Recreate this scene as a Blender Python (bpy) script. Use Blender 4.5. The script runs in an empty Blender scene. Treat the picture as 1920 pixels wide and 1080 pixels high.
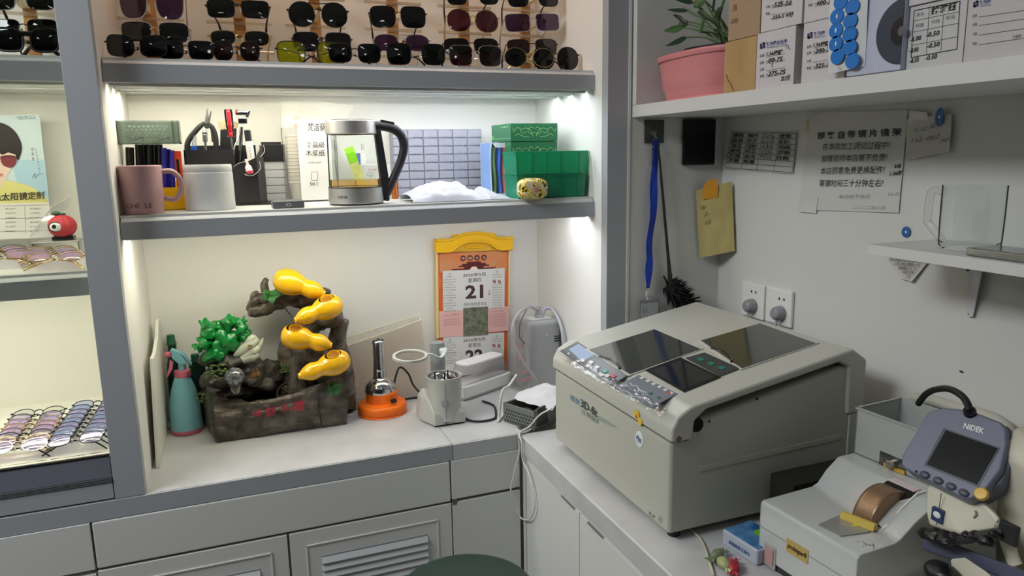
import bpy, bmesh, math, random
from mathutils import Vector, Matrix, noise

random.seed(7)
SC = bpy.context.scene
COL = SC.collection

# ------------------------------------------------------------------ camera
YAW, PIT, ROL, FPX = 0.366382, 0.182871, -0.0169677, 1361.97
CAM = Vector((0.0, -1.65, 1.509))
_f = Vector((math.sin(YAW) * math.cos(PIT), math.cos(YAW) * math.cos(PIT), -math.sin(PIT)))
_r0 = Vector((math.cos(YAW), -math.sin(YAW), 0))
_u0 = _r0.cross(_f)
_r = _r0 * math.cos(ROL) + _u0 * math.sin(ROL)
_u = _u0 * math.cos(ROL) - _r0 * math.sin(ROL)
cd = bpy.data.cameras.new('camera')
cd.sensor_width = 36.0
cd.lens = FPX / 1920 * 36.0
cd.clip_start = 0.02
cam = bpy.data.objects.new('camera', cd)
COL.objects.link(cam)
cam.matrix_world = Matrix(((_r.x, _u.x, -_f.x, CAM.x), (_r.y, _u.y, -_f.y, CAM.y), (_r.z, _u.z, -_f.z, CAM.z), (0, 0, 0, 1)))
SC.camera = cam

# ------------------------------------------------------------------ light and exposure
SC.view_settings.view_transform = 'Standard'
SC.view_settings.look = 'None'
SC.view_settings.gamma = 1.0
SC.view_settings.exposure = 0.0
SC.cycles.max_bounces = 10
SC.cycles.transparent_max_bounces = 24
SC.cycles.use_denoising = True
SC.cycles.sample_clamp_indirect = 6.0
world = bpy.data.worlds.new('room_air')
SC.world = world
world.use_nodes = True
_bg = world.node_tree.nodes['Background']
_bg.inputs[0].default_value = (0.80, 0.88, 1.0, 1)
_bg.inputs[1].default_value = 0.02

def area_light(name, loc, target, sx, sy, power, color):
    l = bpy.data.lights.new(name, 'AREA')
    l.shape = 'RECTANGLE'; l.size = sx; l.size_y = sy; l.energy = power; l.color = color
    o = bpy.data.objects.new(name, l); COL.objects.link(o)
    o.location = loc
    o.rotation_euler = (Vector(target) - Vector(loc)).to_track_quat('-Z', 'Y').to_euler()
    return o
area_light('shop_ceiling_light', (-1.45, -0.72, 2.70), (-0.9, -0.62, 0.0), 1.2, 0.7, 47, (0.96, 0.985, 1.0))
area_light('shop_ceiling_light', (0.1, -2.6, 2.74), (0.2, -2.2, 0.0), 1.4, 0.8, 0.35, (0.95, 0.97, 1.0))
for _x, _y in ((-0.75, -2.3), (0.15, -2.0), (0.15, -3.0), (-1.6, -2.4)):
    area_light('added_highlight_lamp', (_x, _y, 2.75), (_x, _y, 0.0), 0.16, 0.16, 0.8, (1.0, 0.98, 0.95))  # small unseen lamps, added to give steel and glossy things highlights

# ------------------------------------------------------------------ pixel of the 1920x1080 photograph -> point on a known plane
def ray(x, y):
    return _f * FPX + _r * (x - 960) - _u * (y - 540)
def at(x, y, X=None, Y=None, Z=None):
    d = ray(x, y)
    if X is not None: t = (X - CAM.x) / d.x
    elif Y is not None: t = (Y - CAM.y) / d.y
    else: t = (Z - CAM.z) / d.z
    return CAM + d * t
def on_plane(x, y, p0, n):
    d = ray(x, y); n = Vector(n)
    return CAM + d * ((Vector(p0) - CAM).dot(n) / d.dot(n))
def mpp(p):
    "metres per pixel at a point"
    return (Vector(p) - CAM).dot(_f) / FPX

# ------------------------------------------------------------------ materials
def lin(c):
    c = c / 255.0
    return c / 12.92 if c <= 0.04045 else ((c + 0.055) / 1.055) ** 2.4
def rgb(*c): return (lin(c[0]), lin(c[1]), lin(c[2]), 1.0)
_mats = {}
def mat(name, c, rough=0.5, metal=0.0, bump=None, vary=None, coat=0.0, trans=0.0, ior=1.45, sss=0.0, spec=0.5):
    """c = sRGB 0-255; bump = (scale, strength); vary = (sRGB second colour, scale)"""
    if name in _mats: return _mats[name]
    m = bpy.data.materials.new(name); m.use_nodes = True
    nt = m.node_tree; b = nt.nodes['Principled BSDF']
    b.inputs['Base Color'].default_value = rgb(*c)
    b.inputs['Roughness'].default_value = rough
    b.inputs['Metallic'].default_value = metal
    b.inputs['Coat Weight'].default_value = coat
    b.inputs['Coat Roughness'].default_value = 0.08
    b.inputs['Specular IOR Level'].default_value = spec
    b.inputs['IOR'].default_value = ior
    if trans: b.inputs['Transmission Weight'].default_value = trans
    if sss:
        b.inputs['Subsurface Weight'].default_value = sss
        b.inputs['Subsurface Radius'].default_value = (0.01, 0.01, 0.01)
    if bump or vary:
        tc = nt.nodes.new('ShaderNodeTexCoord')
    if bump:
        n = nt.nodes.new('ShaderNodeTexNoise'); n.inputs['Scale'].default_value = bump[0]; n.inputs['Detail'].default_value = 6
        bp = nt.nodes.new('ShaderNodeBump'); bp.inputs['Strength'].default_value = bump[1]; bp.inputs['Distance'].default_value = 0.01
        nt.links.new(tc.outputs['Object'], n.inputs['Vector']); nt.links.new(n.outputs['Fac'], bp.inputs['Height']); nt.links.new(bp.outputs['Normal'], b.inputs['Normal'])
    if vary:
        n2 = nt.nodes.new('ShaderNodeTexNoise'); n2.inputs['Scale'].default_value = vary[1]; n2.inputs['Detail'].default_value = 5
        r = nt.nodes.new('ShaderNodeValToRGB')
        r.color_ramp.elements[0].position = 0.35; r.color_ramp.elements[1].position = 0.68
        r.color_ramp.elements[0].color = rgb(*c); r.color_ramp.elements[1].color = rgb(*vary[0])
        nt.links.new(tc.outputs['Object'], n2.inputs['Vector']); nt.links.new(n2.outputs['Fac'], r.inputs['Fac']); nt.links.new(r.outputs['Color'], b.inputs['Base Color'])
    _mats[name] = m
    return m
def emit(name, c, s):
    if name in _mats: return _mats[name]
    m = bpy.data.materials.new(name); m.use_nodes = True; nt = m.node_tree
    nt.nodes.remove(nt.nodes['Principled BSDF'])
    e = nt.nodes.new('ShaderNodeEmission'); e.inputs[0].default_value = rgb(*c); e.inputs[1].default_value = s
    nt.links.new(e.outputs[0], nt.nodes['Material Output'].inputs[0]); _mats[name] = m
    return m
def clear(name, tint, gloss=0.06, rough=0.03, haze=0.0, hazec=(255, 255, 255), fres=1.35):
    """thin clear sheet: tinted transparency under a fresnel gloss, with some scattering (haze)"""
    if name in _mats: return _mats[name]
    m = bpy.data.materials.new(name); m.use_nodes = True; nt = m.node_tree
    nt.nodes.remove(nt.nodes['Principled BSDF'])
    t = nt.nodes.new('ShaderNodeBsdfTransparent'); t.inputs[0].default_value = rgb(*tint)
    g = nt.nodes.new('ShaderNodeBsdfGlossy'); g.inputs['Roughness'].default_value = rough
    fr = nt.nodes.new('ShaderNodeFresnel'); fr.inputs[0].default_value = fres
    mx = nt.nodes.new('ShaderNodeMixShader')
    base = t
    if haze:
        d = nt.nodes.new('ShaderNodeBsdfDiffuse'); d.inputs[0].default_value = rgb(*hazec)
        tl = nt.nodes.new('ShaderNodeBsdfTranslucent'); tl.inputs[0].default_value = rgb(*hazec)
        m0 = nt.nodes.new('ShaderNodeMixShader'); m0.inputs[0].default_value = 0.4
        nt.links.new(d.outputs[0], m0.inputs[1]); nt.links.new(tl.outputs[0], m0.inputs[2])
        m1 = nt.nodes.new('ShaderNodeMixShader'); m1.inputs[0].default_value = haze
        nt.links.new(t.outputs[0], m1.inputs[1]); nt.links.new(m0.outputs[0], m1.inputs[2]); base = m1
    ad = nt.nodes.new('ShaderNodeMath'); ad.operation = 'ADD'; ad.inputs[1].default_value = gloss; ad.use_clamp = True
    nt.links.new(fr.outputs[0], ad.inputs[0]); nt.links.new(ad.outputs[0], mx.inputs[0])
    nt.links.new(base.outputs[0], mx.inputs[1]); nt.links.new(g.outputs[0], mx.inputs[2])
    nt.links.new(mx.outputs[0], nt.nodes['Material Output'].inputs[0]); _mats[name] = m
    return m

# ------------------------------------------------------------------ mesh building
def basis(z, x=None):
    z = Vector(z).normalized()
    if x is None: x = Vector((1, 0, 0)) if abs(z.x) < 0.9 else Vector((0, 1, 0))
    x = Vector(x); x = (x - z * x.dot(z)).normalized(); y = z.cross(x)
    return Matrix((x, y, z)).transposed()
def frame(o, z=(0, 0, 1), x=None):
    return Matrix.Translation(Vector(o)) @ basis(z, x).to_4x4()
def rotz(a): return Matrix.Rotation(math.radians(a), 4, 'Z')
def spline(pts, n=6, closed=False):
    pts = [Vector(p) for p in pts]; L = len(pts); out = []
    if L < 3: return pts
    for i in range(L if closed else L - 1):
        if closed: p0, p1, p2, p3 = pts[(i - 1) % L], pts[i], pts[(i + 1) % L], pts[(i + 2) % L]
        else: p0, p1, p2, p3 = pts[max(i - 1, 0)], pts[i], pts[i + 1], pts[min(i + 2, L - 1)]
        for k in range(n):
            t = k / n
            out.append(0.5 * ((2 * p1) + (p2 - p0) * t + (2 * p0 - 5 * p1 + 4 * p2 - p3) * t * t + (3 * p1 - p0 - 3 * p2 + p3) * t ** 3))
    if not closed: out.append(pts[-1])
    return out
_FONT = {}
class MB:
    def __init__(s, M=None):
        s.bm = bmesh.new(); s.M = M; s.bevelled = False
    def _merge(s, b, M=None):
        if M is not None: bmesh.ops.transform(b, matrix=M, verts=b.verts)
        if s.M is not None: bmesh.ops.transform(b, matrix=s.M, verts=b.verts)
        me = bpy.data.meshes.new('tmp'); b.to_mesh(me); b.free(); s.bm.from_mesh(me); bpy.data.meshes.remove(me)
        return s
    def box(s, c, d, M=None, bev=0.0, seg=2, edges=None):
        b = bmesh.new(); bmesh.ops.create_cube(b, size=1.0)
        bmesh.ops.scale(b, vec=d, verts=b.verts); bmesh.ops.translate(b, vec=c, verts=b.verts)
        if bev:
            s.bevelled = True; es = list(b.edges)
            if edges == 'z': es = [e for e in es if abs((e.verts[0].co - e.verts[1].co).normalized().z) > 0.9]
            bmesh.ops.bevel(b, geom=es, offset=bev, segments=seg, profile=0.5, affect='EDGES')
        return s._merge(b, M)
    def span(s, a, b, bev=0.0, seg=2, M=None, edges=None):
        a, b = Vector(a), Vector(b)
        return s.box((a + b) / 2, [abs(v) for v in (b - a)], M, bev, seg, edges)
    def prism(s, pts, vec, bev=0.0, seg=2, M=None):
        b = bmesh.new(); vs = [b.verts.new(Vector(p)) for p in pts]; f = b.faces.new(vs)
        r = bmesh.ops.extrude_face_region(b, geom=[f]); nv = [e for e in r['geom'] if isinstance(e, bmesh.types.BMVert)]
        bmesh.ops.translate(b, vec=Vector(vec), verts=nv)
        bmesh.ops.recalc_face_normals(b, faces=b.faces)
        if bev: s.bevelled = True; bmesh.ops.bevel(b, geom=list(b.edges), offset=bev, segments=seg, profile=0.5, affect='EDGES')
        return s._merge(b, M)
    def hull(s, pts, bev=0.0, seg=2, M=None):
        b = bmesh.new()
        for p in pts: b.verts.new(Vector(p))
        bmesh.ops.convex_hull(b, input=b.verts); bmesh.ops.dissolve_limit(b, angle_limit=0.02, verts=b.verts, edges=b.edges)
        bmesh.ops.recalc_face_normals(b, faces=b.faces)
        if bev: s.bevelled = True; bmesh.ops.bevel(b, geom=list(b.edges), offset=bev, segments=seg, profile=0.5, affect='EDGES')
        return s._merge(b, M)
    def cyl(s, p0, p1, r0, r1=None, n=24, bev=0.0):
        p0, p1 = Vector(p0), Vector(p1); r1 = r0 if r1 is None else r1; L = (p1 - p0).length
        if bev: return s.lathe([(0, 0), (r0 - bev, 0), (r0, bev), (r1, L - bev), (r1 - bev, L), (0, L)], frame(p0, p1 - p0), n)
        return s.lathe([(0, 0), (r0, 0), (r1, L), (0, L)], frame(p0, p1 - p0), n)
    def lathe(s, prof, M=None, n=32, sx=1.0, sy=1.0, rfun=None):
        b = bmesh.new(); rings = []
        for r, z in prof:
            if r < 1e-6: rings.append([b.verts.new((0, 0, z))])
            else:
                ring = []
                for i in range(n):
                    a = 2 * math.pi * i / n; rr = r * (rfun(a, z) if rfun else 1.0)
                    ring.append(b.verts.new((rr * math.cos(a) * sx, rr * math.sin(a) * sy, z)))
                rings.append(ring)
        for q, w in zip(rings, rings[1:]):
            if len(q) == 1 and len(w) == 1: continue
            for i in range(n):
                j = (i + 1) % n
                if len(q) == 1: b.faces.new((q[0], w[j], w[i]))
                elif len(w) == 1: b.faces.new((q[i], q[j], w[0]))
                else: b.faces.new((q[i], q[j], w[j], w[i]))
        bmesh.ops.recalc_face_normals(b, faces=b.faces)
        return s._merge(b, M)
    def tube(s, pts, r, n=8, sm=0, closed=False, flat=None):
        pts = [Vector(p) for p in pts]
        if sm: pts = spline(pts, sm, closed)
        L = len(pts)
        rs = r if isinstance(r, (list, tuple)) else [r] * L
        if len(rs) != L: rs = [rs[min(int(i / (L - 1) * (len(rs) - 1)), len(rs) - 2)] * (1 - (i / (L - 1) * (len(rs) - 1)) % 1) + rs[min(int(i / (L - 1) * (len(rs) - 1)) + 1, len(rs) - 1)] * ((i / (L - 1) * (len(rs) - 1)) % 1) for i in range(L)]; rs[-1] = r[-1]
        b = bmesh.new(); rings = []; nx = None
        for i, p in enumerate(pts):
            if closed: t = pts[(i + 1) % L] - pts[i - 1]
            else: t = pts[min(i + 1, L - 1)] - pts[max(i - 1, 0)]
            if t.length < 1e-9: t = Vector((0, 0, 1))
            t.normalize()
            if nx is None:
                nx = Vector((0, 0, 1)) if abs(t.z) < 0.9 else Vector((1, 0, 0))
            nx = (nx - t * nx.dot(t))
            if nx.length < 1e-6: nx = t.orthogonal()
            nx.normalize(); ny = t.cross(nx)
            fx, fy = flat if flat else (1, 1)
            rings.append([b.verts.new(p + (nx * math.cos(2 * math.pi * k / n) * fx + ny * math.sin(2 * math.pi * k / n) * fy) * rs[i]) for k in range(n)])
        for i in range(L if closed else L - 1):
            q, w = rings[i], rings[(i + 1) % L]
            for k in range(n): b.faces.new((q[k], q[(k + 1) % n], w[(k + 1) % n], w[k]))
        if not closed:
            b.faces.new(list(reversed(rings[0]))); b.faces.new(rings[-1])
        bmesh.ops.recalc_face_normals(b, faces=b.faces)
        return s._merge(b)
    def loft(s, rings, bev=0.0):
        b = bmesh.new(); R_ = [[b.verts.new(Vector(p)) for p in r] for r in rings]; n = len(R_[0])
        for q, w in zip(R_, R_[1:]):
            for i in range(n): b.faces.new((q[i], q[(i + 1) % n], w[(i + 1) % n], w[i]))
        b.faces.new(R_[0]); b.faces.new(R_[-1]); bmesh.ops.recalc_face_normals(b, faces=b.faces)
        if bev: s.bevelled = True; bmesh.ops.bevel(b, geom=[e for e in b.edges if len(e.link_faces) == 2 and e.calc_face_angle(0) > .9], offset=bev, segments=2, profile=0.5, affect='EDGES')
        return s._merge(b)
    def ell(s, c, r, M=None, nu=24, nv=14, warp=0.0, wscale=30.0, seed=0.0):
        b = bmesh.new(); bmesh.ops.create_uvsphere(b, u_segments=nu, v_segments=nv, radius=1.0)
        r = Vector((r, r, r)) if isinstance(r, (int, float)) else Vector(r)
        for v in b.verts:
            co = Vector((v.co.x * r.x, v.co.y * r.y, v.co.z * r.z))
            if warp: co += v.co.normalized() * warp * noise.noise((co + Vector((seed, seed * 1.7, 0))) * wscale)
            v.co = co
        if M is not None: bmesh.ops.transform(b, matrix=M, verts=b.verts)
        bmesh.ops.translate(b, vec=Vector(c), verts=b.verts)
        return s._merge(b)
    def grid(s, fn, nu, nv, th=0.0, closed_u=False):
        b = bmesh.new(); g = [[b.verts.new(Vector(fn(i / nu, j / nv))) for j in range(nv + 1)] for i in range(nu if closed_u else nu + 1)]
        N = len(g)
        for i in range(nu):
            for j in range(nv):
                b.faces.new((g[i][j], g[(i + 1) % N][j], g[(i + 1) % N][j + 1], g[i][j + 1]))
        if th:
            b.normal_update()
            h = [[b.verts.new(v.co + v.normal * th) for v in row] for row in g]
            for i in range(nu):
                for j in range(nv):
                    b.faces.new((h[i][j + 1], h[(i + 1) % N][j + 1], h[(i + 1) % N][j], h[i][j]))
            def rim(p, q, r, w):
                b.faces.new((p, q, r, w))
            for i in range(nu):
                k = (i + 1) % N
                rim(g[k][0], g[i][0], h[i][0], h[k][0]); rim(g[i][nv], g[k][nv], h[k][nv], h[i][nv])
            if not closed_u:
                for j in range(nv):
                    rim(g[0][j], g[0][j + 1], h[0][j + 1], h[0][j]); rim(g[nu][j + 1], g[nu][j], h[nu][j], h[nu][j + 1])
        return s._merge(b)
    def poly(s, pts, th=0.0):
        b = bmesh.new(); f = b.faces.new([b.verts.new(Vector(p)) for p in pts])
        if len(pts) > 4: bmesh.ops.triangulate(b, faces=[f])
        if th:
            n = (Vector(pts[1]) - Vector(pts[0])).cross(Vector(pts[2]) - Vector(pts[0])).normalized()
            r = bmesh.ops.extrude_face_region(b, geom=list(b.faces)); bmesh.ops.translate(b, vec=n * th, verts=[e for e in r['geom'] if isinstance(e, bmesh.types.BMVert)])
            bmesh.ops.recalc_face_normals(b, faces=b.faces)
        return s._merge(b)
    def text(s, body, o, ux, uy, fit=None, bold=0.0, shear=0.0, lift=0.0004, align='L'):
        """text laid on a plane: o = lower left, ux / uy = world vectors of the box; fit None keeps the letter shape (height = |uy|), 'box' fills the box"""
        key = (body, bold, shear)
        if key not in _FONT:
            c = bpy.data.curves.new('t', 'FONT'); c.body = body; c.size = 1.0; c.offset = bold; c.shear = shear; c.resolution_u = 2
            ob = bpy.data.objects.new('t', c); COL.objects.link(ob)
            dg = bpy.context.evaluated_depsgraph_get()
            me = bpy.data.meshes.new_from_object(ob.evaluated_get(dg)); bpy.data.objects.remove(ob); bpy.data.curves.remove(c)
            _FONT[key] = me
        me = _FONT[key]
        if not len(me.vertices): return s
        b = bmesh.new(); b.from_mesh(me)
        xs = [v.co.x for v in b.verts]; ys = [v.co.y for v in b.verts]
        x0, x1, y0, y1 = min(xs), max(xs), min(ys), max(ys)
        o, ux, uy = Vector(o), Vector(ux), Vector(uy); n = ux.cross(uy).normalized()
        if fit == 'box': kx, ky = 1 / (x1 - x0), 1 / (y1 - y0)
        else:
            ky = 1 / (y1 - y0); kx = ky * uy.length / ux.length
        for v in b.verts:
            v.co = o + ux * ((v.co.x - x0) * kx) + uy * ((v.co.y - y0) * ky) + n * lift
        return s._merge(b)
    def quad_text(s, body, bl, br, tl, **k):
        bl, br, tl = Vector(bl), Vector(br), Vector(tl)
        return s.text(body, bl, br - bl, tl - bl, fit='box', **k)
    def build(s, name, m, parent=None, smooth=True, ang=0.6):
        me = bpy.data.meshes.new(name)
        bm = s.bm
        if smooth:
            for f in bm.faces: f.smooth = True
            for e in bm.edges:
                if len(e.link_faces) == 2 and e.calc_face_angle(0) > ang: e.smooth = False
        bm.to_mesh(me); bm.free()
        for q in (m if isinstance(m, (list, tuple)) else [m]): me.materials.append(q)
        o = bpy.data.objects.new(name, me); COL.objects.link(o)
        if s.bevelled and smooth:
            w = o.modifiers.new('weighted_normal', 'WEIGHTED_NORMAL'); w.keep_sharp = True; w.weight = 80
        if parent is not None:
            o.parent = parent; o.matrix_parent_inverse = _EMP.get(parent.name, Matrix()).inverted()
        return o
_EMP = {}
def tag(o, label, cat, group=None):
    o['label'] = label; o['category'] = cat
    if group: o['group'] = group
    return o
def thing(name, label, cat, loc=(0, 0, 0), group=None, rz=0.0):
    o = bpy.data.objects.new(name, None); COL.objects.link(o)
    o.empty_display_size = 0.02
    _EMP[o.name] = Matrix.Translation(Vector(loc)) @ rotz(rz)
    o.location = loc; o.rotation_euler = (0, 0, math.radians(rz))
    return tag(o, label, cat, group)
def struct(name, mb, m, **k):
    o = mb.build(name, m, **k); o['kind'] = 'structure'
    return o
# ------------------------------------------------------------------ key dimensions (metres)
XL, XP, XR, XRP, XW = -0.2207, -0.279, 0.897, 0.955, 1.247      # centre bay sides, left post, right post, right wall
YB = 0.46                                                       # back panel of the shelving
ZC = 0.80                                                       # worktops
S1B, S1T, S2B, S2T = 1.666, 1.716, 1.343, 1.394                 # undersides and tops of the two shelves
XC = 0.6465                                                     # front edge of the right-hand worktop

GREY = mat('grey painted board', (166, 169, 174), 0.45, bump=(60, 0.02))
WHITE = mat('white laminate', (216, 217, 214), 0.42)
NICHE = mat('white lining board', (236, 234, 228), 0.55)
PINKWALL = NICHE
WALLM = mat('painted wall', (214, 214, 211), 0.6, bump=(40, 0.03))
ALU = mat('brushed aluminium', (190, 192, 196), 0.32, 0.9)
WORK = mat('pale marbled worktop', (184, 184, 185), 0.3, vary=((204, 204, 204), 7.0))
BLACK = mat('black plastic', (22, 22, 24), 0.4)
DARK = mat('dark gap', (20, 20, 20), 0.7)
WHITEP = mat('white plastic', (232, 232, 230), 0.35)
CHROME = mat('chrome', (215, 215, 218), 0.09, 1.0)
PAPER = mat('white paper', (228, 226, 222), 0.75)
INK = mat('black ink', (24, 24, 26), 0.7)
GREYINK = mat('grey ink', (140, 140, 142), 0.7)
RED = mat('red ink', (190, 40, 45), 0.6)

# ------------------------------------------------------------------ setting
struct('floor', MB().span((-3.2, -4.2, -0.05), (1.5, 0.6, 0)), mat('grey floor tile', (84, 82, 80), 0.4))
struct('ceiling', MB().span((-3.2, -4.2, 2.8), (1.5, 0.6, 2.85)), mat('white ceiling', (225, 225, 222), 0.8))
struct('wall_back', MB().span((-3.2, 0.50, 0), (1.5, 0.6, 2.8)), WALLM)
struct('wall_right', MB().span((XW, -4.2, 0), (XW + 0.1, 0.50, 2.8)), WALLM)
struct('wall_left', MB().span((-3.2, -4.2, 0), (-3.1, 0.5, 2.8)), mat('grey shop wall', (120, 120, 118), .7))
struct('light_blocking_wall', MB().span((0.45, -2.45, 0), (XW, -2.35, 2.8)), mat('grey shop wall', (120, 120, 118), .7))  # unseen partial wall, added to keep world light off the lens edger's side
m = MB().span((XRP, 0.0, 0.0), (XW, 0.04, 2.8))
struct('wall_corner', m, WALLM)
struct('trim_1', MB().span((XRP - 0.0005, -0.003, ZC), (XRP + 0.006, 0.002, 2.8)), WHITE)

# ------------------------------------------------------------------ centre display shelving
ZTOP = 2.30
t = thing('display_shelving', 'grey and white lit shelving bay holding kettle, tools and sunglasses', 'shelving unit', (0.34, 0.2, ZC))
for a, b in ((XP, XL), (XR, XRP)):
    MB().span((a, 0.0, ZC), (b, 0.03, ZTOP), bev=0.0015).build('post', GREY, t)
MB().span((XL, YB, ZC), (XR, YB + 0.015, ZTOP)).build('back_panel', NICHE, t)
MB().span((XL - 0.014, 0.03, ZC), (XL, YB, ZTOP)).build('side_panel', NICHE, t)
MB().span((XR, 0.03, ZC), (XR + 0.014, YB, ZTOP)).build('side_panel', NICHE, t)
MB().span((XL, 0.03, ZTOP - 0.03), (XR, YB, ZTOP)).build('top_panel', WHITE, t)
LED_WARM = emit('warm white lamp strip', (255, 250, 226), 62.0)
LED_COOL = emit('cool white lamp strip', (242, 247, 255), 46.0)
LED_PINK = emit('warm pink lamp strip', (255, 222, 196), 26.0)
def shelf_unit(par, x0, x1, zb, zt, yb=YB, strips=((0.115,), (0.5,), LED_WARM, LED_COOL), body=WHITE):
    zf = zt - 0.013
    sh = MB().span((x0 + 0.002, 0.078, zb + 0.004), (x1 - 0.002, yb, zt)).build('shelf', body, par)
    m = MB().prism([(x0 + 0.001, 0.068, zb), (x0 + 0.001, 0.0775, zb), (x0 + 0.001, 0.0775, zf), (x0 + 0.001, 0.068, zf)], (x1 - x0 - 0.002, 0, 0))
    m.build('fascia', GREY, sh)
    m = MB().prism([(x0 + 0.004, 0.0682, zf + 0.0003), (x0 + 0.004, 0.0695, zf + 0.002), (x0 + 0.004, 0.085, zt), (x0 + 0.004, 0.0885, zt), (x0 + 0.004, 0.0775, zf + 0.0003)], (x1 - x0 - 0.008, 0, 0))
    m.build('edge_strip', mat('pale edge profile', (205, 206, 208), 0.3), sh)
    ys, split, mw, mc = strips
    for y in ys:
        xm = x0 + (x1 - x0) * split[0]
        m = MB().span((x0 + 0.006, y - 0.009, zb - 0.001), (x1 - 0.006, y + 0.009, zb + 0.0045))
        m.span((x0 + 0.006, y - 0.009, zb - 0.0045), (x1 - 0.006, y - 0.0075, zb))
        c = m.build('light_channel', WHITE, sh)
        if split[0] > 0: MB().span((x0 + 0.012, y - 0.0035, zb - 0.0022), (xm, y + 0.0035, zb - 0.001)).build('light_strip', mw, sh)
        if split[0] < 1: MB().span((xm + 0.004, y - 0.0035, zb - 0.0022), (x1 - 0.012, y + 0.0035, zb - 0.001)).build('light_strip', mc, sh)
    return sh
shelf_unit(t, XL, XR, S1B, S1T - .0006, strips=((0.12, 0.21, 0.30), (0.50,), LED_WARM, LED_COOL))
shelf_unit(t, XL, XR, S2B, S2T - .0006, strips=((0.115, 0.18), (0.52,), LED_WARM, LED_COOL))
for y in (0.10, 0.20, 0.30):
    c = MB().span((XL + 0.01, y - 0.012, ZTOP - 0.045), (XR - 0.01, y + 0.012, ZTOP - 0.03)).build('light_channel', ALU, t)
    MB().span((XL + 0.02, y - 0.0035, ZTOP - 0.0465), (XR - 0.02, y + 0.0035, ZTOP - 0.045)).build('light_strip', LED_PINK, c)

# ------------------------------------------------------------------ left display bay
XB0 = -1.15
t = thing('display_shelving', 'glass fronted lit display bay left of the thick grey post', 'shelving unit', (-0.7, 0.2, ZC))
MB().span((XB0, YB, ZC), (XP, YB + 0.015, ZTOP)).build('back_panel', NICHE, t)
MB().span((XP, 0.03, ZC), (XP + 0.014, YB, ZTOP)).build('side_panel', NICHE, t)
MB().span((XB0 - 0.014, 0.03, ZC), (XB0, YB, ZTOP)).build('side_panel', NICHE, t)
MB().span((XB0, 0.03, ZTOP - 0.03), (XP, YB, ZTOP)).build('top_panel', WHITE, t)
shelf_unit(t, XB0, XP, S1B, S1T - .0006, strips=((0.12, 0.22), (1.0,), LED_WARM, LED_COOL))
ZM = 1.283
shelf_unit(t, XB0, XP, 1.232, ZM - .0006, strips=((0.11, 0.18), (1.0,), LED_WARM, LED_COOL))
MB().span((XB0, 0.20, ZTOP - 0.045), (XP - 0.01, 0.224, ZTOP - 0.03)).build('light_channel', ALU, t)
MB().span((XB0, 0.21, ZTOP - 0.0465), (XP - 0.02, 0.215, ZTOP - 0.045)).build('light_strip', LED_PINK, t)
ZT = 0.895
MB().span((XB0, 0.006, ZT - 0.02), (XP, YB, ZT - .0005)).build('display_floor', NICHE, t)
MB().span((XB0, 0.0, 0.8515), (XP - 0.001, 0.006, 0.898), bev=0.001).build('drawer_front', mat('slate grey board', (116, 120, 132), 0.45), t)
MB().span((XB0, -0.001, 0.898), (XP - 0.001, 0.008, 0.9015)).build('edge_strip', BLACK, t)
m = MB()
for z in (0.8495, 0.8455, 0.8415): m.span((XB0, -0.002, z - 0.0013), (XP - 0.001, 0.004, z + 0.0013), bev=0.0006)
m.build('sliding_track', ALU, t)
MB().span((XB0, 0.0, 0.803), (XP - 0.0015, 0.02, 0.8385), bev=0.001).build('lower_rail', GREY, t)
MB().span((XB0, 0.022, 0.9), (XP - 0.002, 0.026, ZTOP - 0.05)).build('glass_door', clear('display glass', (250, 252, 250), 0.0, 0.01, fres=1.18), t)

# ------------------------------------------------------------------ worktops
t = thing('worktop', 'pale marbled worktop with grey front edge under the display shelves', 'worktop', (0.2, 0.2, 0.76))
xs = at(848, 834, Y=0).x
MB().span((XB0, 0.004, 0.762), (xs, YB, ZC - .0005)).build('slab', WORK, t)
MB().span((xs + 0.0012, 0.004, 0.762), (XC + 0.01, YB, ZC - .0005)).build('slab', WORK, t)
MB().span((XC + 0.01, 0.045, 0.762), (XW, YB, ZC - .0005)).build('slab', WORK, t)
MB().span((XB0, -0.002, 0.758), (xs, 0.004, ZC - 0.001), bev=0.001).build('front_edge', GREY, t)
MB().span((xs + 0.0012, -0.002, 0.758), (XC, 0.004, ZC - 0.001), bev=0.001).build('front_edge', mat('pale grey edge', (190, 192, 194), 0.4), t)
t = thing('worktop', 'pale marbled worktop under the beige lens edging machine', 'worktop', (0.95, -1.0, 0.75))
MB().span((XC, -2.2, 0.752), (XW - 0.001, -0.004, ZC - .0005), bev=0.004, seg=3).build('slab', WORK, t)

# ------------------------------------------------------------------ base cabinets
def louvre_door(par, x0, x1, z0, z1):
    d = MB().span((x0, -0.004, z0), (x1, 0.014, z1), bev=0.001).build('door', WHITE, par)
    a, b, c, e = x0 + 0.035, x1 - 0.035, z0 + 0.03, z1 - 0.035
    m = MB()
    for (u0, v0, u1, v1) in ((a, e - 0.004, b, e), (a, c, b, c + 0.004), (a, c, a + 0.004, e), (b - 0.004, c, b, e)):
        m.span((u0, -0.0065, v0), (u1, -0.0035, v1), bev=0.001)
    m.build('moulding', WHITE, d)
    a += 0.034; b -= 0.03; e -= 0.034; c += 0.03
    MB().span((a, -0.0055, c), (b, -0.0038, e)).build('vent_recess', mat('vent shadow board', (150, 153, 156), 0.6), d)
    m = MB(); z = e - 0.004; k = 0
    while z > c:
        m.prism([(a, -0.0055, z), (a, -0.0125, z - 0.013), (a, -0.0105, z - 0.017), (a, -0.0055, z - 0.012)], (b - a, 0, 0)); z -= 0.019
    m.build('vent_slats', mat('vent slat', (196, 199, 201), 0.45), d)
    return d
xa = at(175.5, 1020, Y=0).x; xb = at(542, 1030, Y=0).x; xd = at(846.5, 950, Y=0).x
t = thing('base_cabinet', 'white base cabinet left of the worktop seam with slatted doors', 'cabinet', (0.07, 0.2, 0))
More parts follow.
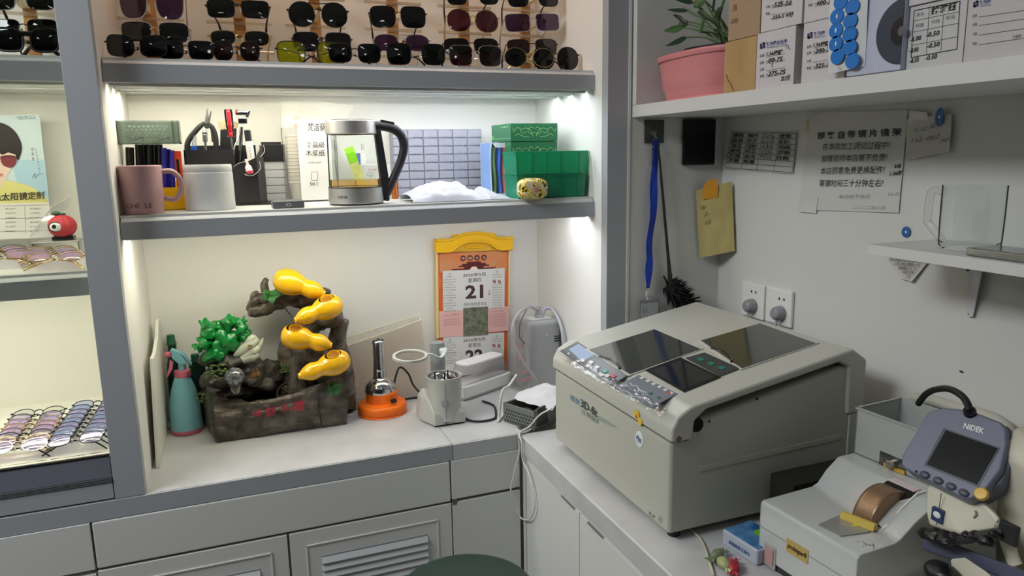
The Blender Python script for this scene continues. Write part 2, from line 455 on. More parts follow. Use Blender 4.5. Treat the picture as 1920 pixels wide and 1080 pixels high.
MB().span((xa, 0.016, 0.06), (xd - 0.001, YB, 0.757)).build('body', WHITE, t)
MB().span((xa + 0.0015, -0.004, 0.6505), (xd - 0.0015, 0.015, 0.757), bev=0.004).build('drawer', WHITE, t)
MB().span((xa + 0.003, 0.004, 0.630), (xd - 0.003, 0.016, 0.6505)).build('finger_groove', mat('grey groove', (92, 94, 94), .6), t)
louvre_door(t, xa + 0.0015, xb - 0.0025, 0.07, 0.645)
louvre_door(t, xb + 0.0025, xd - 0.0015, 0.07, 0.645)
t = thing('base_cabinet', 'white base cabinet at the far left under the glass fronted display', 'cabinet', (-0.8, 0.2, 0))
MB().span((XB0, 0.016, 0.06), (xa - 0.002, YB, 0.757)).build('body', WHITE, t)
MB().span((XB0, -0.004, 0.6505), (xa - 0.0022, 0.015, 0.757), bev=0.0012).build('drawer', WHITE, t)
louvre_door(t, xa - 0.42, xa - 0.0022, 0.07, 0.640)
t = thing('base_cabinet', 'narrow white corner cabinet with one drawer right of the worktop seam', 'cabinet', (0.56, 0.2, 0))
MB().span((xd + 0.001, 0.016, 0.06), (XC + 0.02, YB, 0.757)).build('body', WHITE, t)
MB().span((xd + 0.0015, -0.004, 0.655), (XC - 0.002, 0.015, 0.757), bev=0.0012).build('drawer', WHITE, t)
MB().span((xd + 0.002, 0.004, 0.628), (XC - 0.003, 0.016, 0.655)).build('finger_groove', mat('grey groove', (92, 94, 94), .6), t)
MB().span((xd + 0.002, -0.0045, 0.640), (xd + 0.014, 0.0, 0.6548)).build('catch', mat('grey catch', (96, 98, 100), 0.5), t)
MB().span((xd + 0.0015, -0.004, 0.07), (XC - 0.002, 0.015, 0.646), bev=0.0012).build('door', WHITE, t)
yd = at(1086, 1000, X=XC + 0.008).y
t = thing('base_cabinet', 'white two door cabinet under the lens edging machine', 'cabinet', (0.95, -1.0, 0))
MB().span((XC + 0.006, -0.021, 0.06), (XC + 0.03, -0.0045, 0.751)).build('corner_filler', WHITE, t)
MB().span((XC + 0.026, -2.2, 0.06), (XW - 0.01, -0.006, 0.751)).build('body', WHITE, t)
MB().span((XC + 0.010, -2.2, 0.738), (XC + 0.026, -0.006, 0.751)).build('top_rail', WHITE, t)
for y0, y1, h in ((yd + 0.0012, -0.022, 1), (yd - 0.44, yd - 0.0012, -1), (yd - 0.9, yd - 0.4425, 1)):
    d = MB().span((XC + 0.008, y0, 0.07), (XC + 0.025, y1, 0.736), bev=0.0015).build('door', WHITE, t)
    yc = y0 + 0.055 if h > 0 else y1 - 0.075
    MB().span((XC + 0.0065, yc - 0.035, 0.7325), (XC + 0.020, yc + 0.035, 0.7375), bev=0.001).build('handle', ALU, d)

# ------------------------------------------------------------------ boxed shelf high on the right wall
XS = 0.965
ZSB, ZST = 1.594, 1.624
t = thing('wall_shelf', 'white boxed wall shelf above the notices loaded with lens boxes', 'shelf', (1.1, -0.6, ZSB))
MB().span((XS, -2.0, ZSB), (XW - 0.001, -0.003, ZST - .0005), bev=0.001).build('shelf', WHITE, t)
MB().span((XS, -0.021, ZST), (XW - 0.001, -0.003, 2.2), bev=0.001).build('side_panel', WHITE, t)
MB().span((XW - 0.012, -2.0, ZST), (XW - 0.001, -0.021, 2.2)).build('back_panel', WHITE, t)
MB().span((XS, -2.0, 2.2), (XW - 0.001, -0.003, 2.225)).build('top_panel', WHITE, t)
# ------------------------------------------------------------------ things on the middle shelf
def X_(px, Y, py=330): return at(px, py, Y=Y).x
def Z_(py, Y, px=600): return at(px, py, Y=Y).z
def wrap_text(m, body, c, r, a0, z0, h, w, bold=0.0):
    """text bent round an upright cylinder, a0 = angle of the middle of the text"""
    b = MB(); b.text(body, (0, 0, 0), (w, 0, 0), (0, h, 0), fit='box', bold=bold, lift=0)
    bmesh.ops.subdivide_edges(b.bm, edges=b.bm.edges, cuts=1)
    for v in b.bm.verts:
        a = a0 + (v.co.x - w / 2) / r
        v.co = Vector((c[0] + (r + 0.0005) * math.cos(a), c[1] + (r + 0.0005) * math.sin(a), z0 + v.co.y))
    me = bpy.data.meshes.new('tmp'); b.bm.to_mesh(me); b.bm.free(); m.bm.from_mesh(me); bpy.data.meshes.remove(me)
def facing(c): return math.atan2(CAM.y - c[1], CAM.x - c[0])

# pink mug
Y = 0.128; cx = XL + .0442; k = mpp((cx, Y, 1.44)); r = .0436; h = 89 * k
t = thing('mug', 'matt pink ceramic mug at the left end of the middle shelf', 'mug', (cx, Y, S2T))
PINKC = mat('matt pink glaze', (198, 158, 160), 0.5)
MB().lathe([(0, 0), (r * .88, 0), (r * .93, .004), (r * .97, h * .4), (r, h - .002), (r - .0015, h), (r - .004, h - .002), (r * .93, .008), (0, .007)], frame((cx, Y, S2T)), 40).build('body', PINKC, t)
hx = cx + r - .003
MB().tube([(hx, Y, S2T + h * .86), (hx + .022, Y, S2T + h * .86), (hx + .037, Y, S2T + h * .68), (hx + .036, Y, S2T + h * .45), (hx + .022, Y, S2T + h * .27), (hx - .002, Y, S2T + h * .33)], .0058, 10, 8).build('handle', PINKC, t)
m = MB(); wrap_text(m, 'CHE  LE', (cx, Y), r * .945, facing((cx, Y)) - .25, S2T + .014, .010, .052); m.build('lettering', mat('brown print', (88, 66, 62), .6), t)

# yellow pen cup with pens
Y = 0.245; x0, x1 = X_(246, Y), X_(346, Y); h = .052
t = thing('pen_cup', 'square yellow plastic pen cup behind the pink mug', 'pen cup', ((x0 + x1) / 2, Y, S2T))
YEL = mat('yellow plastic', (236, 184, 24), .3)
m = MB(); w = x1 - x0
for a, b in (((x0, Y - .045, S2T), (x1, Y - .0425, S2T + h)), ((x0, Y + .0425, S2T), (x1, Y + .045, S2T + h + .012)), ((x0, Y - .045, S2T), (x0 + .0025, Y + .045, S2T + h)), ((x1 - .0025, Y - .045, S2T), (x1, Y + .045, S2T + h)), ((x0, Y - .045, S2T), (x1, Y + .045, S2T + .003))): m.span(a, b, bev=.0007)
m.build('cup', YEL, t)
ztop = Z_(270.5, .22, 290)
def pen(name, px, Yp, col, top, label, grp, r=.0055, capc=None, px2=None):
    xt = X_(px, Yp, 300); xb_ = X_(px2 or px, Yp, 380)
    t = thing(name, label, 'pen', (xb_, Yp, S2T + .004), grp)
    p0, p1 = Vector((xb_, Yp, S2T + .0035)), Vector((xt, Yp, top)); mid = p0.lerp(p1, .62)
    MB().cyl(p0, mid, r, n=14).build('barrel', mat('pen ' + str(col), col, .3), t)
    MB().cyl(mid, p1, r * 1.12, n=14, bev=.001).build('cap', mat('pen ' + str(capc or col), capc or col, .3), t)
    d = (p1 - mid)
    MB().tube([mid.lerp(p1, .95) + Vector((0, -r * 1.2, 0)), mid.lerp(p1, .95) + Vector((0, -r * 1.9, 0)), mid.lerp(p1, .15) + Vector((0, -r * 1.7, 0))], r * .22, 6).build('clip', mat('pen ' + str(capc or col), capc or col, .3), t)
    return t
pen('marker', 246, .225, (226, 178, 30), ztop - .006, 'yellow barrelled marker at the left of the pen cup', None, .008, (24, 22, 20))
for i, p in enumerate((262, 273, 283, 293, 302)):
    pen('marker', p, .228 + .012 * (i % 2), (20, 20, 22), ztop, 'black marker standing in the yellow pen cup', 'black markers in the pen cup', .0058)
for i, p in enumerate((309, 317, 324)):
    pen('ballpoint_pen', p, .222 + .01 * (i % 2), (46, 40, 160), ztop - .008 - .003 * i, 'deep blue pen standing in the yellow pen cup', 'blue pens in the pen cup', .0058)
t = thing('utility_knife', 'orange red snap blade knife standing in the yellow pen cup', 'knife', (X_(335, .222), .222, S2T))
xk = X_(334, .222, 300)
MB().box((xk, .222, S2T + .070), (.016, .010, .128), bev=.002).build('body', mat('orange red plastic', (214, 74, 44), .35), t)
MB().box((xk - .001, .2155, S2T + .085), (.0055, .003, .06), bev=.0005).build('slider', BLACK, t)
xk = X_(342, .205, 340)
pen('ballpoint_pen', 341, .205, (28, 28, 30), Z_(330, .205, 341), 'short dark pen at the right corner of the pen cup', None, .0042, px2=343)
# grey clear tray lying on the pens
Y0, Y1 = .19, .262; x0, x1 = X_(219, Y0, 250), X_(336, Y0, 250); zb, zt = ztop + .0005, Z_(226, Y0, 280)
t = thing('bits_tray', 'smoky clear plastic tray of hex keys lying on top of the pens', 'tray', ((x0 + x1) / 2, Y0, zb))
SMOKE = clear('smoky clear plastic', (206, 214, 208), 0.03, 0.08, haze=0.14, hazec=(206, 216, 210), fres=1.12)
m = MB(); th = .002
for a, b in (((x0, Y0, zb), (x1, Y0 + th, zt)), ((x0, Y1, zb), (x1, Y1 + th, zt)), ((x0, Y0, zb), (x0 + th, Y1, zt)), ((x1 - .014, Y0, zb), (x1 - .012, Y1, zt)), ((x1 - th, Y0, zb), (x1, Y1, zt)), ((x0, Y0, zb), (x1, Y1, zb + th))): m.span(a, b)
m.build('tray', SMOKE, t)
m = MB()
for i in range(9):
    for j in range(4):
        px_ = x0 + .018 + i * (x1 - x0 - .05) / 8 + (.005 if j % 2 else 0); m.ell((px_, Y0 + .026, zb + .016 + j * .0075), (.0036, .002, .003), nu=8, nv=6)
m.build('bumps', mat('pearly studs', (216, 226, 218), .25), t)
for px_, wh in ((268, 'left'), (318, 'right')):
    m = MB(); X0 = X_(px_, Y0 + .01, 255); m.tube([(X0, Y0 + .01, zb + .006), (X0 - .001, Y0 + .01, zb + .012), (X0 - .004, Y0 + .011, zb + .014), (X0 - .032, Y0 + .013, zb + .003)], .0012, 6, 4)
    tag(m.build('hex_key', mat('dark steel', (46, 46, 48), .3, .8)), 'bent dark hex key at the ' + wh + ' end of the smoky tray', 'hex key')

# white canister
Y = 0.178; cx = X_(392, Y, 350); k = mpp((cx, Y, 1.44)); r = 44 * k; h = 83 * k
t = thing('canister', 'plain white ceramic canister right of the pink mug', 'canister', (cx, Y, S2T))
CER = mat('white ceramic', (228, 229, 230), .3)
MB().lathe([(0, 0), (r * .98, 0), (r, .003), (r * .985, h * .82), (r * .965, h * .83), (r * .965, h * .85), (r * .975, h * .86), (r * .965, h - .002), (r * .95, h), (r * .90, h), (r * .9, .006), (0, .006)], frame((cx, Y, S2T)), 44).build('body', CER, t)

# black tool holder with tools
Y0, Y1 = .285, .385; x0, x1 = X_(347, Y0), X_(499, Y0); z1 = Z_(281, Y0, 400); z2 = Z_(303, Y0, 470)
t = thing('tool_holder', 'black plastic bench tool holder behind the white canister', 'tool holder', ((x0 + x1) / 2, Y0, S2T))
BLK = mat('satin black plastic', (34, 34, 36), .35)
xm = X_(440, Y0)
m = MB()
m.prism([(x0, Y0, S2T + .002), (x0 + .002, Y0, z1), (x0 + .002, Y0 + .004, z1), (x0, Y0 + .004, S2T + .002)], (xm - x0, 0, 0))
m.prism([(x0, Y0, S2T + .002), (x0 + .002, Y0, z1), (x0 + .002, Y1, z1 + .01), (x0, Y1, S2T + .002)], (.003, 0, 0))
m.span((x0, Y1 - .003, S2T + .002), (x1 - .016, Y1, z1 + .012))
m.prism([(xm, Y0, S2T + .002), (x1 - .018, Y0 - .006, S2T + .002), (x1 - .020, Y0 - .006, z2 + .01), (xm, Y0, z2 - .012)], (0, .006, 0))
m.prism([(x1 - .018, Y0 - .006, S2T + .002), (x1, Y0 + .02, S2T + .002), (x1 - .003, Y0 + .02, z1 + .008), (x1 - .020, Y0 - .006, z2 + .01)], (-.002, .004, 0))
m.prism([(x1, Y0 + .02, S2T + .002), (x1 - .0, Y1, S2T + .002), (x1 - .003, Y1, z1 + .012), (x1 - .003, Y0 + .02, z1 + .008)], (-.004, 0, 0))
m.span((xm - .002, Y0 + .004, S2T + .002), (xm + .001, Y1 - .003, z1))
m.build('holder', BLK, t)
MB().span((x0 - .002, Y0 - .012, S2T), (X_(536, Y0, 380), Y1, S2T + .003), bev=.001).build('base', BLK, t)
STEEL = mat('tool steel', (176, 176, 172), .28, 1.0)
def P2(px, py, Y): return at(px, py, Y=Y)
# pliers
Yp = .315
t = thing('pliers', 'long nosed pliers with black grips, jaws pointing up', 'pliers', P2(388, 310, Yp))
m = MB(); m.hull([P2(383, 232, Yp - .004), P2(391, 232, Yp - .004), P2(388, 204, Yp - .002), P2(390, 204, Yp - .002), P2(383, 232, Yp + .004), P2(391, 232, Yp + .004), P2(388, 204, Yp + .002), P2(390, 204, Yp + .002)], .0006)
m.hull([P2(386, 234, Yp - .003), P2(393, 232, Yp - .003), P2(395, 207, Yp - .002), P2(397, 209, Yp - .002), P2(386, 234, Yp + .005), P2(393, 232, Yp + .005), P2(395, 207, Yp + .002), P2(397, 209, Yp + .002)], .0006)
m.cyl(P2(388, 236, Yp - .007), P2(388, 236, Yp + .007), .007, n=18)
m.build('jaws', mat('dark plier steel', (92, 92, 92), .35, .9), t)
RUB = mat('black rubber grip', (24, 24, 25), .6)
MB().tube([P2(384, 230, Yp), P2(374, 238, Yp), P2(360, 254, Yp), P2(352, 268, Yp), P2(351, 284, Yp), P2(354, 320, Yp)], [.004, .006, .0065, .0065, .006, .005], 10, 6).build('handle', RUB, t)
MB().tube([P2(392, 232, Yp), P2(398, 240, Yp), P2(403, 252, Yp), P2(405, 270, Yp), P2(404, 318, Yp)], [.004, .006, .0065, .0065, .005], 10, 6).build('handle', RUB, t)
# small silver tool
Yp = .305
t = thing('nut_driver', 'small silver socket tool with dark jaw in front of the pliers', 'tool', P2(386, 330, Yp))
m = MB(); m.cyl(P2(387, 312, Yp), P2(385, 262, Yp), .0028, n=10); m.cyl(P2(385, 266, Yp), P2(384, 252, Yp), .0056, n=12, bev=.001); m.box(P2(384, 250, Yp), (.012, .008, .007), bev=.001); m.cyl(P2(383, 247, Yp), P2(383, 240, Yp), .0045, .003, n=12)
m.build('shaft', STEEL, t)
# grey handled tool
Yp = .325
t = thing('file', 'steel needle file with a grey collar between pliers and screwdriver', 'file', P2(406, 330, Yp))
MB().cyl(P2(407, 330, Yp), P2(403, 262, Yp), .0026, n=8).build('blade', STEEL, t)
MB().cyl(P2(403, 266, Yp), P2(398, 236, Yp), .0075, .005, n=14, bev=.001).build('handle', mat('dark grey grip', (66, 66, 68), .5), t)
# screwdriver
Yp = .30
t = thing('screwdriver', 'screwdriver with clear handle and red core standing handle up', 'screwdriver', P2(437, 320, Yp))
MB().cyl(P2(440, 320, Yp), P2(433.5, 258, Yp), .0024, n=10).build('shaft', STEEL, t)
MB().lathe([(0, 0), (.006, .001), (.0085, .006), (.006, .012), (.0062, .020), (.0088, .028), (.0092, .062), (.008, .069), (0, .07)], frame(P2(433.5, 259, Yp), P2(427, 202, Yp) - P2(433.5, 259, Yp)), 12, rfun=lambda a, z: 1 + .04 * math.cos(6 * a)).build('handle', clear('clear handle', (250, 235, 235), .02), t)
MB().cyl(P2(433, 256, Yp), P2(427.5, 206, Yp), .0046, n=12).build('core', mat('red core', (216, 40, 62), .3), t)
# chrome clamp head
Yp = .33
t = thing('tube_cutter', 'small chrome clamp tool standing right of the red screwdriver', 'clamp tool', P2(452, 300, Yp))
m = MB(); m.cyl(P2(449, 320, Yp), P2(453, 238, Yp), .0045, n=12); m.box(P2(455, 226, Yp), (.022, .012, .016), bev=.003); m.box(P2(453, 212, Yp), (.030, .012, .010), bev=.002); m.cyl(P2(444, 214, Yp), P2(444, 206, Yp), .004, n=10); m.cyl(P2(463, 220, Yp), P2(467, 208, Yp), .004, n=10)
m.build('head', CHROME, t)
MB().cyl(P2(441, 211, Yp - .01), P2(446, 211, Yp - .01), .0035, n=10).build('knob', mat('dark red knob', (120, 36, 40), .4), t)
# beige tweezers case + white blade
Yp = .345
t = tag(MB().hull([P2(408, 228, Yp), P2(422, 225, Yp), P2(448, 232, Yp), P2(446, 240, Yp), P2(412, 246, Yp), P2(410, 226, Yp + .01), P2(446, 230, Yp + .01), P2(414, 245, Yp + .01)], .001).build('tool_pouch', mat('khaki card', (176, 166, 132), .6)), 'khaki flap sticking up behind the red screwdriver', 'pouch')
MB().prism([P2(413, 243, Yp - .006), P2(444, 240, Yp - .006), P2(440, 330, Yp - .006), P2(412, 330, Yp - .006)], (0, .01, 0), bev=.002).build('sheath', BLK, t)
Yp = .292
tag(MB().tube([P2(449, 250, Yp), P2(446, 262, Yp), P2(439, 278, Yp), P2(437, 310, Yp)], [.0018, .004, .0045, .003], 8, 5, flat=(.4, 1)).build('shoehorn', mat('pale steel', (206, 210, 212), .25, .9)), 'narrow pale steel blade leaning right of the red screwdriver', 'blade')
# labelled marker
Yp = .290
t = thing('marker', 'fat black marker with a white label leaning in the tool holder', 'marker', P2(470, 310, Yp))
a, b = P2(474, 320, Yp), P2(463, 241, Yp)
MB().cyl(a, a.lerp(b, .97), .0088, .0078, n=20, bev=.002).build('barrel', BLK, t)
p, q = a.lerp(b, .25), a.lerp(b, .70)
MB().lathe([(.0092, 0), (.0089, (q - p).length)], frame(p, q - p), 20).build('label', PAPER, t)
m = MB(); d = (q - p).normalized(); s_ = Vector((d.z, 0, -d.x)); m.text('MARKER 02', p + d * .006 + Vector((0, -.0096, 0)) - s_ * -.0025, d * .026, -s_ * .005, fit='box'); m.build('lettering', GREYINK, t)
# blue capped tube
Yp = .300
t = thing('glue_tube', 'clear tube with a blue body left of the pliers', 'tube', P2(363, 320, Yp))
MB().cyl(P2(364, 320, Yp), P2(364, 274, Yp), .0068, n=16).build('body', mat('blue label', (26, 78, 170), .35), t)
MB().cyl(P2(364, 274, Yp), P2(365, 254, Yp), .0055, .0035, n=16).build('cap', clear('clear cap', (225, 235, 240), .04, haze=.15), t)
# little hanging bottle tag
Yp = .272
t = thing('key_tag', 'tiny white bottle charm with pink end hanging on the black holder', 'charm', P2(466, 328, Yp))
a, b = P2(461, 298, Yp), P2(469, 326, Yp)
L = (b - a).length
MB().lathe([(0, 0), (.0035, .001), (.0035, L * .38), (.0075, L * .52), (.0085, L * .8), (.008, L * .82), (0, L * .83)], frame(a, b - a), 16).build('bottle', mat('pink white plastic', (238, 214, 218), .3), t)
MB().lathe([(0, L * .8), (.0088, L * .8), (.0088, L * .97), (.006, L), (0, L)], frame(a, b - a), 16).build('base', mat('raspberry plastic', (190, 66, 88), .35), t)
MB().tube([P2(438, 313, Yp + .008), P2(448, 306, Yp), P2(459, 303, Yp - .006), P2(470, 300, Yp - .006)], .0007, 6, 5).build('string', mat('clear line', (190, 192, 190), .3), t)
MB().tube([P2(494, 272, Yp + .004), P2(496, 284, Yp), P2(488, 294, Yp)], .0007, 6, 5).build('string', mat('clear line', (190, 192, 190), .3), t)
MB().tube([P2(458, 326, Yp), P2(464, 329, Yp - .006), P2(476, 328, Yp - .005), P2(488, 316, Yp), P2(486, 302, Yp)], .0007, 6, 5).build('string', mat('clear line', (190, 192, 190), .3), t)

# clear box with black lid
Y = .39; x0, x1 = X_(497, Y), X_(536, Y); zt = Z_(303, Y, 520)
t = thing('storage_box', 'clear stacked plastic box with black lid beside the tool holder', 'box', ((x0 + x1) / 2, Y, S2T + .003))
m = MB(); n = 5; zz = S2T + .0035; hh = (zt - zz) / n
for i in range(n): m.span((x0, Y - .02, zz + i * hh), (x1, Y + .03, zz + (i + 1) * hh - .0015), bev=.001)
m.build('body', clear('frosted clear plastic', (246, 247, 250), .03, .1, haze=.95, hazec=(250, 250, 255), fres=1.1), t)
MB().span((x0 - .003, Y - .023, zt), (x1 + .0005, Y + .033, Z_(271, Y, 520)), bev=.001).build('lid', BLK, t)
MB().span((x0 - .003, Y - .0, Z_(271, Y, 520)), (x1 - .006, Y + .033, Z_(266, Y, 520))).build('lid_rim', BLK, t)

# dark gadget with a charging port
Y = .105; x0, x1 = X_(511, Y, 383), X_(571, Y, 383)
t = thing('gadget', 'slim dark grey gadget with a charging port in front of the tools', 'gadget', ((x0 + x1) / 2, Y, S2T))
MB().span((x0, Y, S2T), (x1, Y + .075, S2T + .0165), bev=.003, seg=3).build('case', mat('dark grey plastic', (92, 94, 98), .4), t)
m = MB(); m.lathe([(.0030, 0), (.0042, 0), (.0042, .0006), (.0030, .0006)], frame(((x0 + x1) / 2, Y + .0003, S2T + .008), (0, -1, 0)), 16, sx=1.4, sy=.8); m.build('port', mat('pale port', (214, 214, 216), .3), t)

# bag of paper cups
Y = .375; k = mpp(P2(590, 280, Y)); x0, x1 = X_(535, Y, 300), X_(628, Y, 300); cxs = (x0 + x1) / 2
t = thing('paper_cup_pack', 'clear bag of stacked white paper cups left of the kettle', 'paper cups', (cxs, Y, S2T))
zt = Z_(240, Y, 580)
for i, cxx in enumerate((x0 + .036, x1 - .036)):
    prof = [(0, 0), (.026, 0)]; z = .0; 
    n = 14; H = zt - S2T - .02
    prof = [(0, 0), (.025, 0), (.031, H * .25)]
    for j in range(n):
        zz = H * (.27 + .7 * j / (n - 1)); prof += [(.0325, zz), (.0345, zz + .0015), (.0325, zz + .003)]
    prof += [(.031, H), (0, H)]
    MB().lathe(prof, frame((cxx, Y, S2T + .002)), 28).build('cup_stack', mat('paper cup', (226, 220, 208), .6), t)
BAG = clear('clear bag film', (253, 253, 253), .04, .12, haze=.18, hazec=(254, 253, 252), fres=1.1)
def bagf(u, v):
    a = 2 * math.pi * u; w = (x1 - x0) / 2 + .006; z = v * (zt - S2T)
    d = .042; s = 1.0
    ca, sa = math.cos(a), math.sin(a); e = .55
    xx = math.copysign(abs(ca) ** e, ca) * w; yy = math.copysign(abs(sa) ** e, sa) * d
    nn = .003 * noise.noise((xx * 40, yy * 40 + 9, z * 25))
    return (cxs + xx + nn, Y + yy + nn, S2T + .001 + z)
m = MB(); m.grid(bagf, 48, 16, closed_u=True)
zneck = Z_(236, Y, 590); ztp = Z_(186, Y, 590)
def flap(u, v):
    xx = X_(526, Y, 190) + (X_(664, Y, 205) - X_(526, Y, 190)) * u
    xb_ = x0 - .006 + (x1 - x0 + .012) * u
    z_top = Z_(190, Y, 530) + (.004 * math.sin(u * 3.1)) - (.010 * u if u > .6 else .006 * u)
    zl = zt + (z_top - zt) * v
    return (xb_ + (xx - xb_) * v, Y - .04 * (1 - v) - .006 + .006 * math.sin(u * 14 + v * 3) * (1 - v * .6), zl)
m.grid(flap, 30, 8)
def flap2(u, v):
    p = flap(u, v); return (p[0], Y + (.04 * (1 - v)) + .002 + .005 * math.sin(u * 11) * (1 - v), p[2])
m.grid(flap2, 30, 8)
m.build('bag', BAG, t)
m = MB(); yl = Y - .0455
m.grid(lambda u, v: (X_(561, yl, 300) + (X_(622, yl, 300) - X_(561, yl, 300)) * u, yl - .001 + .0025 * math.cos(u * 3), S2T + .004 + (Z_(224, yl, 590) - S2T - .004) * v), 8, 8)
m.build('printed_panel', mat('white film print', (240, 238, 238), .5), t)
yl -= .006
m = MB()
def tx(m, s, x0, y0, x1, y1, Y, **k):
    m.quad_text(s, P2(x0, y1, Y), P2(x1, y1, Y), P2(x0, y0, Y), **k)
tx(m, '梵洁祭', 577, 230, 610, 246, yl, bold=.01); tx(m, '食品级', 574, 266, 609, 277, yl, bold=.01); tx(m, '木浆纸', 573, 281, 609, 293, yl, bold=.01); tx(m, '50', 581, 342, 590, 348, yl, bold=.02); tx(m, '加厚好纸杯', 578, 303, 603, 307, yl); tx(m, '只', 592, 342, 597, 348, yl)
for (ax, ay, bx, by) in ((584, 322, 596, 322.7), (584, 338, 595, 338.7), (584, 322, 584.7, 338.7), (595.3, 322, 596, 338.7)): m.poly([P2(ax, by, yl), P2(bx, by, yl), P2(bx, ay, yl), P2(ax, ay, yl)])
m.build('lettering', INK, t)
m = MB(); tx(m, '必', 550, 216, 560, 226, yl); tx(m, '健', 550, 228, 560, 239, yl); m.build('red_mark', mat('pale red print', (226, 120, 110), .6), t)

# kettle
Y = .165; cx = X_(666, Y, 330); k = mpp((cx, Y, 1.47)); rb, rt = 51 * k, 45 * k
zb0 = S2T; z_g0 = Z_(353, Y - rb, 660); z_g1 = Z_(251, Y - rt, 660); z_t = Z_(224, Y - rt, 660)
t = thing('electric_kettle', 'glass kettle with steel bands and curved black handle on the shelf', 'kettle', (cx, Y, S2T))
BST = mat('brushed kettle steel', (212, 210, 206), .42, .92, bump=(180, .05))
cx2 = cx - .005
def rk(z): return rb + (rt - rb) * (z - zb0) / (z_t - zb0)
def cxk(z): return cx + (cx2 - cx) * (z - zb0) / (z_t - zb0)
def klathe(m, prof, n=48):
    b = MB(); b.lathe(prof, None, n)
    for v in b.bm.verts: v.co = Vector((v.co.x + cxk(v.co.z), v.co.y + Y, v.co.z))
    me = bpy.data.meshes.new('tmp'); b.bm.to_mesh(me); b.bm.free(); m.bm.from_mesh(me); bpy.data.meshes.remove(me); return m
klathe(MB(), [(0, zb0 + .001), (rk(zb0) * .97, zb0 + .001), (rk(zb0) * .98, zb0 + .004)]).build('foot', BLACK, t)
klathe(MB(), [(rk(zb0) * .975, zb0 + .003), (rk(zb0), zb0 + .005), (rk(z_g0), z_g0 - .001), (rk(z_g0) - .002, z_g0), (0, z_g0)]).build('base_band', BST, t)
klathe(MB(), [(rk(z_g0) - .0005, z_g0 - .001), (rk(z_g0) + .0004, z_g0 + .0005), (rk(z_g0) - .0005, z_g0 + .002)]).build('seal_ring', BLACK, t)
klathe(MB(), [(rk(z_g0) - .002, z_g0), (rk(z_g1) - .002, z_g1)]).build('glass_wall', clear('kettle glass', (247, 250, 249), .03, .02, fres=1.05), t)
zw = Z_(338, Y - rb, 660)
klathe(MB(), [(0, z_g0 + .001), (rk(z_g0) - .004, z_g0 + .001), (rk(zw) - .004, zw), (0, zw)]).build('water', clear('amber layer', (253, 232, 192), .03, .02, haze=.2, hazec=(252, 220, 168), fres=1.1), t)  # amber tinted layer across the kettle bottom, drawn for an orange band
klathe(MB(), [(rk(z_g1) - .001, z_g1), (rk(z_g1) + .0008, z_g1 + .002), (rk(z_t) + .0005, z_t - .002), (rk(z_t) - .002, z_t)]).build('top_band', BST, t)
klathe(MB(), [(rk(z_t) - .0015, z_t - .003), (rk(z_t) - .002, z_t + .001), (rk(z_t) * .7, z_t + .003), (0, z_t + .003)]).build('lid', BLACK, t)
MB().hull([P2(617, 226, Y), P2(617, 241, Y), P2(609, 225, Y - .002), P2(610, 228, Y - .002), P2(620, 226, Y - .012), P2(620, 226, Y + .012)], .0006).build('spout', BLACK, t)
HB = mat('dark grey handle plastic', (42, 41, 46), .45)
yh = Y - .006
hpts = [P2(695, 237, yh), P2(712, 236, yh), P2(736, 241, yh), P2(752, 254, yh), P2(757, 275, yh), P2(752, 300, yh), P2(742, 325, yh), P2(733, 345, yh), P2(724, 363, yh)]
MB().tube(hpts, [.0105, .0115, .0118, .0115, .0108, .0105, .0105, .011, .0115], 14, 6).build('handle', HB, t)
MB().prism([P2(702, 244, yh - .01), P2(714, 240, yh - .01), P2(729, 330, yh - .01), P2(731, 377, yh - .01), P2(722, 377, yh - .01), P2(716, 352, yh - .01)], (0, .02, 0), bev=.003).build('handle_mount', HB, t)
MB().prism([P2(715, 224, yh - .008), P2(739, 229, yh - .008), P2(740, 233, yh - .008), P2(714, 229, yh - .008)], (0, .016, 0), bev=.001).build('lid_button', BLACK, t)
m = MB(); wrap_text(m, 'SUPOR', (cxk(zb0), Y), rk(zb0 + .015), facing((cx, Y)) - .52, Z_(373.5, Y - rb, 640), .0066, .027, bold=.02); m.build('lettering', mat('dark etched print', (52, 52, 54), .5), t)
m = MB(); ac = facing((cx, Y)) + .62; zc_ = Z_(331, Y - rb, 700); rr_ = rk(zc_)
wrap_text(m, '匠心', (cxk(zc_), Y), rr_, facing((cx, Y)) + .36, Z_(281, Y - rb, 678), .014, .008)
for j in range(13):
    a0 = math.pi * j / 12
    if j < 12:
        a1 = math.pi * (j + 1) / 12; P = lambda a, r: Vector((cxk(zc_) + (rr_ + .0006) * math.cos(ac + r * math.cos(a) / rr_), Y + (rr_ + .0006) * math.sin(ac + r * math.cos(a) / rr_), zc_ + r * math.sin(a)))
        m.poly([P(a0, .0095), P(a1, .0095), P(a1, .0102), P(a0, .0102)])
wrap_text(m, '高硼硅', (cxk(zc_), Y), rr_, ac, zc_ + .0015, .0028, .013); wrap_text(m, '玻璃', (cxk(zc_), Y), rr_, ac, zc_ - .002, .0026, .010)
m.build('glass_print', mat('grey glass print', (96, 96, 98), .6), t)

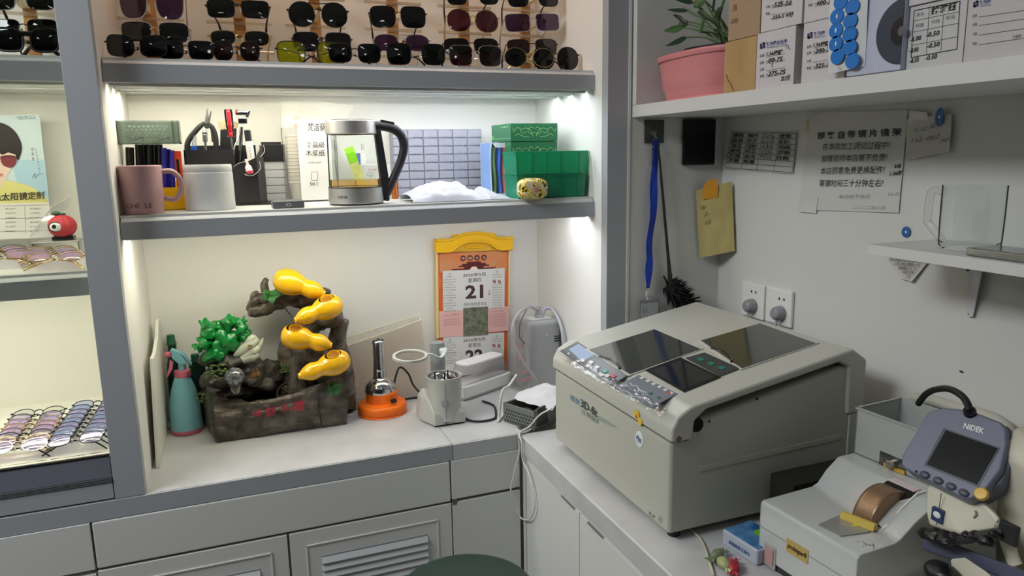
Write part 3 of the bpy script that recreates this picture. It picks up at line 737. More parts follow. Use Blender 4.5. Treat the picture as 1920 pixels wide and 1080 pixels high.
# things behind the kettle
Yp = .30
t = thing('snack_pouch', 'slim yellow green pouch leaning behind the glass kettle', 'pouch', P2(665, 370, Yp))
a, b = P2(688, 372, Yp), P2(653, 276, Yp); d = (b - a).normalized(); s_ = Vector((d.z, 0, -d.x)); F_ = Matrix((s_, Vector((0, 1, 0)), d)).transposed()
L = (b - a).length
m = MB(frame(a, d, s_)); m.hull([(-.0125, -.001, 0), (.0125, -.001, 0), (-.0125, .001, 0), (.0125, .001, 0), (-.0115, -.005, .012), (.0115, -.005, .012), (-.0115, .005, .012), (.0115, .005, .012), (-.0115, -.005, L * .72), (.0115, -.005, L * .72), (-.0115, .005, L * .72), (.0115, .005, L * .72)], .001)
m.build('pouch', mat('cream green print', (236, 226, 156), .4, vary=((196, 214, 100), 40)), t)
m = MB(frame(a, d, s_)); m.hull([(-.0117, -.0052, L * .70), (.0117, -.0052, L * .70), (-.0117, .0052, L * .70), (.0117, .0052, L * .70), (-.0117, -.0045, L * .9), (.0117, -.0045, L * .9), (-.0117, .0045, L * .9), (.0117, .0045, L * .9), (-.0125, -.0006, L), (.0125, -.0006, L), (.0125, .0006, L), (-.0125, .0006, L)], .0005); m.build('top_band', mat('lime green film', (150, 226, 50), .4), t)
t = thing('carton', 'white printed carton standing behind the kettle handle', 'box', P2(708, 374, Yp))
x0, x1 = X_(682, Yp + .02, 340), X_(733, Yp + .02, 340)
MB().span((x0, Yp + .02, S2T), (x1, Yp + .07, Z_(309, Yp + .02, 700)), bev=.001).build('carton', PAPER, t)
m = MB(); tx(m, '好喝不贵', 690, 316, 722, 321, Yp + .0195); tx(m, '净含量', 690, 350, 705, 356, Yp + .0195); m.build('lettering', mat('pink print', (200, 130, 150), .6), t)
t = thing('medicine_box', 'narrow white and blue box behind the carton and kettle', 'box', P2(688, 374, Yp + .1))
MB().span((X_(666, .40, 300), .40, S2T), (X_(686, .40, 300), .43, Z_(287, .40, 680)), bev=.0008).build('carton', PAPER, t)
MB().span((X_(668, .398, 300), .3985, Z_(318, .40, 680)), (X_(676, .398, 300), .3995, Z_(287, .40, 680))).build('stripe', mat('blue stripe', (80, 100, 160), .5), t)
tag(MB().cyl(P2(742, 383, .31) * 1.0, P2(742, 383, .31) + Vector((0, 0, .055)), .0095, n=20, bev=.002).build('amber_vial', clear('amber glass', (236, 150, 60), .05, .03, haze=.4, hazec=(230, 140, 40))), 'small amber vial standing just right of the kettle base', 'vial')
bpy.data.objects['amber_vial'].location.z = S2T - P2(742, 383, .31).z

# clear drawer cabinet for small parts
Y = .415; x0, x1 = X_(737, Y, 290), X_(903, Y, 290); zt = Z_(243, Y, 820); zb_ = S2T + .001
t = thing('parts_cabinet', 'clear plastic cabinet of tiny parts drawers behind the white bag', 'drawer cabinet', ((x0 + x1) / 2, Y, zb_))
CLR = clear('clear drawer plastic', (240, 241, 248), .05, .06, haze=.46, hazec=(248, 248, 255), fres=1.12)
m = MB(); m.span((x0, Y + .03, zb_), (x1, Y + .042, zt)); nr, nc = 8, 6
for i in range(nc + 1):
    xx = x0 + (x1 - x0) * i / nc; m.span((xx - .0008, Y, zb_), (xx + .0008, Y + .03, zt))
for j in range(nr + 1):
    zz = zb_ + (zt - zb_) * j / nr; m.span((x0, Y, zz - .0008), (x1, Y + .03, zz + .0008))
m.build('frame', CLR, t)
speck = mat('dark small parts', (60, 58, 62), .5); rnd = random.Random(3)
for j in range(nr):
    for i in range(nc):
        xa_, xb2 = x0 + (x1 - x0) * i / nc + .0016, x0 + (x1 - x0) * (i + 1) / nc - .0016; za, zb2 = zb_ + (zt - zb_) * j / nr + .0016, zb_ + (zt - zb_) * (j + 1) / nr - .0016
        d = MB().span((xa_, Y - .003, za), (xb2, Y + .0, zb2), bev=.0006)
        d.span(((xa_ + xb2) / 2 - .004, Y - .006, za + .002), ((xa_ + xb2) / 2 + .004, Y - .003, za + .004))
        d = d.build('drawer', CLR, t)
        m = MB()
        for q in range(rnd.randint(1, 4)):
            px_ = rnd.uniform(xa_ + .003, xb2 - .003); pz_ = za + .002 + rnd.uniform(0, .003); m.tube([(px_ - .002, Y + .002, pz_), (px_ + rnd.uniform(.001, .003), Y + .002, pz_ + rnd.uniform(-.0005, .0015))], .0007, 5)
        m.build('contents', speck, d)

# crumpled white carrier bag
Y = .205; xa_, xb2 = X_(757, Y, 360), X_(938, Y, 360)
def wb(u, v):
    x = xa_ + (xb2 - xa_) * u
    y = .105 + .155 * v
    prof = (math.sin(math.pi * min(1, u * 1.25 + .06)) ** .6 if u < .75 else math.sin(math.pi * .999) + max(0, (1 - u) / .25) ** .8 * .62)
    hz = (.044 if u < .6 else .036) * prof * math.sin(math.pi * v) ** .55
    nz = noise.noise((x * 28, y * 28, 3.1)) * .010 + noise.noise((x * 70, y * 70, 1)) * .004
    ins = min(u, 1 - u, v, 1 - v) * 8
    return (x + noise.noise((u * 6, v * 6, 5)) * .006, y, S2T + .0008 + max(0, hz + nz * min(1, ins)))
tag(MB().grid(wb, 60, 34, th=.0006).build('carrier_bag', mat('thin white plastic film', (214, 214, 224), .45, sss=.2)), 'crumpled white plastic bag lying between kettle and green boxes', 'plastic bag')

# blue box with folded cloths showing
Y0, Y1 = .245, .335; xl, xm, xr = X_(901, Y1, 300), X_(921, Y0, 300), X_(955, Y0, 300)
zt = Z_(268, Y0, 930)
t = thing('cloth_box', 'blue and white box with folded cleaning cloths showing through its slot', 'box', (xm, Y0, S2T))
BLU = mat('sky blue card', (128, 160, 214), .5)
m = MB(); m.prism([(xm, Y0, S2T), (xl, Y1, S2T), (xl, Y1, zt), (xm, Y0, zt)], (.0015, .001, 0)); m.build('side', BLU, t)
m = MB(); m.span((xr - .005, Y0 - .001, S2T), (xr, Y0 + .004, zt + .002)); m.span((xr - .002, Y0, S2T), (xr, Y1, zt)); m.span((xm, Y0, S2T), (xr, Y0 + .004, S2T + .007)); m.span((xl, Y1 - .002, S2T), (xr, Y1, zt)); m.prism([(xm, Y0 + .05, zt), (xr, Y0 + .05, zt), (xr, Y1, zt), (xl, Y1, zt)], (0, 0, .0015)); m.prism([(xm + .004, Y0, zt), (xr - .004, Y0, zt), (xr - .004, Y0, zt - .013), (xm + .013, Y0, zt - .012)], (0, .0012, 0)); m.tube([(xm + .002, Y0 + .0, zt), (xm - .001, Y0, zt - .02), (xm - .003, Y0, zt - .05), (xm + .001, Y0, S2T + .004)], .0014, 6, 6); m.build('frame', mat('white card', (224, 228, 234), .5), t)
for i, (c, a, b) in enumerate((((104, 130, 88), .02, .34), ((72, 110, 196), .34, .68), ((206, 122, 116), .68, .98))):
    xa2, xb3 = xm + .003 + (xr - xm - .008) * a, xm + .003 + (xr - xm - .008) * b
    m = MB(); m.grid(lambda u, v: (xa2 + (xb3 - xa2) * u + .0025 * math.sin(v * 7 + i), Y0 + .0075 + .006 * math.cos(u * 6.3) + .002 * math.sin(v * 9), S2T + .008 + (zt - S2T - .02) * v), 10, 12, th=.002)
    tag(m.build('cleaning_cloth', mat('cloth ' + str(c), c, .9)), ('green', 'blue', 'pink')[i] + ' folded cleaning cloth inside the blue and white box', 'cloth')

# green patterned boxes
GRN = mat('deep green card', (44, 110, 74), .4); GOLD = mat('pale gold print', (150, 196, 128), .45)
def ornament(m, x0, x1, z0, z1, Y):
    cx_, cz = (x0 + x1) / 2, (z0 + z1) / 2; w, h = (x1 - x0) / 2, (z1 - z0) / 2
    for s in (-1, 1):
        for pts in (((.08, -.55), (.2, .35), (.45, .55), (.62, .2), (.5, -.1), (.36, .1)), ((.25, -.6), (.5, -.55), (.72, -.2), (.86, -.45)), ((.60, .45), (.78, .6), (.92, .1), (.97, .6)), ((.04, .5), (.16, .7), (.3, .2), (.16, -.2), (.02, .0))):
            m.tube([(cx_ + s * a * w, Y, cz + b * h) for a, b in pts], .0008, 5, 5)
def gbox(label, x0, x1, Y0, Y1, z0, z1, orn=True):
    t = thing('gift_box', label, 'box', ((x0 + x1) / 2, Y0, z0))
    MB().span((x0, Y0, z0), (x1, Y1, z1), bev=.0012).build('box', GRN, t)
    m = MB(); ornament(m, x0 + .004, x1 - .004, z0 + .004, z1 - .004, Y0 - .0003)
    for q in range(9): m.ell((x0 + .01 + (x1 - x0 - .02) * q / 8, Y0 + .012, z1 + .0001), (.004, .006, .0008), nu=8, nv=4)
    m.build('ornament', GOLD, t)
    m = MB(); m.tube([(x0 - .0003, Y1 - .006, z0 + .009), (x0 - .0003, Y0 + .004, z0 + .009)], .0008, 5); m.ell((x0 - .0003, Y1 - .012, z0 + .014), (.0006, .006, .005), nu=12, nv=6)
    m.tube([(x0 - .0004, Y0 + .02 + .05 * q / 5, z1 - .010 + .003 * (q % 2)) for q in range(6)], .0007, 5, 4); m.build('side_print', GOLD, t)
    return t
Yg = .20; xg0, xg1 = X_(957, Yg, 250), X_(1045, Yg, 250)
zc1, zc2 = Z_(265, Yg, 1000), Z_(231, Yg, 1000); zc0 = Z_(301, Yg, 1000)
hB = (zc1 - S2T) / 2
gbox('dark green patterned box at the bottom of the green box stack', xg0 + .002, xg1 + .001, Yg, Yg + .15, S2T, S2T + hB - .0005)
gbox('dark green patterned box in the middle of the green box stack', xg0 + .001, xg1, Yg, Yg + .15, S2T + hB, zc1 - .0008)
gbox('dark green patterned box on top of the green box stack', xg0, xg1, Yg - .002, Yg + .15, zc1, zc2)

# stacked green bins
Y0, Y1 = .095, .19; GPL = clear('green translucent plastic', (80, 214, 176), .04, .15, haze=.55, hazec=(20, 196, 150), fres=1.2)
def bin_(label, pxl, pxr, z0, z1):
    xa2, xb3 = X_(pxl, Y0, 330), X_(pxr, Y0, 330)
    t = thing('storage_bin', label, 'plastic bin', ((xa2 + xb3) / 2, Y0, z0))
    m = MB(); th = .002; ins = .004; zr = z1 - .003
    def wall(a, b): m.prism([(a[0], a[1], zr), (b[0], b[1], zr), (b[2], b[3], z0), (a[2], a[3], z0)], (0, th, 0) if abs(a[1] - b[1]) < 1e-6 else (th, 0, 0))
    A = (xa2, Y0, xa2 + ins, Y0 + ins); B = (xb3, Y0, xb3 - ins, Y0 + ins); C_ = (xb3, Y1, xb3 - ins, Y1 - ins); D = (xa2, Y1, xa2 + ins, Y1 - ins)
    wall(A, B); wall(D, C_); wall(A, D); wall(B, C_)
    m.span((xa2 + ins, Y0 + ins, z0), (xb3 - ins, Y1 - ins, z0 + th)); m.build('bin', GPL, t)
    m = MB()
    for u in (.22, .42, .62, .88):
        xx = xa2 + (xb3 - xa2) * u; m.prism([(xx, Y0 - .0003, z1 - .004), (xx + .003, Y0 - .0003, z1 - .004), (xx + .003, Y0 + ins - .0003, z0), (xx, Y0 + ins - .0003, z0)], (0, -.0012, 0))
    m.build('ribs', GPL, t)
    m = MB()
    for a, b in (((xa2 - .003, Y0 - .003, zr), (xb3 + .003, Y0 + .001, z1)), ((xa2 - .003, Y1 - .001, zr), (xb3 + .003, Y1 + .003, z1)), ((xa2 - .003, Y0, zr), (xa2 + .001, Y1, z1)), ((xb3 - .001, Y0, zr), (xb3 + .003, Y1, z1))): m.span(a, b, bev=.0008)
    m.build('rim', GPL, t)
zmid = Z_(327, Y0, 1040); ztopb = Z_(283, Y0, 1040)
def lower_fill(t, z0, z1):
    MB().span((X_(976, Y0, 330), Y0 + .012, z0 + .003), (X_(1094, Y0, 330), Y1 - .010, z1 - .006), bev=.002).build('contents', mat('dark teal refill', (16, 84, 70), .6), t)
bin_('lower translucent green bin of the stacked pair on the shelf', 970, 1098, S2T, zmid)
lower_fill(bpy.data.objects['storage_bin'], S2T, zmid)
bin_('upper translucent green bin of the stacked pair on the shelf', 968, 1101, zmid + .0005, ztopb)

# yellow floral roll
Y = .092; a, b = P2(990, 353, Y), None; k = mpp(a)
t = thing('tissue_roll', 'yellow flowered plump tissue pack in front of the green bins', 'tissue pack', (a.x, Y - .025, S2T))
m = MB(); rw, rh = 29 * k, 19.5 * k
m.grid(lambda u, v: (a.x + rw * math.copysign(abs(math.cos(2 * math.pi * u)) ** .6, math.cos(2 * math.pi * u)) * math.sin(math.pi * v) ** .35 * (1 + .03 * noise.noise((u * 9, v * 9, 2))), Y - .028 - .024 * math.cos(math.pi * v), S2T + rh + rh * math.copysign(abs(math.sin(2 * math.pi * u)) ** .6, math.sin(2 * math.pi * u)) * math.sin(math.pi * v) ** .35), 40, 14, closed_u=True)
fm = mat('flower film', (238, 234, 226), .35)
nt = fm.node_tree; tc = nt.nodes.new('ShaderNodeTexCoord'); v = nt.nodes.new('ShaderNodeTexNoise'); v.inputs['Scale'].default_value = 70; v.inputs['Detail'].default_value = 2; v.inputs['Distortion'].default_value = 1.5
cr = nt.nodes.new('ShaderNodeValToRGB'); cr.color_ramp.interpolation = 'CONSTANT'; e = cr.color_ramp.elements
e[0].color = rgb(40, 38, 34); e[1].position = .40; e[1].color = rgb(236, 208, 40)
for p_, c_ in ((.52, (240, 238, 230)), (.62, (226, 176, 170)), (.66, (196, 170, 30))):
    q = e.new(p_); q.color = rgb(*c_)
nt.links.new(tc.outputs['Object'], v.inputs['Vector']); nt.links.new(v.outputs['Fac'], cr.inputs['Fac']); nt.links.new(cr.outputs['Color'], nt.nodes['Principled BSDF'].inputs['Base Color'])
m.build('pack', fm, t)
m = MB()
for q in range(10): m.tube([(a.x + math.cos(q * .628) * .002, Y - .054, S2T + rh + math.sin(q * .628) * .002), (a.x + math.cos(q * .628) * .009, Y - .052, S2T + rh + math.sin(q * .628) * .009)], .0012, 5)
m.build('twisted_end', mat('pink film', (214, 170, 168), .4), t)
# ------------------------------------------------------------------ things on the worktop under the shelves
def gnarl(mb, amp, sc, sxyz=(1, 1, 1), seed=0.0, ridge=False):
    bm = mb.bm; bm.normal_update()
    for v in bm.verts:
        p = Vector((v.co.x * sxyz[0], v.co.y * sxyz[1], v.co.z * sxyz[2])) * sc + Vector((seed, seed, seed))
        n = noise.noise(p) + .5 * noise.noise(p * 2.3)
        if ridge: n = 1 - 2 * abs(n)
        v.co += v.normal * amp * n
    return mb
# --- water fountain
YF = .243
t = thing('tabletop_fountain', 'dark log shaped water fountain with four yellow gourds and a jade cabbage', 'fountain', (.07, .33, ZC))
BARK = mat('dark resin bark', (52, 46, 41), .3, bump=(55, .7), vary=((116, 105, 92), 24), coat=.15)
BARK2 = mat('grey resin wood', (84, 78, 70), .38, bump=(60, .6), vary=((40, 35, 31), 16))
tops = [(372, 742), (388, 740), (400, 752), (420, 759), (470, 757), (520, 750), (560, 738), (600, 722), (640, 704), (656, 690)]
def top_z(px):
    for (a, za), (b, zb_) in zip(tops, tops[1:]):
        if px <= b: return Z_(za + (zb_ - za) * (px - a) / (b - a), YF, px)
    return Z_(690, YF, 656)
m = MB()
def fw(u, v):
    px = 402 + (649 - 402) * u
    x = X_(px, YF, 780); z0 = ZC; zt_ = top_z(px)
    bulge = .010 * math.sin(math.pi * v)
    return (x, YF + .006 - bulge - .004 * u + .004 * abs(math.sin(v * 9 + u * 2)), z0 + (zt_ - z0) * v)
m.grid(fw, 90, 30, th=-.034)
xl0, xl1 = X_(402, YF, 800), X_(649, YF, 780)
m.grid(lambda u, v: (xl0 - .030 * u - .006 * math.sin(math.pi * v) + (.004 if v > .9 else 0), YF + .008 + .155 * u, ZC + (top_z(402) + .004 * (1 - u) - ZC) * v), 24, 20, th=.036)
m.grid(lambda u, v: (xl1 - .030 + .030 * (1 - v * .0) + .006 * math.sin(math.pi * v), YF + .006 + .17 * u, ZC + (top_z(652) - ZC) * v + .04 * u * v), 24, 20, th=-.04)
m.span((xl0 - .02, YF + .16, ZC), (xl1, YF + .185, ZC + .11), bev=.01)
m.span((xl0, YF + .02, ZC), (xl1 - .01, YF + .17, ZC + .05))
gnarl(m, .0032, 26, (.35, .6, 2.2), 3.0, True)
for v in m.bm.verts: v.co.z = max(v.co.z, ZC + .0006)
m.build('log_basin', BARK, t)
for (ax, ay, bx, by) in ((400, 752, 408, 828), (456, 762, 458, 784), (597, 728, 604, 800)): MB().tube([at(ax, ay, Y=YF - .004), at((ax + bx) / 2 - 4, (ay + by) / 2, Y=YF - .008), at(bx, by, Y=YF - .004)], .0016, 6, 5).build('plank_joint', BARK2, t)
m = MB(); m.tube([at(420 + 26 * i / 8, 782 + (4 if i in (0, 8) else -1), Y=YF - .0075) for i in range(9)], .0015, 6, 3); m.ell(at(434, 792, Y=YF - .003), (.015, .007, .013), warp=.003); m.build('knot', BARK2, t)
MB().grid(lambda u, v: (xl0 + .0 + (xl1 - xl0 - .02) * u, YF + .02 + .14 * v, ZC + .070 + .0008 * math.sin(u * 40) * math.sin(v * 30)), 30, 16).build('water', clear('dark water', (120, 120, 116), .06, .03, haze=.1, hazec=(40, 40, 38)), t)
m = MB(); RD = [('多', 474, 769, 492, 787), ('财', 498, 763, 518, 781), ('多', 526, 758, 543, 777), ('福', 548, 752, 570, 772)]
yt = YF - .0128
for c, a, b, c2, d in RD: m.quad_text(c, at(a, d + 1, Y=yt), at(c2, d - 3, Y=yt), at(a, b + 1, Y=yt), bold=.02)
m.build('lettering', mat('crimson paint', (176, 44, 66), .5), t)
# trunk
m = MB()
def TB(pts, Y, r, n=14, sm=8): m.tube([at(a, b, Y=(Y[i] if isinstance(Y, (list, tuple)) else Y)) for i, (a, b) in enumerate(pts)], r, n, sm)
TB([(560, 780), (556, 720), (545, 680), (548, 640), (575, 610), (592, 590), (580, 562), (545, 552), (515, 566), (492, 580), (468, 583)], [.35, .36, .37, .37, .37, .37, .375, .37, .37, .365, .36], [.045, .042, .032, .03, .034, .036, .034, .030, .024, .016, .013], 20)
TB([(470, 583), (480, 562), (500, 560), (520, 556)], .362, [.010, .012, .013, .014])
TB([(497, 545), (496, 532), (500, 524)], .37, [.008, .007, .003]); TB([(475, 560), (478, 552), (484, 552)], .36, [.006, .008, .005])
TB([(560, 560), (600, 552), (616, 545)], [.36, .35, .345], [.024, .018, .008])
TB([(600, 600), (630, 596), (640, 592)], [.35, .31, .30], [.026, .022, .012])
TB([(640, 600), (632, 640), (640, 690), (640, 760)], [.35, .36, .36, .36], [.018, .022, .03, .04])
TB([(560, 660), (590, 668), (612, 664)], [.33, .29, .27], [.022, .024, .014]); TB([(566, 668), (560, 700), (560, 740)], [.31, .31, .31], [.018, .022, .03])
TB([(600, 705), (640, 700), (652, 690)], [.29, .27, .26], [.022, .024, .015]); TB([(640, 700), (648, 740)], [.28, .27], [.022, .03])
gnarl(m, .0045, 38, (1, 1, .55), 1.0, True)
for v in m.bm.verts: v.co.z = max(v.co.z, ZC + .002)
m.build('trunk', BARK, t)
m = MB()
for q in range(3): m.tube([at(548 + (13 - 4 * q) * math.cos(a) * (1 + .02 * q), 560 + (10 - 3 * q) * math.sin(a), Y=.338 + .002 * q) for a in [k * .5 for k in range(11)]], .0016, 6, 3)
m.tube([at(a, b, Y=.336) for a, b in ((575, 566), (590, 575), (598, 590))], .0015, 6, 4); m.tube([at(a, b, Y=.34) for a, b in ((510, 566), (528, 572), (540, 585), (552, 600))], .0015, 6, 4)
m.build('bark_swirls', BARK2, t)
# rocks to the left
m = MB()
for (a, b, Y, rx, ry, rz, s_) in ((395, 670, .33, .030, .045, .020, 1), (430, 675, .33, .035, .05, .02, 2), (470, 690, .35, .04, .045, .03, 3), (400, 712, .30, .030, .03, .022, 4), (505, 700, .36, .045, .04, .035, 5), (475, 712, .29, .022, .024, .02, 6), (500, 722, .30, .026, .022, .018, 7), (415, 700, .34, .04, .05, .03, 8), (440, 735, .32, .05, .035, .012, 9)):
    m.ell(at(a, b, Y=Y), (rx, ry, rz), nu=30, nv=18, warp=.014, wscale=45, seed=s_)
gnarl(m, .003, 60, (1, 1, 1), 7.0); m.build('rocks', BARK2, t)
r9 = random.Random(5)
for (a, b, Y, n) in ((410, 690, .285, 16), (385, 745, .29, 14), (540, 690, .32, 20), (400, 700, .28, 10)):
    m = MB()
    for q in range(n):
        p = at(a + r9.uniform(-14, 14), b + r9.uniform(-8, 8), Y=Y); m.ell(p, (.004, .004, .003), nu=7, nv=5, warp=.002, wscale=300, seed=q)
    m.build('moss', mat('moss', (86, 108, 58), .8), t)
m = MB()
for q in range(26):
    p = at(478 + r9.uniform(-9, 9), 700 + r9.uniform(-8, 10), Y=.272); m.tube([p, p + Vector((r9.uniform(-.004, .004), -.003, .006))], [.0016, .0006], 5)
m.build('coral_tuft', mat('ochre tuft', (168, 120, 44), .7), t)
# gourds
GOU = mat('yellow glazed gourd', (244, 186, 26), .16, coat=.6)
GIN = mat('gourd inside', (150, 96, 16), .5)
def gourd(a, b, Y, Yb, rbig, hole=None):
    A, B = at(a[0], a[1], Y=Y), at(b[0], b[1], Y=Yb); L = (B - A).length
    prof = [(0, 0), (.34, .012), (.62, .05), (.86, .13), (.98, .24), (1.0, .30), (.95, .40), (.80, .50), (.66, .56), (.62, .60), (.66, .66), (.70, .72), (.68, .78), (.56, .86), (.40, .92), (.28, .96), (.24, .985), (.25, 1.0), (.16, 1.0), (.10, .95), (0, .95)]
    M = frame(A, B - A, (0, -1, 0.3))
    g = MB().lathe([(r * rbig, z * L) for r, z in spline_prof(prof)], M, 40)
    if hole:
        n = Vector((hole[4], -.42, 1)).normalized(); rr = rbig * .50; c = A + (B - A) * .29 + n * rbig * .87
        bmesh.ops.bisect_plane(g.bm, geom=g.bm.verts[:] + g.bm.edges[:] + g.bm.faces[:], plane_co=c, plane_no=n, clear_outer=True)
    g = g.build('gourd', GOU, t)
    if hole:
        MB().lathe([(rr * .88, -.004), (rr * .90, .001), (rr * .96, .0024), (rr * 1.03, .001), (rr * 1.05, -.003)], frame(c, n), 32).build('rim', GOU, g)
        MB().lathe([(rr * .98, -.0035), (0, -.0045)], frame(c, n), 32).build('opening', GIN, g)
    return g
def spline_prof(p): return [(v.x, v.y) for v in spline([Vector((a, b, 0)) for a, b in p], 3)]
gourd((513, 519), (609, 551), .315, .29, .0345)
gourd((640, 566), (553, 601), .265, .235, .0325, (605, 561, .262, .0185, -.15))
gourd((527, 625), (622, 648), .250, .225, .0325, (555, 617, .247, .0195, .0))
gourd((655, 670), (560, 706), .225, .200, .0325, (623, 661, .222, .0185, -.15))
LEAF = mat('leaf green glaze', (70, 132, 74), .3, vary=((36, 88, 44), 40))
def maple(c, n, x, s):
    M = frame(c, n, x); pts = []
    for k in range(30):
        a = 2 * math.pi * k / 30; r = s * (.62 + .38 * abs(math.cos(2.5 * a)) ** .7 + .08 * math.cos(10 * a)); pts.append((r * math.cos(a), r * math.sin(a) * .8, .006 * math.cos(2 * a)))
    g = MB(M); g.poly(pts, th=.0035); g.tube([(s * .8, 0, .006), (0, 0, .004), (-s * .7, 0, .006)], .0012, 6)
    return g
maple(at(510, 553, Y=.33), (-.2, -.8, .5), (1, 0, -.3), .024).build('leaf', LEAF, t)
maple(at(626, 728, Y=.225), (.1, -.9, .5), (1, 0, .4), .022).build('leaf', LEAF, t)
# water wheel
c = at(548, 742, Y=.288); nrm = Vector((.25, -.62, .74)); M = frame(c, nrm, (1, 0, 0)); w = MB(M); Rw = .042
w.lathe([(Rw - .004, -.004), (Rw, -.004), (Rw, .004), (Rw - .004, .004), (Rw - .004, -.004)], None, 36)
for k in range(8):
    a = math.pi * k / 4; w.box((Rw / 2 * math.cos(a), Rw / 2 * math.sin(a), 0), (Rw, .003, .007), M=Matrix.Identity(4) if k == 0 else None) if False else w.tube([(0, 0, 0), (Rw * math.cos(a), Rw * math.sin(a), 0)], .0018, 6)
w.cyl((0, 0, -.006), (0, 0, .008), .007, n=14)
w.build('water_wheel', mat('brown wheel', (58, 38, 26), .4), t)
# glass channel under the ball
a, b, c_, d = at(424, 708, Y=.262), at(455, 706, Y=.262), at(449, 735, Y=.244), at(436, 737, Y=.244)
m = MB(); m.grid(lambda u, v: (a.lerp(b, u)).lerp(d.lerp(c_, u), v) + Vector((0, 0, -.010 * math.sin(math.pi * u) * (1 - v * .5))), 10, 10, th=.0015); m.build('spout', clear('spout film', (190, 186, 170), .05, .06, haze=.25, hazec=(180, 176, 160)), t)
# jade cabbage
JADE = mat('jade green resin', (12, 128, 52), .22, sss=.15, coat=.3)
m = MB()
m.ell(at(418, 642, Y=.325), (.040, .036, .032), nu=36, nv=24, warp=.018, wscale=50, seed=2)
for (a, b, Y, s_, rx, rz) in ((392, 622, .32, 1, .020, .016), (430, 608, .32, 2, .014, .016), (450, 612, .315, 3, .012, .018), (383, 645, .30, 4, .014, .012), (405, 612, .33, 5, .022, .012), (455, 628, .32, 6, .016, .014), (400, 665, .305, 7, .024, .016), (378, 640, .31, 8, .010, .010)):
    m.ell(at(a, b, Y=Y), (rx, .024, rz), nu=24, nv=14, warp=.012, wscale=70, seed=s_)
gnarl(m, .003, 40, (1, 1, .7), 4.0, True)
cab = m.build('cabbage_leaves', JADE, t)
for (a, b, Y, s_) in ((385, 606, .315, 1), (432, 598, .315, 2), (452, 603, .31, 4), (374, 652, .30, 5)):
    m = MB(); p = at(a, b, Y=Y); m.grid(lambda u, v: (p.x + (u - .5) * .026 + .004 * math.sin(v * 6), p.y + (v - .5) * .02 + .004 * math.sin(u * 12 + s_), p.z + .006 * math.cos(u * 9 + s_) + .010 * v - .006), 12, 8, th=.003)
    m.build('cabbage_ruffle', JADE, t)
WJ = mat('milky white jade', (206, 210, 190), .25, sss=.2, coat=.3)
m = MB()
for (a, b, c2, d, r) in ((440, 668, 484, 636, .014), (446, 676, 488, 650, .014), (440, 678, 486, 664, .013), (456, 656, 478, 630, .012)):
    A, B = at(a, b, Y=.312), at(c2, d, Y=.296); m.tube([A, A.lerp(B, .35), A.lerp(B, .75), B], [.006, r, r * 1.05, .006], 14, 6)
m.tube([at(484, 654, Y=.297), at(489, 645, Y=.296), at(493, 634, Y=.295)], [.007, .006, .0015], 10, 5)
m.build('cabbage_stalks', WJ, t)
m = MB(); 
for q in range(7): m.ell(at(470 + r9.uniform(-5, 5), 652 + r9.uniform(-5, 4), Y=.2835), (.0022, .0015, .002), nu=7, nv=5)
m.build('gold_flowers', mat('gilt', (200, 160, 70), .3, .8), t)
# crackle ball (lies loose on its seat)
c = at(440, 707, Y=.268); rb_ = 18.5 * mpp(c)
CRK = mat('crackle glass', (150, 152, 156), .08, .3, coat=.6, vary=((34, 34, 36), 150))
tag(MB().ell(c, rb_, nu=40, nv=26, warp=.0007, wscale=230).build('crackle_ball', CRK), 'silvery crackle glass ball sitting in the fountain below the cabbage', 'glass ball')

# --- white foam board by the side panel
m = MB(); pr = [(.135, ZC, -.2115), (.435, ZC, -.2115), (.435, 1.085, -.205), (.40, 1.102, -.2045), (.375, 1.098, -.2045), (.33, 1.068, -.205), (.25, 1.050, -.2055), (.188, 1.052, -.2055)]
m.prism([(x, y, z) for y, z, x in pr], (.0085, 0, 0), bev=.0015); tag(m.build('foam_board', mat('off white foam board', (226, 224, 212), .6)), 'cream foam board with wavy top standing against the left side panel', 'board')

# --- spray bottle
Y = .368; cx = X_(349, Y, 780); cz = lambda p: Z_(p, Y - .03, 350); k = mpp((cx, Y, .9))
t = thing('spray_bottle', 'blue spray bottle with pink trigger left of the fountain', 'spray bottle', (cx, Y, ZC))
SB = mat('sky blue plastic', (134, 194, 206), .4); SP = mat('coral pink plastic', (226, 120, 140), .4)
R = 28.5 * k; H = cz(712) - ZC + .004
MB().lathe([(0, 0), (R * .92, 0), (R * .98, .003), (R, .011), (R * .99, .012)], frame((cx, Y, ZC)), 36).build('base', SP, t)
MB().lathe([(R * .99, .012), (R * .985, .03), (R * .93, H * .5), (R * .78, H * .74), (R * .55, H * .92), (R * .44, H), (0, H)], frame((cx, Y, ZC)), 36).build('bottle', SB, t)
cx3 = X_(343, Y, 706); MB().lathe([(R * .48, 0), (R * .5, .002), (R * .48, .017), (R * .40, .018), (0, .018)], frame((cx3, Y, ZC + H - .002)), 30, rfun=lambda a, z: 1 + .02 * math.cos(24 * a)).build('collar', SP, t)
yh = Y - .012
m = MB(); m.cyl(Vector((cx3, Y, ZC + H + .01)), at(340, 668, Y=Y), .0095, n=18)
m.prism([at(318, 660, Y=yh), at(324, 664, Y=yh), at(343, 668, Y=yh), at(357, 687, Y=yh), at(360, 684, Y=yh), at(344, 664, Y=yh), at(322, 656, Y=yh)][::-1], (0, .024, 0), bev=.002)
m.prism([at(321, 660, Y=yh), at(322, 672, Y=yh), at(336, 684, Y=yh), at(348, 684, Y=yh), at(350, 678, Y=yh), at(342, 668, Y=yh)], (0, .022, 0), bev=.002)
m.build('spray_head', SB, t)
MB().cyl(at(321, 665, Y=Y), at(309, 665, Y=Y - .004), .0075, .007, n=18, bev=.001).build('nozzle', SP, t)
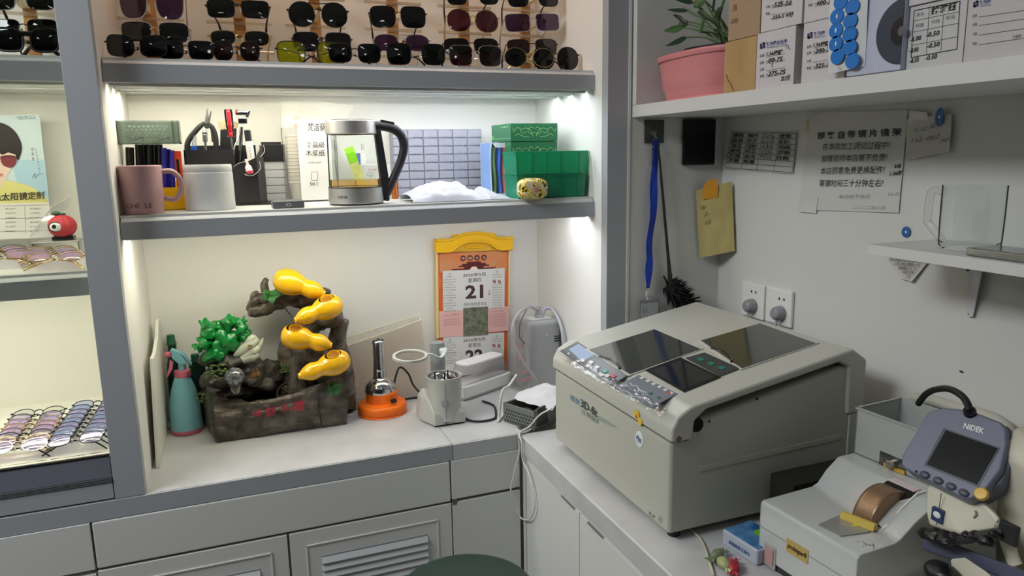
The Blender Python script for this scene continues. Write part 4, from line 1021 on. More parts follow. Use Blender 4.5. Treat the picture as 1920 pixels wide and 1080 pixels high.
m = MB(); m.prism([at(318, 676, Y=yh + .005), at(325, 680, Y=yh + .005), at(323, 692, Y=yh + .005), at(314, 708, Y=yh + .005), at(312, 706, Y=yh + .005), at(317, 690, Y=yh + .005)], (0, .013, 0), bev=.001); m.build('trigger', SP, t)

# --- green bottles behind
GB = clear('dark green bottle glass', (70, 140, 112), .06, .08, haze=.4, hazec=(34, 96, 70))
Y = .4395; cx = X_(328, Y, 700)
t = thing('green_bottle', 'green plastic bottle with dark cap behind the spray bottle', 'bottle', (cx, Y, ZC))
zt_ = Z_(644, Y, 327); MB().lathe([(0, 0), (.018, 0), (.0195, .003), (.0195, (zt_ - ZC) * .62), (.017, (zt_ - ZC) * .75), (.0105, (zt_ - ZC) * .88), (.0105, zt_ - ZC), (0, zt_ - ZC)], frame((cx, Y, ZC)), 28).build('body', GB, t)
MB().lathe([(0, 0), (.0125, 0), (.0125, .004), (.011, .006), (.0095, Z_(626, Y, 326) - zt_), (0, Z_(626, Y, 326) - zt_)], frame((cx - .001, Y, zt_ - .002)), 24).build('cap', mat('dark green cap', (24, 84, 62), .4), t)
Y = .437; cx = X_(374, Y, 720)
t = thing('green_bottle', 'squat green bottle half hidden between spray bottle and fountain', 'bottle', (cx, Y, ZC))
zt_ = Z_(675, Y, 374); MB().span((cx - .022, Y - .015, ZC), (cx + .020, Y + .018, zt_), bev=.005).build('body', GB, t)
MB().cyl((cx - .004, Y, zt_), (cx - .004, Y, zt_ + .018), .011, n=20, bev=.001).build('cap', mat('dark green cap', (24, 84, 62), .4), t)
c = at(313, 783, Y=.40)
t = thing('ornament', 'pale green garlic shaped ornament beside the foam board', 'ornament', (c.x, .40, ZC))
m = MB(); m.ell((c.x - .004, .40, ZC + .016), (.009, .010, .0162), warp=.003, wscale=90); m.ell((c.x + .006, .395, ZC + .010), (.008, .009, .0105), warp=.003, wscale=90, seed=3); m.tube([(c.x - .002, .40, ZC + .03), (c.x - .004, .398, ZC + .039), (c.x + .003, .397, ZC + .043)], [.005, .003, .001], 8, 4)
m.build('body', mat('pale green glaze', (150, 178, 128), .4, vary=((206, 214, 190), 60)), t)

# --- orange frame heater
Y = .305; cx = X_(717, Y, 760); k = mpp((cx, Y, .84)); Z9 = lambda p: Z_(p, Y, 714)
t = thing('frame_heater', 'orange frame heater with chrome nozzle right of the fountain', 'heater', (cx, Y, ZC))
OR = mat('orange plastic', (250, 116, 20), .35)
Rb = 45 * k
MB().lathe(spline_prof([(0, 0), (Rb * .94, 0), (Rb * .96, .004), (Rb, .010), (Rb, .022), (Rb * .92, .030), (Rb * .72, .033), (Rb * .65, .036), (Rb * .65, .058), (Rb * .63, .062), (Rb * .56, .064), (0, .064)]), frame((cx, Y, ZC)), 44).build('base', OR, t)
cn = cx - .003; Rn = 28.5 * k
MB().lathe(spline_prof([(Rn, .062), (Rn, .068), (Rn * .93, .080), (Rn * .72, .092), (Rn * .48, .100), (Rn * .42, .106), (Rn * .41, .112), (Rn * .40, .122), (Rn * .41, .126), (Rn * .38, .135), (Rn * .37, Z9(642) - ZC), (Rn * .42, Z9(641) - ZC), (Rn * .42, Z9(639) - ZC), (Rn * .36, Z9(639) - ZC), (Rn * .34, Z9(660) - ZC)]), frame((cn, Y, ZC)), 40).build('nozzle', CHROME, t)
MB().lathe([(Rn * .36, 0), (0, 0)], frame((cn, Y, Z9(652))), 24).build('nozzle_opening', DARK, t)
p = at(738, 752, Y=Y - Rb * .74); M = frame(p, Vector((.38, -.85, .55)), (.9, .4, 0))
MB(M).box((0, 0, 0), (.017, .012, .006), bev=.0015).build('switch', BLACK, t)
CB = mat('black cable', (26, 26, 28), .45)
MB().tube([(cx + Rb * .55, Y + .03, ZC + .050), at(748, 690, Y=Y + .05), at(765, 700, Y=Y + .05), at(775, 722, Y=Y + .04), at(792, 742, Y=Y + .02), at(800, 752, Y=Y + .03), (X_(808, .34, 740), .335, ZC + .005)], .0030, 8, 8).build('power_cord', CB, t)
MB().tube([at(748, 750, Z=ZC + .004), at(775, 746, Z=ZC + .004), at(800, 744, Z=ZC + .004)], .0032, 8, 6).build('power_cord', CB, t)

# --- big leaning clear envelope with cream edge
t = thing('document_sleeve', 'clear cream edged plastic sleeve leaning on the back panel behind the heater', 'sleeve', (.4, .40, ZC))
A, B, C2, D = at(626, 642, Y=.425), at(786, 591, Y=.43), at(806, 655, Y=.36), at(640, 757, Y=.425)
D.z = ZC + .002; D.y = .432; Cb = Vector((.512, .388, ZC + .002))
EDG = mat('cream welded edge', (232, 228, 196), .5)
SLV = clear('cloudy sleeve film', (240, 236, 230), .04, .1, haze=.28, hazec=(252, 246, 240), fres=1.08)
A2 = at(638, 652, Y=.418); B2 = at(790, 600, Y=.412)
m = MB(); m.poly([A, D, Cb, B]); m.poly([A2, Vector((D.x, .420, ZC + .002)), Cb + Vector((0, -.01, 0)), B2]); m.build('film', SLV, t)
m = MB(); m.tube([A, A.lerp(B, .5) + Vector((0, 0, .002)), B], .0016, 6, 4); m.tube([A2, A2.lerp(B2, .5) + Vector((0, 0, -.001)), B2], .0018, 6, 4); m.tube([B, at(792, 604, Y=.42), B2], .0015, 6, 4); m.tube([B, B2], .0014, 6); m.tube([B2, B2.lerp(Cb, .45), Cb + Vector((0, -.01, 0))], .0014, 6, 4)
m.build('welded_edge', EDG, t)
m = MB(); p0 = Vector((D.x + .004, .352, ZC)); m.hull([p0, p0 + Vector((.05, 0, 0)), p0 + Vector((.05, .04, 0)), p0 + Vector((0, .04, 0)), p0 + Vector((0, .038, .028)), p0 + Vector((.05, .038, .022)), p0 + Vector((.006, .01, .010)), p0 + Vector((.044, .01, .008))], .003)
tag(m.build('folded_bag', mat('smoky pouch', (120, 110, 106), .45)), 'flat smoky grey pouch on the worktop between fountain and heater', 'pouch')

# --- lens groover with magnifier
Y = .165; cx = X_(834, Y, 760); k = mpp((cx, Y, .88)); Zg = lambda p: Z_(p, Y - .04, 834)
t = groover = thing('lens_groover', 'small grey lens grooving machine with chrome dish in front of the calendar', 'groover', (cx, Y, ZC))
GR = mat('warm grey plastic', (186, 187, 180), .4, bump=(220, .03)); GR2 = mat('mid grey plastic', (138, 142, 142), .45)
Rt = 33.5 * k; Ht = Zg(712) - ZC
m = MB(); m.lathe(spline_prof([(0, .012), (Rt * .82, .012), (Rt * .86, .02), (Rt * .93, Ht * .55), (Rt, Ht - .004), (Rt * .99, Ht), (Rt * .93, Ht + .001), (Rt * .90, Ht - .006)]), frame((cx, Y, ZC)), 44); m.build('body', GR, t)
m = MB(); m.hull([(cx + a * Rt * 1.0, Y + b, ZC + .003 + z) for a, b, z in ((-.86, -.040, 0), (.98, -.040, 0), (1.0, .06, 0), (-1.0, .06, 0), (-.84, -.037, .03), (.95, -.037, .03), (.95, .055, .055), (-.95, .055, .055), (-1.35, .02, 0), (-1.35, .07, 0), (-1.28, .03, .06), (-1.2, .07, .06), (-1.0, .0, .07), (-.95, .06, .08))], .005, 3); m.build('housing', GR, t)
MB().span((cx - Rt * .8, Y - .036, ZC), (cx + Rt * .9, Y + .055, ZC + .003)).build('rubber_foot', DARK, t)
MB().lathe([(Rt * .90, Ht - .006), (Rt * .92, Ht - .001), (Rt * .80, Ht - .004), (Rt * .72, Ht - .010), (Rt * .66, Ht - .006), (Rt * .60, Ht - .007), (Rt * .52, Ht - .014), (Rt * .45, Ht - .010), (Rt * .38, Ht - .016), (0, Ht - .017)], frame((cx, Y, ZC)), 40).build('chrome_dish', CHROME, t)
for (a, b) in ((818, 704), (833, 711), (842, 700)):
    p = at(a, b, Y=Y + .0); MB().cyl((p.x, Y + (.012 if b < 710 else -.004), ZC + Ht - .012), (p.x, Y + (.012 if b < 710 else -.004), ZC + Ht + .008), .0026, n=10).build('guide_pin', BLACK, t)
yp = Y + .065; xp = X_(821, yp, 680)
MB().lathe([(.020, 0), (.020, Z_(646, yp, 820) - ZC), (.0195, Z_(643, yp, 820) - ZC), (.0, Z_(642, yp, 820) - ZC)], frame((xp, yp, ZC + .002)), 32).build('rear_post', GR2, t)
m = MB(); cr_ = at(769, 668, Y=Y - .01); zr = cr_.z
Rr = 33 * mpp(cr_)
m.lathe([(Rr * .84, -.003), (Rr, -.003), (Rr, .003), (Rr * .96, .0042), (Rr * .84, .003), (Rr * .84, -.003)], frame(cr_, (0, -.08, 1)), 44); m.build('lens_ring', GR, t)
MB().lathe([(Rr * .84, 0), (0, .001)], frame(cr_, (0, -.08, 1)), 36).build('magnifier_lens', clear('magnifier', (240, 240, 236), .05, .02), t)
m = MB(); m.tube([(cr_.x + Rr * .95, cr_.y + .003, zr), at(808, 664, Y=Y + .0), at(826, 670, Y=Y + .015), (X_(836, Y + .02, 674), Y + .025, zr - .006)], [.0045, .0045, .005, .007], 10, 6, flat=(.6, 1)); m.lathe([(0, -.008), (.010, -.008), (.0115, -.004), (.0115, .003), (.009, .006), (0, .006)], frame((X_(833, Y + .03, 675), Y + .035, zr - .008)), 24); m.build('magnifier_arm', mat('pale grey plastic', (204, 208, 206), .35), t)
yv = Y - .0405
MB().tube([at(835, 722, Y=Y - Rt * 1.0), at(836, 755, Y=Y - Rt * .97), at(837, 785, Y=yv), at(837, 800, Y=yv)], .0006, 5).build('panel_joint', mat('joint grey', (96, 98, 96), .6), t)
MB().cyl(at(834, 757, Y=Y - Rt * .90), at(834, 757, Y=Y - Rt * 1.0), .0095, .0085, n=24, bev=.001).build('dial', GR2, t)
m = MB(); b = at(838, 793, Y=yv - .001)
for (a1, c1, a2, c2) in ((-.006, -.004, .006, -.0032), (-.006, .0032, .006, .004), (-.006, -.004, -.0052, .004), (.0052, -.004, .006, .004), (-.003, -.007, -.0022, .0), (.0022, -.007, .003, 0), (-.003, -.0003, .003, .0005)): m.poly([(b.x + a1, b.y, b.z + c1), (b.x + a2, b.y, b.z + c1), (b.x + a2, b.y, b.z + c2), (b.x + a1, b.y, b.z + c2)])
m.build('logo', INK, t)

# --- white box with clear lid
A = Vector((.590, .288, ZC)); dx = Vector((.90, .43, 0)).normalized(); dy = Vector((-dx.y, dx.x, 0))
M = Matrix((dx, dy, (0, 0, 1))).transposed().to_4x4(); M.translation = A
t = thing('lidded_box', 'white plastic box with clear domed lid in front of the calendar', 'box', A)
L, W = .200, .074
MB(M).span((0, 0, .006), (L, W, .046), bev=.006, seg=3).build('tray', WHITEP, t)
MB(M).span((.004, .004, 0), (L - .004, W - .004, .008), bev=.002).build('foot', mat('warm grey foot', (176, 174, 176), .5), t)
m = MB(M)
def lidf(u, v):
    a = 2 * math.pi * u; e = .28; ca, sa = math.cos(a), math.sin(a); s_ = 1 - .17 * v ** 1.6
    return (L / 2 + math.copysign(abs(ca) ** e, ca) * (L / 2 - .003) * s_, W / 2 + math.copysign(abs(sa) ** e, sa) * (W / 2 - .003) * s_, .046 + .052 * v)
m.grid(lidf, 56, 8, closed_u=True); m.build('clear_lid', clear('clear lid plastic', (244, 244, 246), .05, .06, haze=.07, hazec=(246, 246, 250), fres=1.1), t)
m = MB(M); m.prism([(x, y, .0978) for x, y in [(lidf(q / 40, 1)[0], lidf(q / 40, 1)[1]) for q in range(40)]], (0, 0, .006), bev=.0015); m.build('lid_top', mat('clean white plastic', (244, 242, 246), .35), t)
m = MB(M)
m.tube([(L * .3, .010, .062), (L * .5, .008, .068), (L * .8, .008, .072)], .0006, 5, 4)
m.build('mould_line', mat('pale grey print', (190, 188, 192), .5), t)

# --- tear off calendar on the back panel
t = thing('wall_calendar', 'orange tear off wall calendar with yellow header showing the 21st', 'calendar', (.68, YB, 1.1))
YC = YB - .014
O_ = at(830, 462, Y=YC); ex = (at(946, 458, Y=YC) - O_); ex.y = 0; Wc = ex.length
ang = -.026; ex = Vector((math.cos(ang), 0, math.sin(ang))); ez = Vector((-math.sin(ang), 0, math.cos(ang)))
O_ = at(821, 470, Y=YC); Wc = .2235
def K(u, v, d=0.0): return O_ + ex * (u * Wc) + ez * (-v * Wc) + Vector((0, -d, 0))
def kbox(m, u0, v0, u1, v1, d0, d1): m.prism([K(u0, v1, d0), K(u1, v1, d0), K(u1, v0, d0), K(u0, v0, d0)], (0, -(d1 - d0), 0))
def ktext(m, s, u0, v0, u1, v1, d, **k): m.quad_text(s, K(u0, v1, d), K(u1, v1, d), K(u0, v0, d), lift=.0003, **k)
OG = mat('orange card', (232, 120, 52), .5, vary=((222, 96, 44), 30)); KY = mat('yellow moulded plastic', (250, 196, 24), .35)
m = MB(); kbox(m, 0, -.06, 1, 1.78, -.012, .004); m.build('backing_card', OG, t)
m = MB(); kbox(m, -.035, -.06, -.005, 1.2, -.010, .006); kbox(m, 1.005, -.06, 1.03, .9, -.010, .005); m.build('cream_edge', mat('cream card', (240, 214, 150), .5), t)
hd = [(-.045, .0), (-.045, -.155), (.16, -.155), (.26, -.20), (.40, -.235), (.5, -.24), (.62, -.235), (.75, -.20), (.84, -.155), (1.045, -.155), (1.045, .0), (.84, .0), (.74, -.075), (.62, -.115), (.5, -.125), (.38, -.115), (.27, -.075), (.16, .0)]
m = MB(); hd = [(-.045, .005), (-.045, -.155), (.16, -.155), (.26, -.195), (.38, -.228), (.5, -.236), (.62, -.228), (.74, -.195), (.84, -.155), (1.045, -.155), (1.045, .005), (.84, .005), (.72, -.07), (.6, -.11), (.5, -.118), (.4, -.11), (.28, -.07), (.16, .005)]
m.prism([K(u, v, -.010) for u, v in hd[::-1]], (0, -.029, 0)); h_ = m.build('header', KY, t)
m = MB(); m.tube([K(u, v, .021) for u, v in ((-.04, -.148), (.15, -.148), (.26, -.19), (.38, -.225), (.5, -.233), (.62, -.225), (.74, -.19), (.85, -.148), (1.04, -.148))], .0045, 8, 5); m.tube([K(u, v, .021) for u, v in ((-.04, .0), (.15, .0), (.27, -.075), (.38, -.11), (.5, -.12), (.62, -.11), (.73, -.075), (.85, .0), (1.04, .0))], .004, 8, 5)
m.tube([K(.5 + .13 * math.copysign(abs(math.cos(a)) ** .3, math.cos(a)), -.065 + .034 * math.copysign(abs(math.sin(a)) ** .3, math.sin(a)), .016) for a in [k * .2618 for k in range(24)]], .0022, 6, 1, closed=True)
for u in (.19, .24, .76, .71): m.tube([K(u - .03, -.195, .02), K(u, -.225, .022), K(u + .03, -.2, .02)], .0018, 6, 4)
m.build('header_moulding', KY, h_)
m = MB(); kbox(m, .27, -.10, .73, 0.02, .0, .013); kbox(m, .16, -.075, .84, .02, 0, .012); m.build('header_panel', mat('amber panel', (226, 176, 40), .45), h_)
m = MB(); ktext(m, '恭贺新禧', .40, -.085, .60, -.045, .0135); m.build('lettering', KY, h_)
DK = mat('maroon print', (96, 30, 34), .6); PK = mat('pale pink paper', (238, 190, 184), .7); CR = mat('cream print', (246, 232, 214), .6)
m = MB(); kbox(m, .02, .02, .98, .30, .004, .0048); m.build('picture', mat('ochre print', (222, 124, 66), .5, vary=((206, 158, 116), 18)), t)
m = MB()
for i in range(4):
    u = .345 + .10 * i; m.cyl(K(u, .115, .0048), K(u, .115, .0056), .0088, n=20)
for (u0, v0, u1, v1) in ((.33, .19, .67, .22), (.28, .215, .72, .235), (.36, .235, .64, .26), (.18, .255, .82, .27), (.22, .27, .78, .30), (.14, .285, .86, .30), (.40, .165, .60, .195)): kbox(m, u0, v0, u1, v1, .0048, .0056)
m.build('palace_print', DK, t)
m = MB()
for i, c in enumerate('中国文化'): ktext(m, c, .322 + .10 * i, .098, .368 + .10 * i, .134, .006)
m.poly([K(.47, .235, .006), K(.53, .235, .006), K(.58, .30, .006), K(.42, .30, .006)][::-1]); m.build('title', CR, t)
def page(name, v0, v1, d, day, wk, lun, cut):
    m = MB(); kbox(m, .055, v0, .945, v1, .004, d); pg = m.build(name, PAPER, t)
    m = MB(); b = MB(); r = MB()
    ktext(m, '2026年5月', .34, v0 + .045, .66, v0 + .095, d, bold=.01); ktext(m, wk, .41, v0 + .115, .60, v0 + .175, d)
    ktext(b, day, .37, v0 + .21, .63, v0 + .40, d, bold=.035)
    if not cut:
        ktext(m, lun, .35, v0 + .455, .68, v0 + .505, d); ktext(r, '小', .70, v0 + .29, .735, v0 + .325, d); ktext(r, '满', .70, v0 + .33, .735, v0 + .37, d)
        ktext(m, '二零二六年五月', .44, v0 + .52, .60, v0 + .54, d)
    rr = random.Random(11); words = '宜忌吉神方位财喜福煞冲合年月日时甲乙丙丁戊己庚辛壬癸子丑寅卯辰巳午未'
    g = MB()
    ktext(g, '宜', .135, v0 + .03, .165, v0 + .06, d); ktext(g, '忌', .815, v0 + .03, .845, v0 + .06, d)
    for i in range(14 if not cut else 9):
        vv = v0 + .075 + .036 * i
        s_ = ''.join(rr.choice(words) for _ in range(10 if i % 3 else 5)); half = .085 if i % 3 else .045
        ktext(g, s_, .15 - half, vv, .15 + half, vv + .017, d)
        if i not in (2, 3):
            s_ = ''.join(rr.choice(words) for _ in range(8)); ktext(g, s_, .76, vv, .905, vv + .017, d)
    for du, dv in ((.765, .155), (.84, .165)): ktext(r, '马', du, v0 + dv, du + .05, v0 + dv + .05, d, bold=.04)
    m.build('lettering', mat('dark print', (56, 52, 54), .6), pg); b.build('date_number', mat('dark plum print', (74, 54, 60), .6), pg); r.build('red_lettering', mat('dull red print', (150, 60, 66), .6), pg); g.build('small_print', mat('mid grey print', (116, 112, 112), .6), pg)
page('page', .275, .83, .009, '21', '星期四', '丙午年四月初五', False)
page('page', 1.19, 1.76, .0075, '22', '星期五', '', True)
for u0, u1, v1 in ((.0, .37, 1.19), (.67, 1.01, 1.17)):
    m = MB(); kbox(m, u0, .825, u1, v1, .004, .0085); m.build('pink_panel', PK, t)
m = MB(); kbox(m, .34, .80, .70, 1.20, .004, .0095); m.build('landscape_print', mat('ink landscape', (132, 136, 112), .6, vary=((84, 90, 78), 60)), t)
m = MB(); rr = random.Random(4)
for q in range(26):
    u, v = rr.uniform(.36, .66), rr.uniform(.83, 1.16); m.tube([K(u, v, .0097), K(u + rr.uniform(-.04, .04), v + .02, .0097), K(u + rr.uniform(-.06, .06), v + .05, .0097)], .0004, 4, 3)
m.build('ink_strokes', mat('ink strokes', (70, 66, 58), .7), t)
m = MB(); ktext(m, '小满一日三餐健康饮', .06, .875, .28, .895, .0086); ktext(m, '五月养生食补蔬果', .73, .868, .93, .888, .0086)
for q in range(9): ktext(m, ''.join(rr.choice('食补养生水果蔬菜健康饮宜温热清淡早晚') for _ in range(14)), .72, .905 + .022 * q, .96, .918 + .022 * q, .0086)
for q in range(4): ktext(m, ''.join(rr.choice('食补养生水果蔬菜健康饮宜温热清淡早晚') for _ in range(12)), .06, .94 + .026 * q, .30, .953 + .026 * q, .0086)
m.build('small_print', mat('rose grey print', (170, 120, 120), .6), t)

# --- grey voltage box with plug on top
Y0, Y1 = .268, .378; x0, x1 = X_(990, Y0, 680), min(X_(1056, Y0, 680), .890); zt_ = Z_(603, Y0, 1010)
t = thing('voltage_stabilizer', 'grey voltage stabiliser box with a plug on top behind the metal tray', 'stabiliser', ((x0 + x1) / 2, Y0, ZC))
MB().span((x0, Y0, ZC), (x1, Y1, zt_), bev=.014, seg=4).build('case', mat('mid grey enamel', (158, 160, 160), .4), t)
m = MB()
for q in range(3): m.span((x1 - .022, Y0 - .0006, zt_ - .052 - .007 * q), (x1 - .004, Y0 + .002, zt_ - .049 - .007 * q))
m.build('vents', DARK, t)
MB().cyl(((x0 + x1) / 2 + .006, Y0 + .001, zt_ - .042), ((x0 + x1) / 2 + .006, Y0 - .0015, zt_ - .042), .0045, n=14).build('screw', ALU, t)
MB().span((x0 + .018, Y0 + .02, zt_), (x1 - .018, Y0 + .07, zt_ + .0026), bev=.001).build('socket_plate', mat('pale grey plastic', (204, 208, 206), .35), t)
FILM = clear('crinkled film', (250, 248, 248), .08, .1, haze=.12, hazec=(245, 240, 240), fres=1.2)
def filmf(u, v):
    z = ZC + .002 + (zt_ + .004 - ZC) * v; s_ = .010 * noise.noise((u * 7, v * 6, 2)) + .005 * noise.noise((u * 18, v * 20, 5))
    return (x0 - .016 - .012 * (1 - v) + .032 * u, Y0 - .008 + .10 * (1 - u) + s_ * .8, z)
MB().grid(filmf, 24, 30).build('film_wrap', FILM, t)
m = MB(); 
for (a, b, c2, d) in ((972, 652, 984, 640), (976, 700, 994, 690), (972, 712, 996, 706), (970, 660, 976, 676)): m.tube([at(a, b, Y=Y0 + .03), at((a + c2) / 2, (b + d) / 2 + 4, Y=Y0 + .0), at(c2, d, Y=Y0 - .012)], .0016, 5, 4)
m.build('red_print', mat('faded red print', (196, 104, 108), .5), t)
pc = Vector((X_(1011, Y0 + .04, 596), Y0 + .045, zt_ + .003))
t = thing('power_plug', 'grey plug and looping cables on top of the voltage stabiliser', 'plug', pc)
GC = mat('grey cable', (168, 168, 170), .45)
m = MB(); m.lathe([(0, 0), (.013, 0), (.0135, .004), (.011, .008), (.0115, .012), (.008, .020), (.0075, .032), (0, .033)], frame(pc), 20); m.build('plug', GC, t)
tp = pc + Vector((0, 0, .032))
MB().tube([tp - Vector((0, 0, .004)), at(1006, 580, Y=Y0 + .03), at(992, 575, Y=Y0 + .02), at(972, 588, Y=Y0 - .01), at(961, 612, Y=Y0 - .025), at(965, 645, Y=Y0 - .03), at(982, 680, Y=Y0 - .03), at(1000, 705, Y=Y0 - .03), at(1007, 716, Y=Y0 - .03)], [.006, .0045, .0042, .0042, .004, .004, .004, .004, .004], 10, 8).build('cable', GC, t)
MB().tube([at(1016, 590, Y=Y0 + .05), at(1024, 578, Y=Y0 + .05), at(1037, 582, Y=Y0 + .04), at(1050, 606, Y=Y0 - .01), at(1056, 640, Y=Y0 - .03), at(1058, 690, Y=Y0 - .03)], .0048, 10, 8).build('cable', mat('pale lilac cable', (188, 188, 198), .4), t)
MB().tube([at(988, 580, Y=Y0 - .03), at(976, 604, Y=Y0 - .03), at(974, 630, Y=Y0 - .03), at(984, 645, Y=Y0 - .03)], .0015, 6, 6).build('cable', mat('dark thin cable', (80, 78, 80), .5), t)

# --- perforated metal tray with cloth and case
A = Vector((.640, .098, ZC)); B = Vector((.682, .008, ZC))
dx = (B - A).normalized(); dy = Vector((-dx.y, dx.x, 0)); M = Matrix((dx, dy, (0, 0, 1))).transposed().to_4x4(); M.translation = A
L = .112; W = .12; Hh = .050
t = thing('wire_tray', 'perforated grey metal tray at the worktop corner beside the machine', 'tray', A)
TM = mat('grey painted metal', (120, 124, 122), .4, .3)
HOL = mat('hole dark', (50, 54, 52), .6)
m = MB(M); th = .0015
m.span((0, 0, .0005), (L, W, .003)); m.span((0, 0, 0), (L, th, Hh)); m.span((0, 0, 0), (th, W, Hh)); m.span((L - th, 0, 0), (L, W, Hh)); m.span((0, W - th, 0), (L, W, Hh))
for a, b in (((0, 0, Hh), (L, .005, Hh + .002)), ((0, 0, Hh), (.005, W, Hh + .002)), ((L - .005, 0, Hh), (L, W, Hh + .002)), ((0, W - .005, Hh), (L, W, Hh + .002))): m.span(a, b)
m.build('tray', TM, t)
m = MB(M)
for i in range(11):
    for j in range(4): m.ell((.008 + i * .0095 + (.0045 if j % 2 else 0), -.0002, .007 + j * .0095), (.0034, .0006, .0034), nu=10, nv=6)
for i in range(9):
    for j in range(4): m.ell((-.0002, .012 + i * .0115, .007 + j * .0095), (.0006, .0038, .0034), nu=10, nv=6)
m.build('perforations', HOL, t)
def cl(u, v):
    x, y = .015 + .12 * u, .045 + .12 * v
    z = Hh + .013 + .012 * math.sin(math.pi * u) * math.sin(math.pi * v) + .007 * noise.noise((u * 4, v * 4, 8)) - .022 * max(0, .12 - v) / .12 * .6
    return M @ Vector((x - .018 * (1 - u), y, z))
tag(MB().grid(cl, 26, 22, th=.0022).build('cloth', mat('white flannel', (216, 216, 218), .9)), 'white cloth draped over the perforated metal tray', 'cloth')
m = MB(); m.M = M; m.ell((.050, .032, .030), (.026, .022, .010)); tag(m.build('mirror_dish', mat('olive mirror', (170, 170, 120), .12, .9)), 'shiny olive dish lying in the metal tray under the cloth', 'dish')
m = MB(M); m.hull([(.070, .010, .012), (.113, .004, .006), (.112, .060, .006), (.085, .055, .03), (.100, .01, .052), (.112, .012, .058), (.112, .05, .060), (.096, .05, .055)], .004, 3)
tag(m.build('eyeglass_case', mat('dark leather', (52, 50, 52), .35)), 'dark grey eyeglass case propped in the metal tray', 'case')
WC = mat('white cable', (216, 216, 214), .4)
tag(MB().tube([at(968, 703, Y=.17), at(955, 722, Y=.14), at(942, 733, Y=.11), (.632, .112, ZC + .012), (.628, .10, ZC + .004), at(955, 758, Z=ZC + .004)], .0032, 8, 8).build('cable', WC), 'white cable bending over the back corner of the metal tray', 'cable')
MB().tube([at(905, 752, Z=ZC + .004), at(925, 760, Z=ZC + .004), at(930, 775, Z=ZC + .004), at(926, 785, Z=ZC + .004), at(900, 790, Z=ZC + .004), at(880, 788, Z=ZC + .004), at(868, 780, Z=ZC + .004), at(858, 770, Z=ZC + .004)], .003, 8, 8).build('power_cord', CB, groover)
# white cables hanging down the corner
yv = -.012
tag(MB().tube([at(1034, 766, Y=-.07), at(1012, 778, Y=-.035), at(992, 800, Y=-.022), (XC - .004, -.012, ZC + .006), at(978, 830, X=XC - .008), at(980, 862, X=XC - .006), at(992, 890, X=XC - .002), at(1001, 925, X=XC - .0), at(1002, 955, X=XC - .0), at(992, 974, X=XC - .002), at(978, 972, Y=-.018), at(970, 960, Y=-.012)], .0022, 8, 8).build('cable', WC), 'white cable hanging in a loop down the cabinet corner', 'cable')
tag(MB().tube([at(1034, 786, Z=ZC + .010), at(1010, 795, Z=ZC + .006), at(990, 808, Z=ZC + .004), (XC - .001, -.010, ZC + .004), (XC - .006, -.010, ZC - .002), at(974, 845, Y=-.012), at(966, 880, Y=-.014), at(958, 915, Y=-.012), at(960, 926, Y=-.012)], .0022, 8, 8).build('cable', WC), 'second white cable falling over the worktop corner', 'cable')
tag(MB().tube([at(1034, 792, Z=ZC + .004), at(1016, 792, Z=ZC + .004), at(1004, 797, Z=ZC + .004)], .003, 8, 5).build('cable', mat('dark grey cable', (70, 72, 74), .5)), 'dark grey cable disappearing behind the beige machine', 'cable')

# --- green stool at the bottom edge
cs = at(872, 1085, Y=-.30); zs = at(880, 1040, Y=-.16).z + .012
t = thing('stool', 'round dark green padded stool below the corner cabinet', 'stool', (cs.x, -.30, 0))
SG = mat('dark green vinyl', (36, 56, 47), .5)
MB().lathe(spline_prof([(0, zs - .06), (.135, zs - .06), (.15, zs - .05), (.152, zs - .02), (.14, zs - .004), (.10, zs + .001), (0, zs + .004)]), frame((cs.x, -.30, 0)), 48).build('seat', SG, t)
for k in range(4):
    a = math.pi / 4 + k * math.pi / 2; MB().tube([(cs.x + .10 * math.cos(a), -.30 + .10 * math.sin(a), zs - .06), (cs.x + .15 * math.cos(a), -.30 + .15 * math.sin(a), 0)], .011, 12).build('leg', CHROME, t)
# ------------------------------------------------------------------ lens edging machine
BEI = mat('beige enamel', (182, 183, 171), .38); BEI2 = mat('beige cover', (188, 189, 180), .32)
YA, YBK = -.104, -.605
t = thing('lens_edger', 'large beige lens edging machine with dark windows on the right worktop', 'lens edger', (.92, -.36, ZC))
m = MB(); m.prism([(.700, YA, .816), (.700, YA, .9945), (.712, YA, 1.02), (1.12, YA, 1.095), (1.138, YA, 1.08), (1.138, YA, .816)], (0, YBK - YA, 0), bev=.008, seg=3); m.build('body', BEI, t)
m = MB(); m.prism([(.697, -.097, .997), (.742, -.097, .997), (.746, -.097, 1.032), (.770, -.097, 1.050), (1.075, -.097, 1.101), (1.100, -.097, 1.088), (1.104, -.097, .99), (1.146, -.097, .99), (1.146, -.097, 1.098), (1.108, -.097, 1.124), (.738, -.097, 1.060), (.710, -.097, 1.044), (.698, -.097, 1.022)][::-1], (0, -.515, 0), bev=.005, seg=3); m.build('top_cover', BEI2, t)
for x, y in ((.735, -.13), (.728, -.580), (1.10, -.13), (1.10, -.58)): MB().cyl((x, y, ZC), (x, y, .818), .012, n=18).build('foot', BLACK, t)
TP0, TN = Vector((.738, 0, 1.060)), Vector((-.173, 0, 1)).normalized()
def top(px, py, d=0.0): return on_plane(px, py, TP0 + TN * d, TN)
def plate(m, pts, d0, d1, **k):
    a = [top(x, y, d0) for x, y in pts]; n = (a[1] - a[0]).cross(a[2] - a[1])
    if n.dot(TN) > 0: a = a[::-1]
    m.prism(a, TN * (d1 - d0), **k)
SMK = mat('smoked window', (54, 56, 52), .12, coat=.5); SMK2 = mat('dark smoked screen', (30, 32, 30), .1, coat=.5)
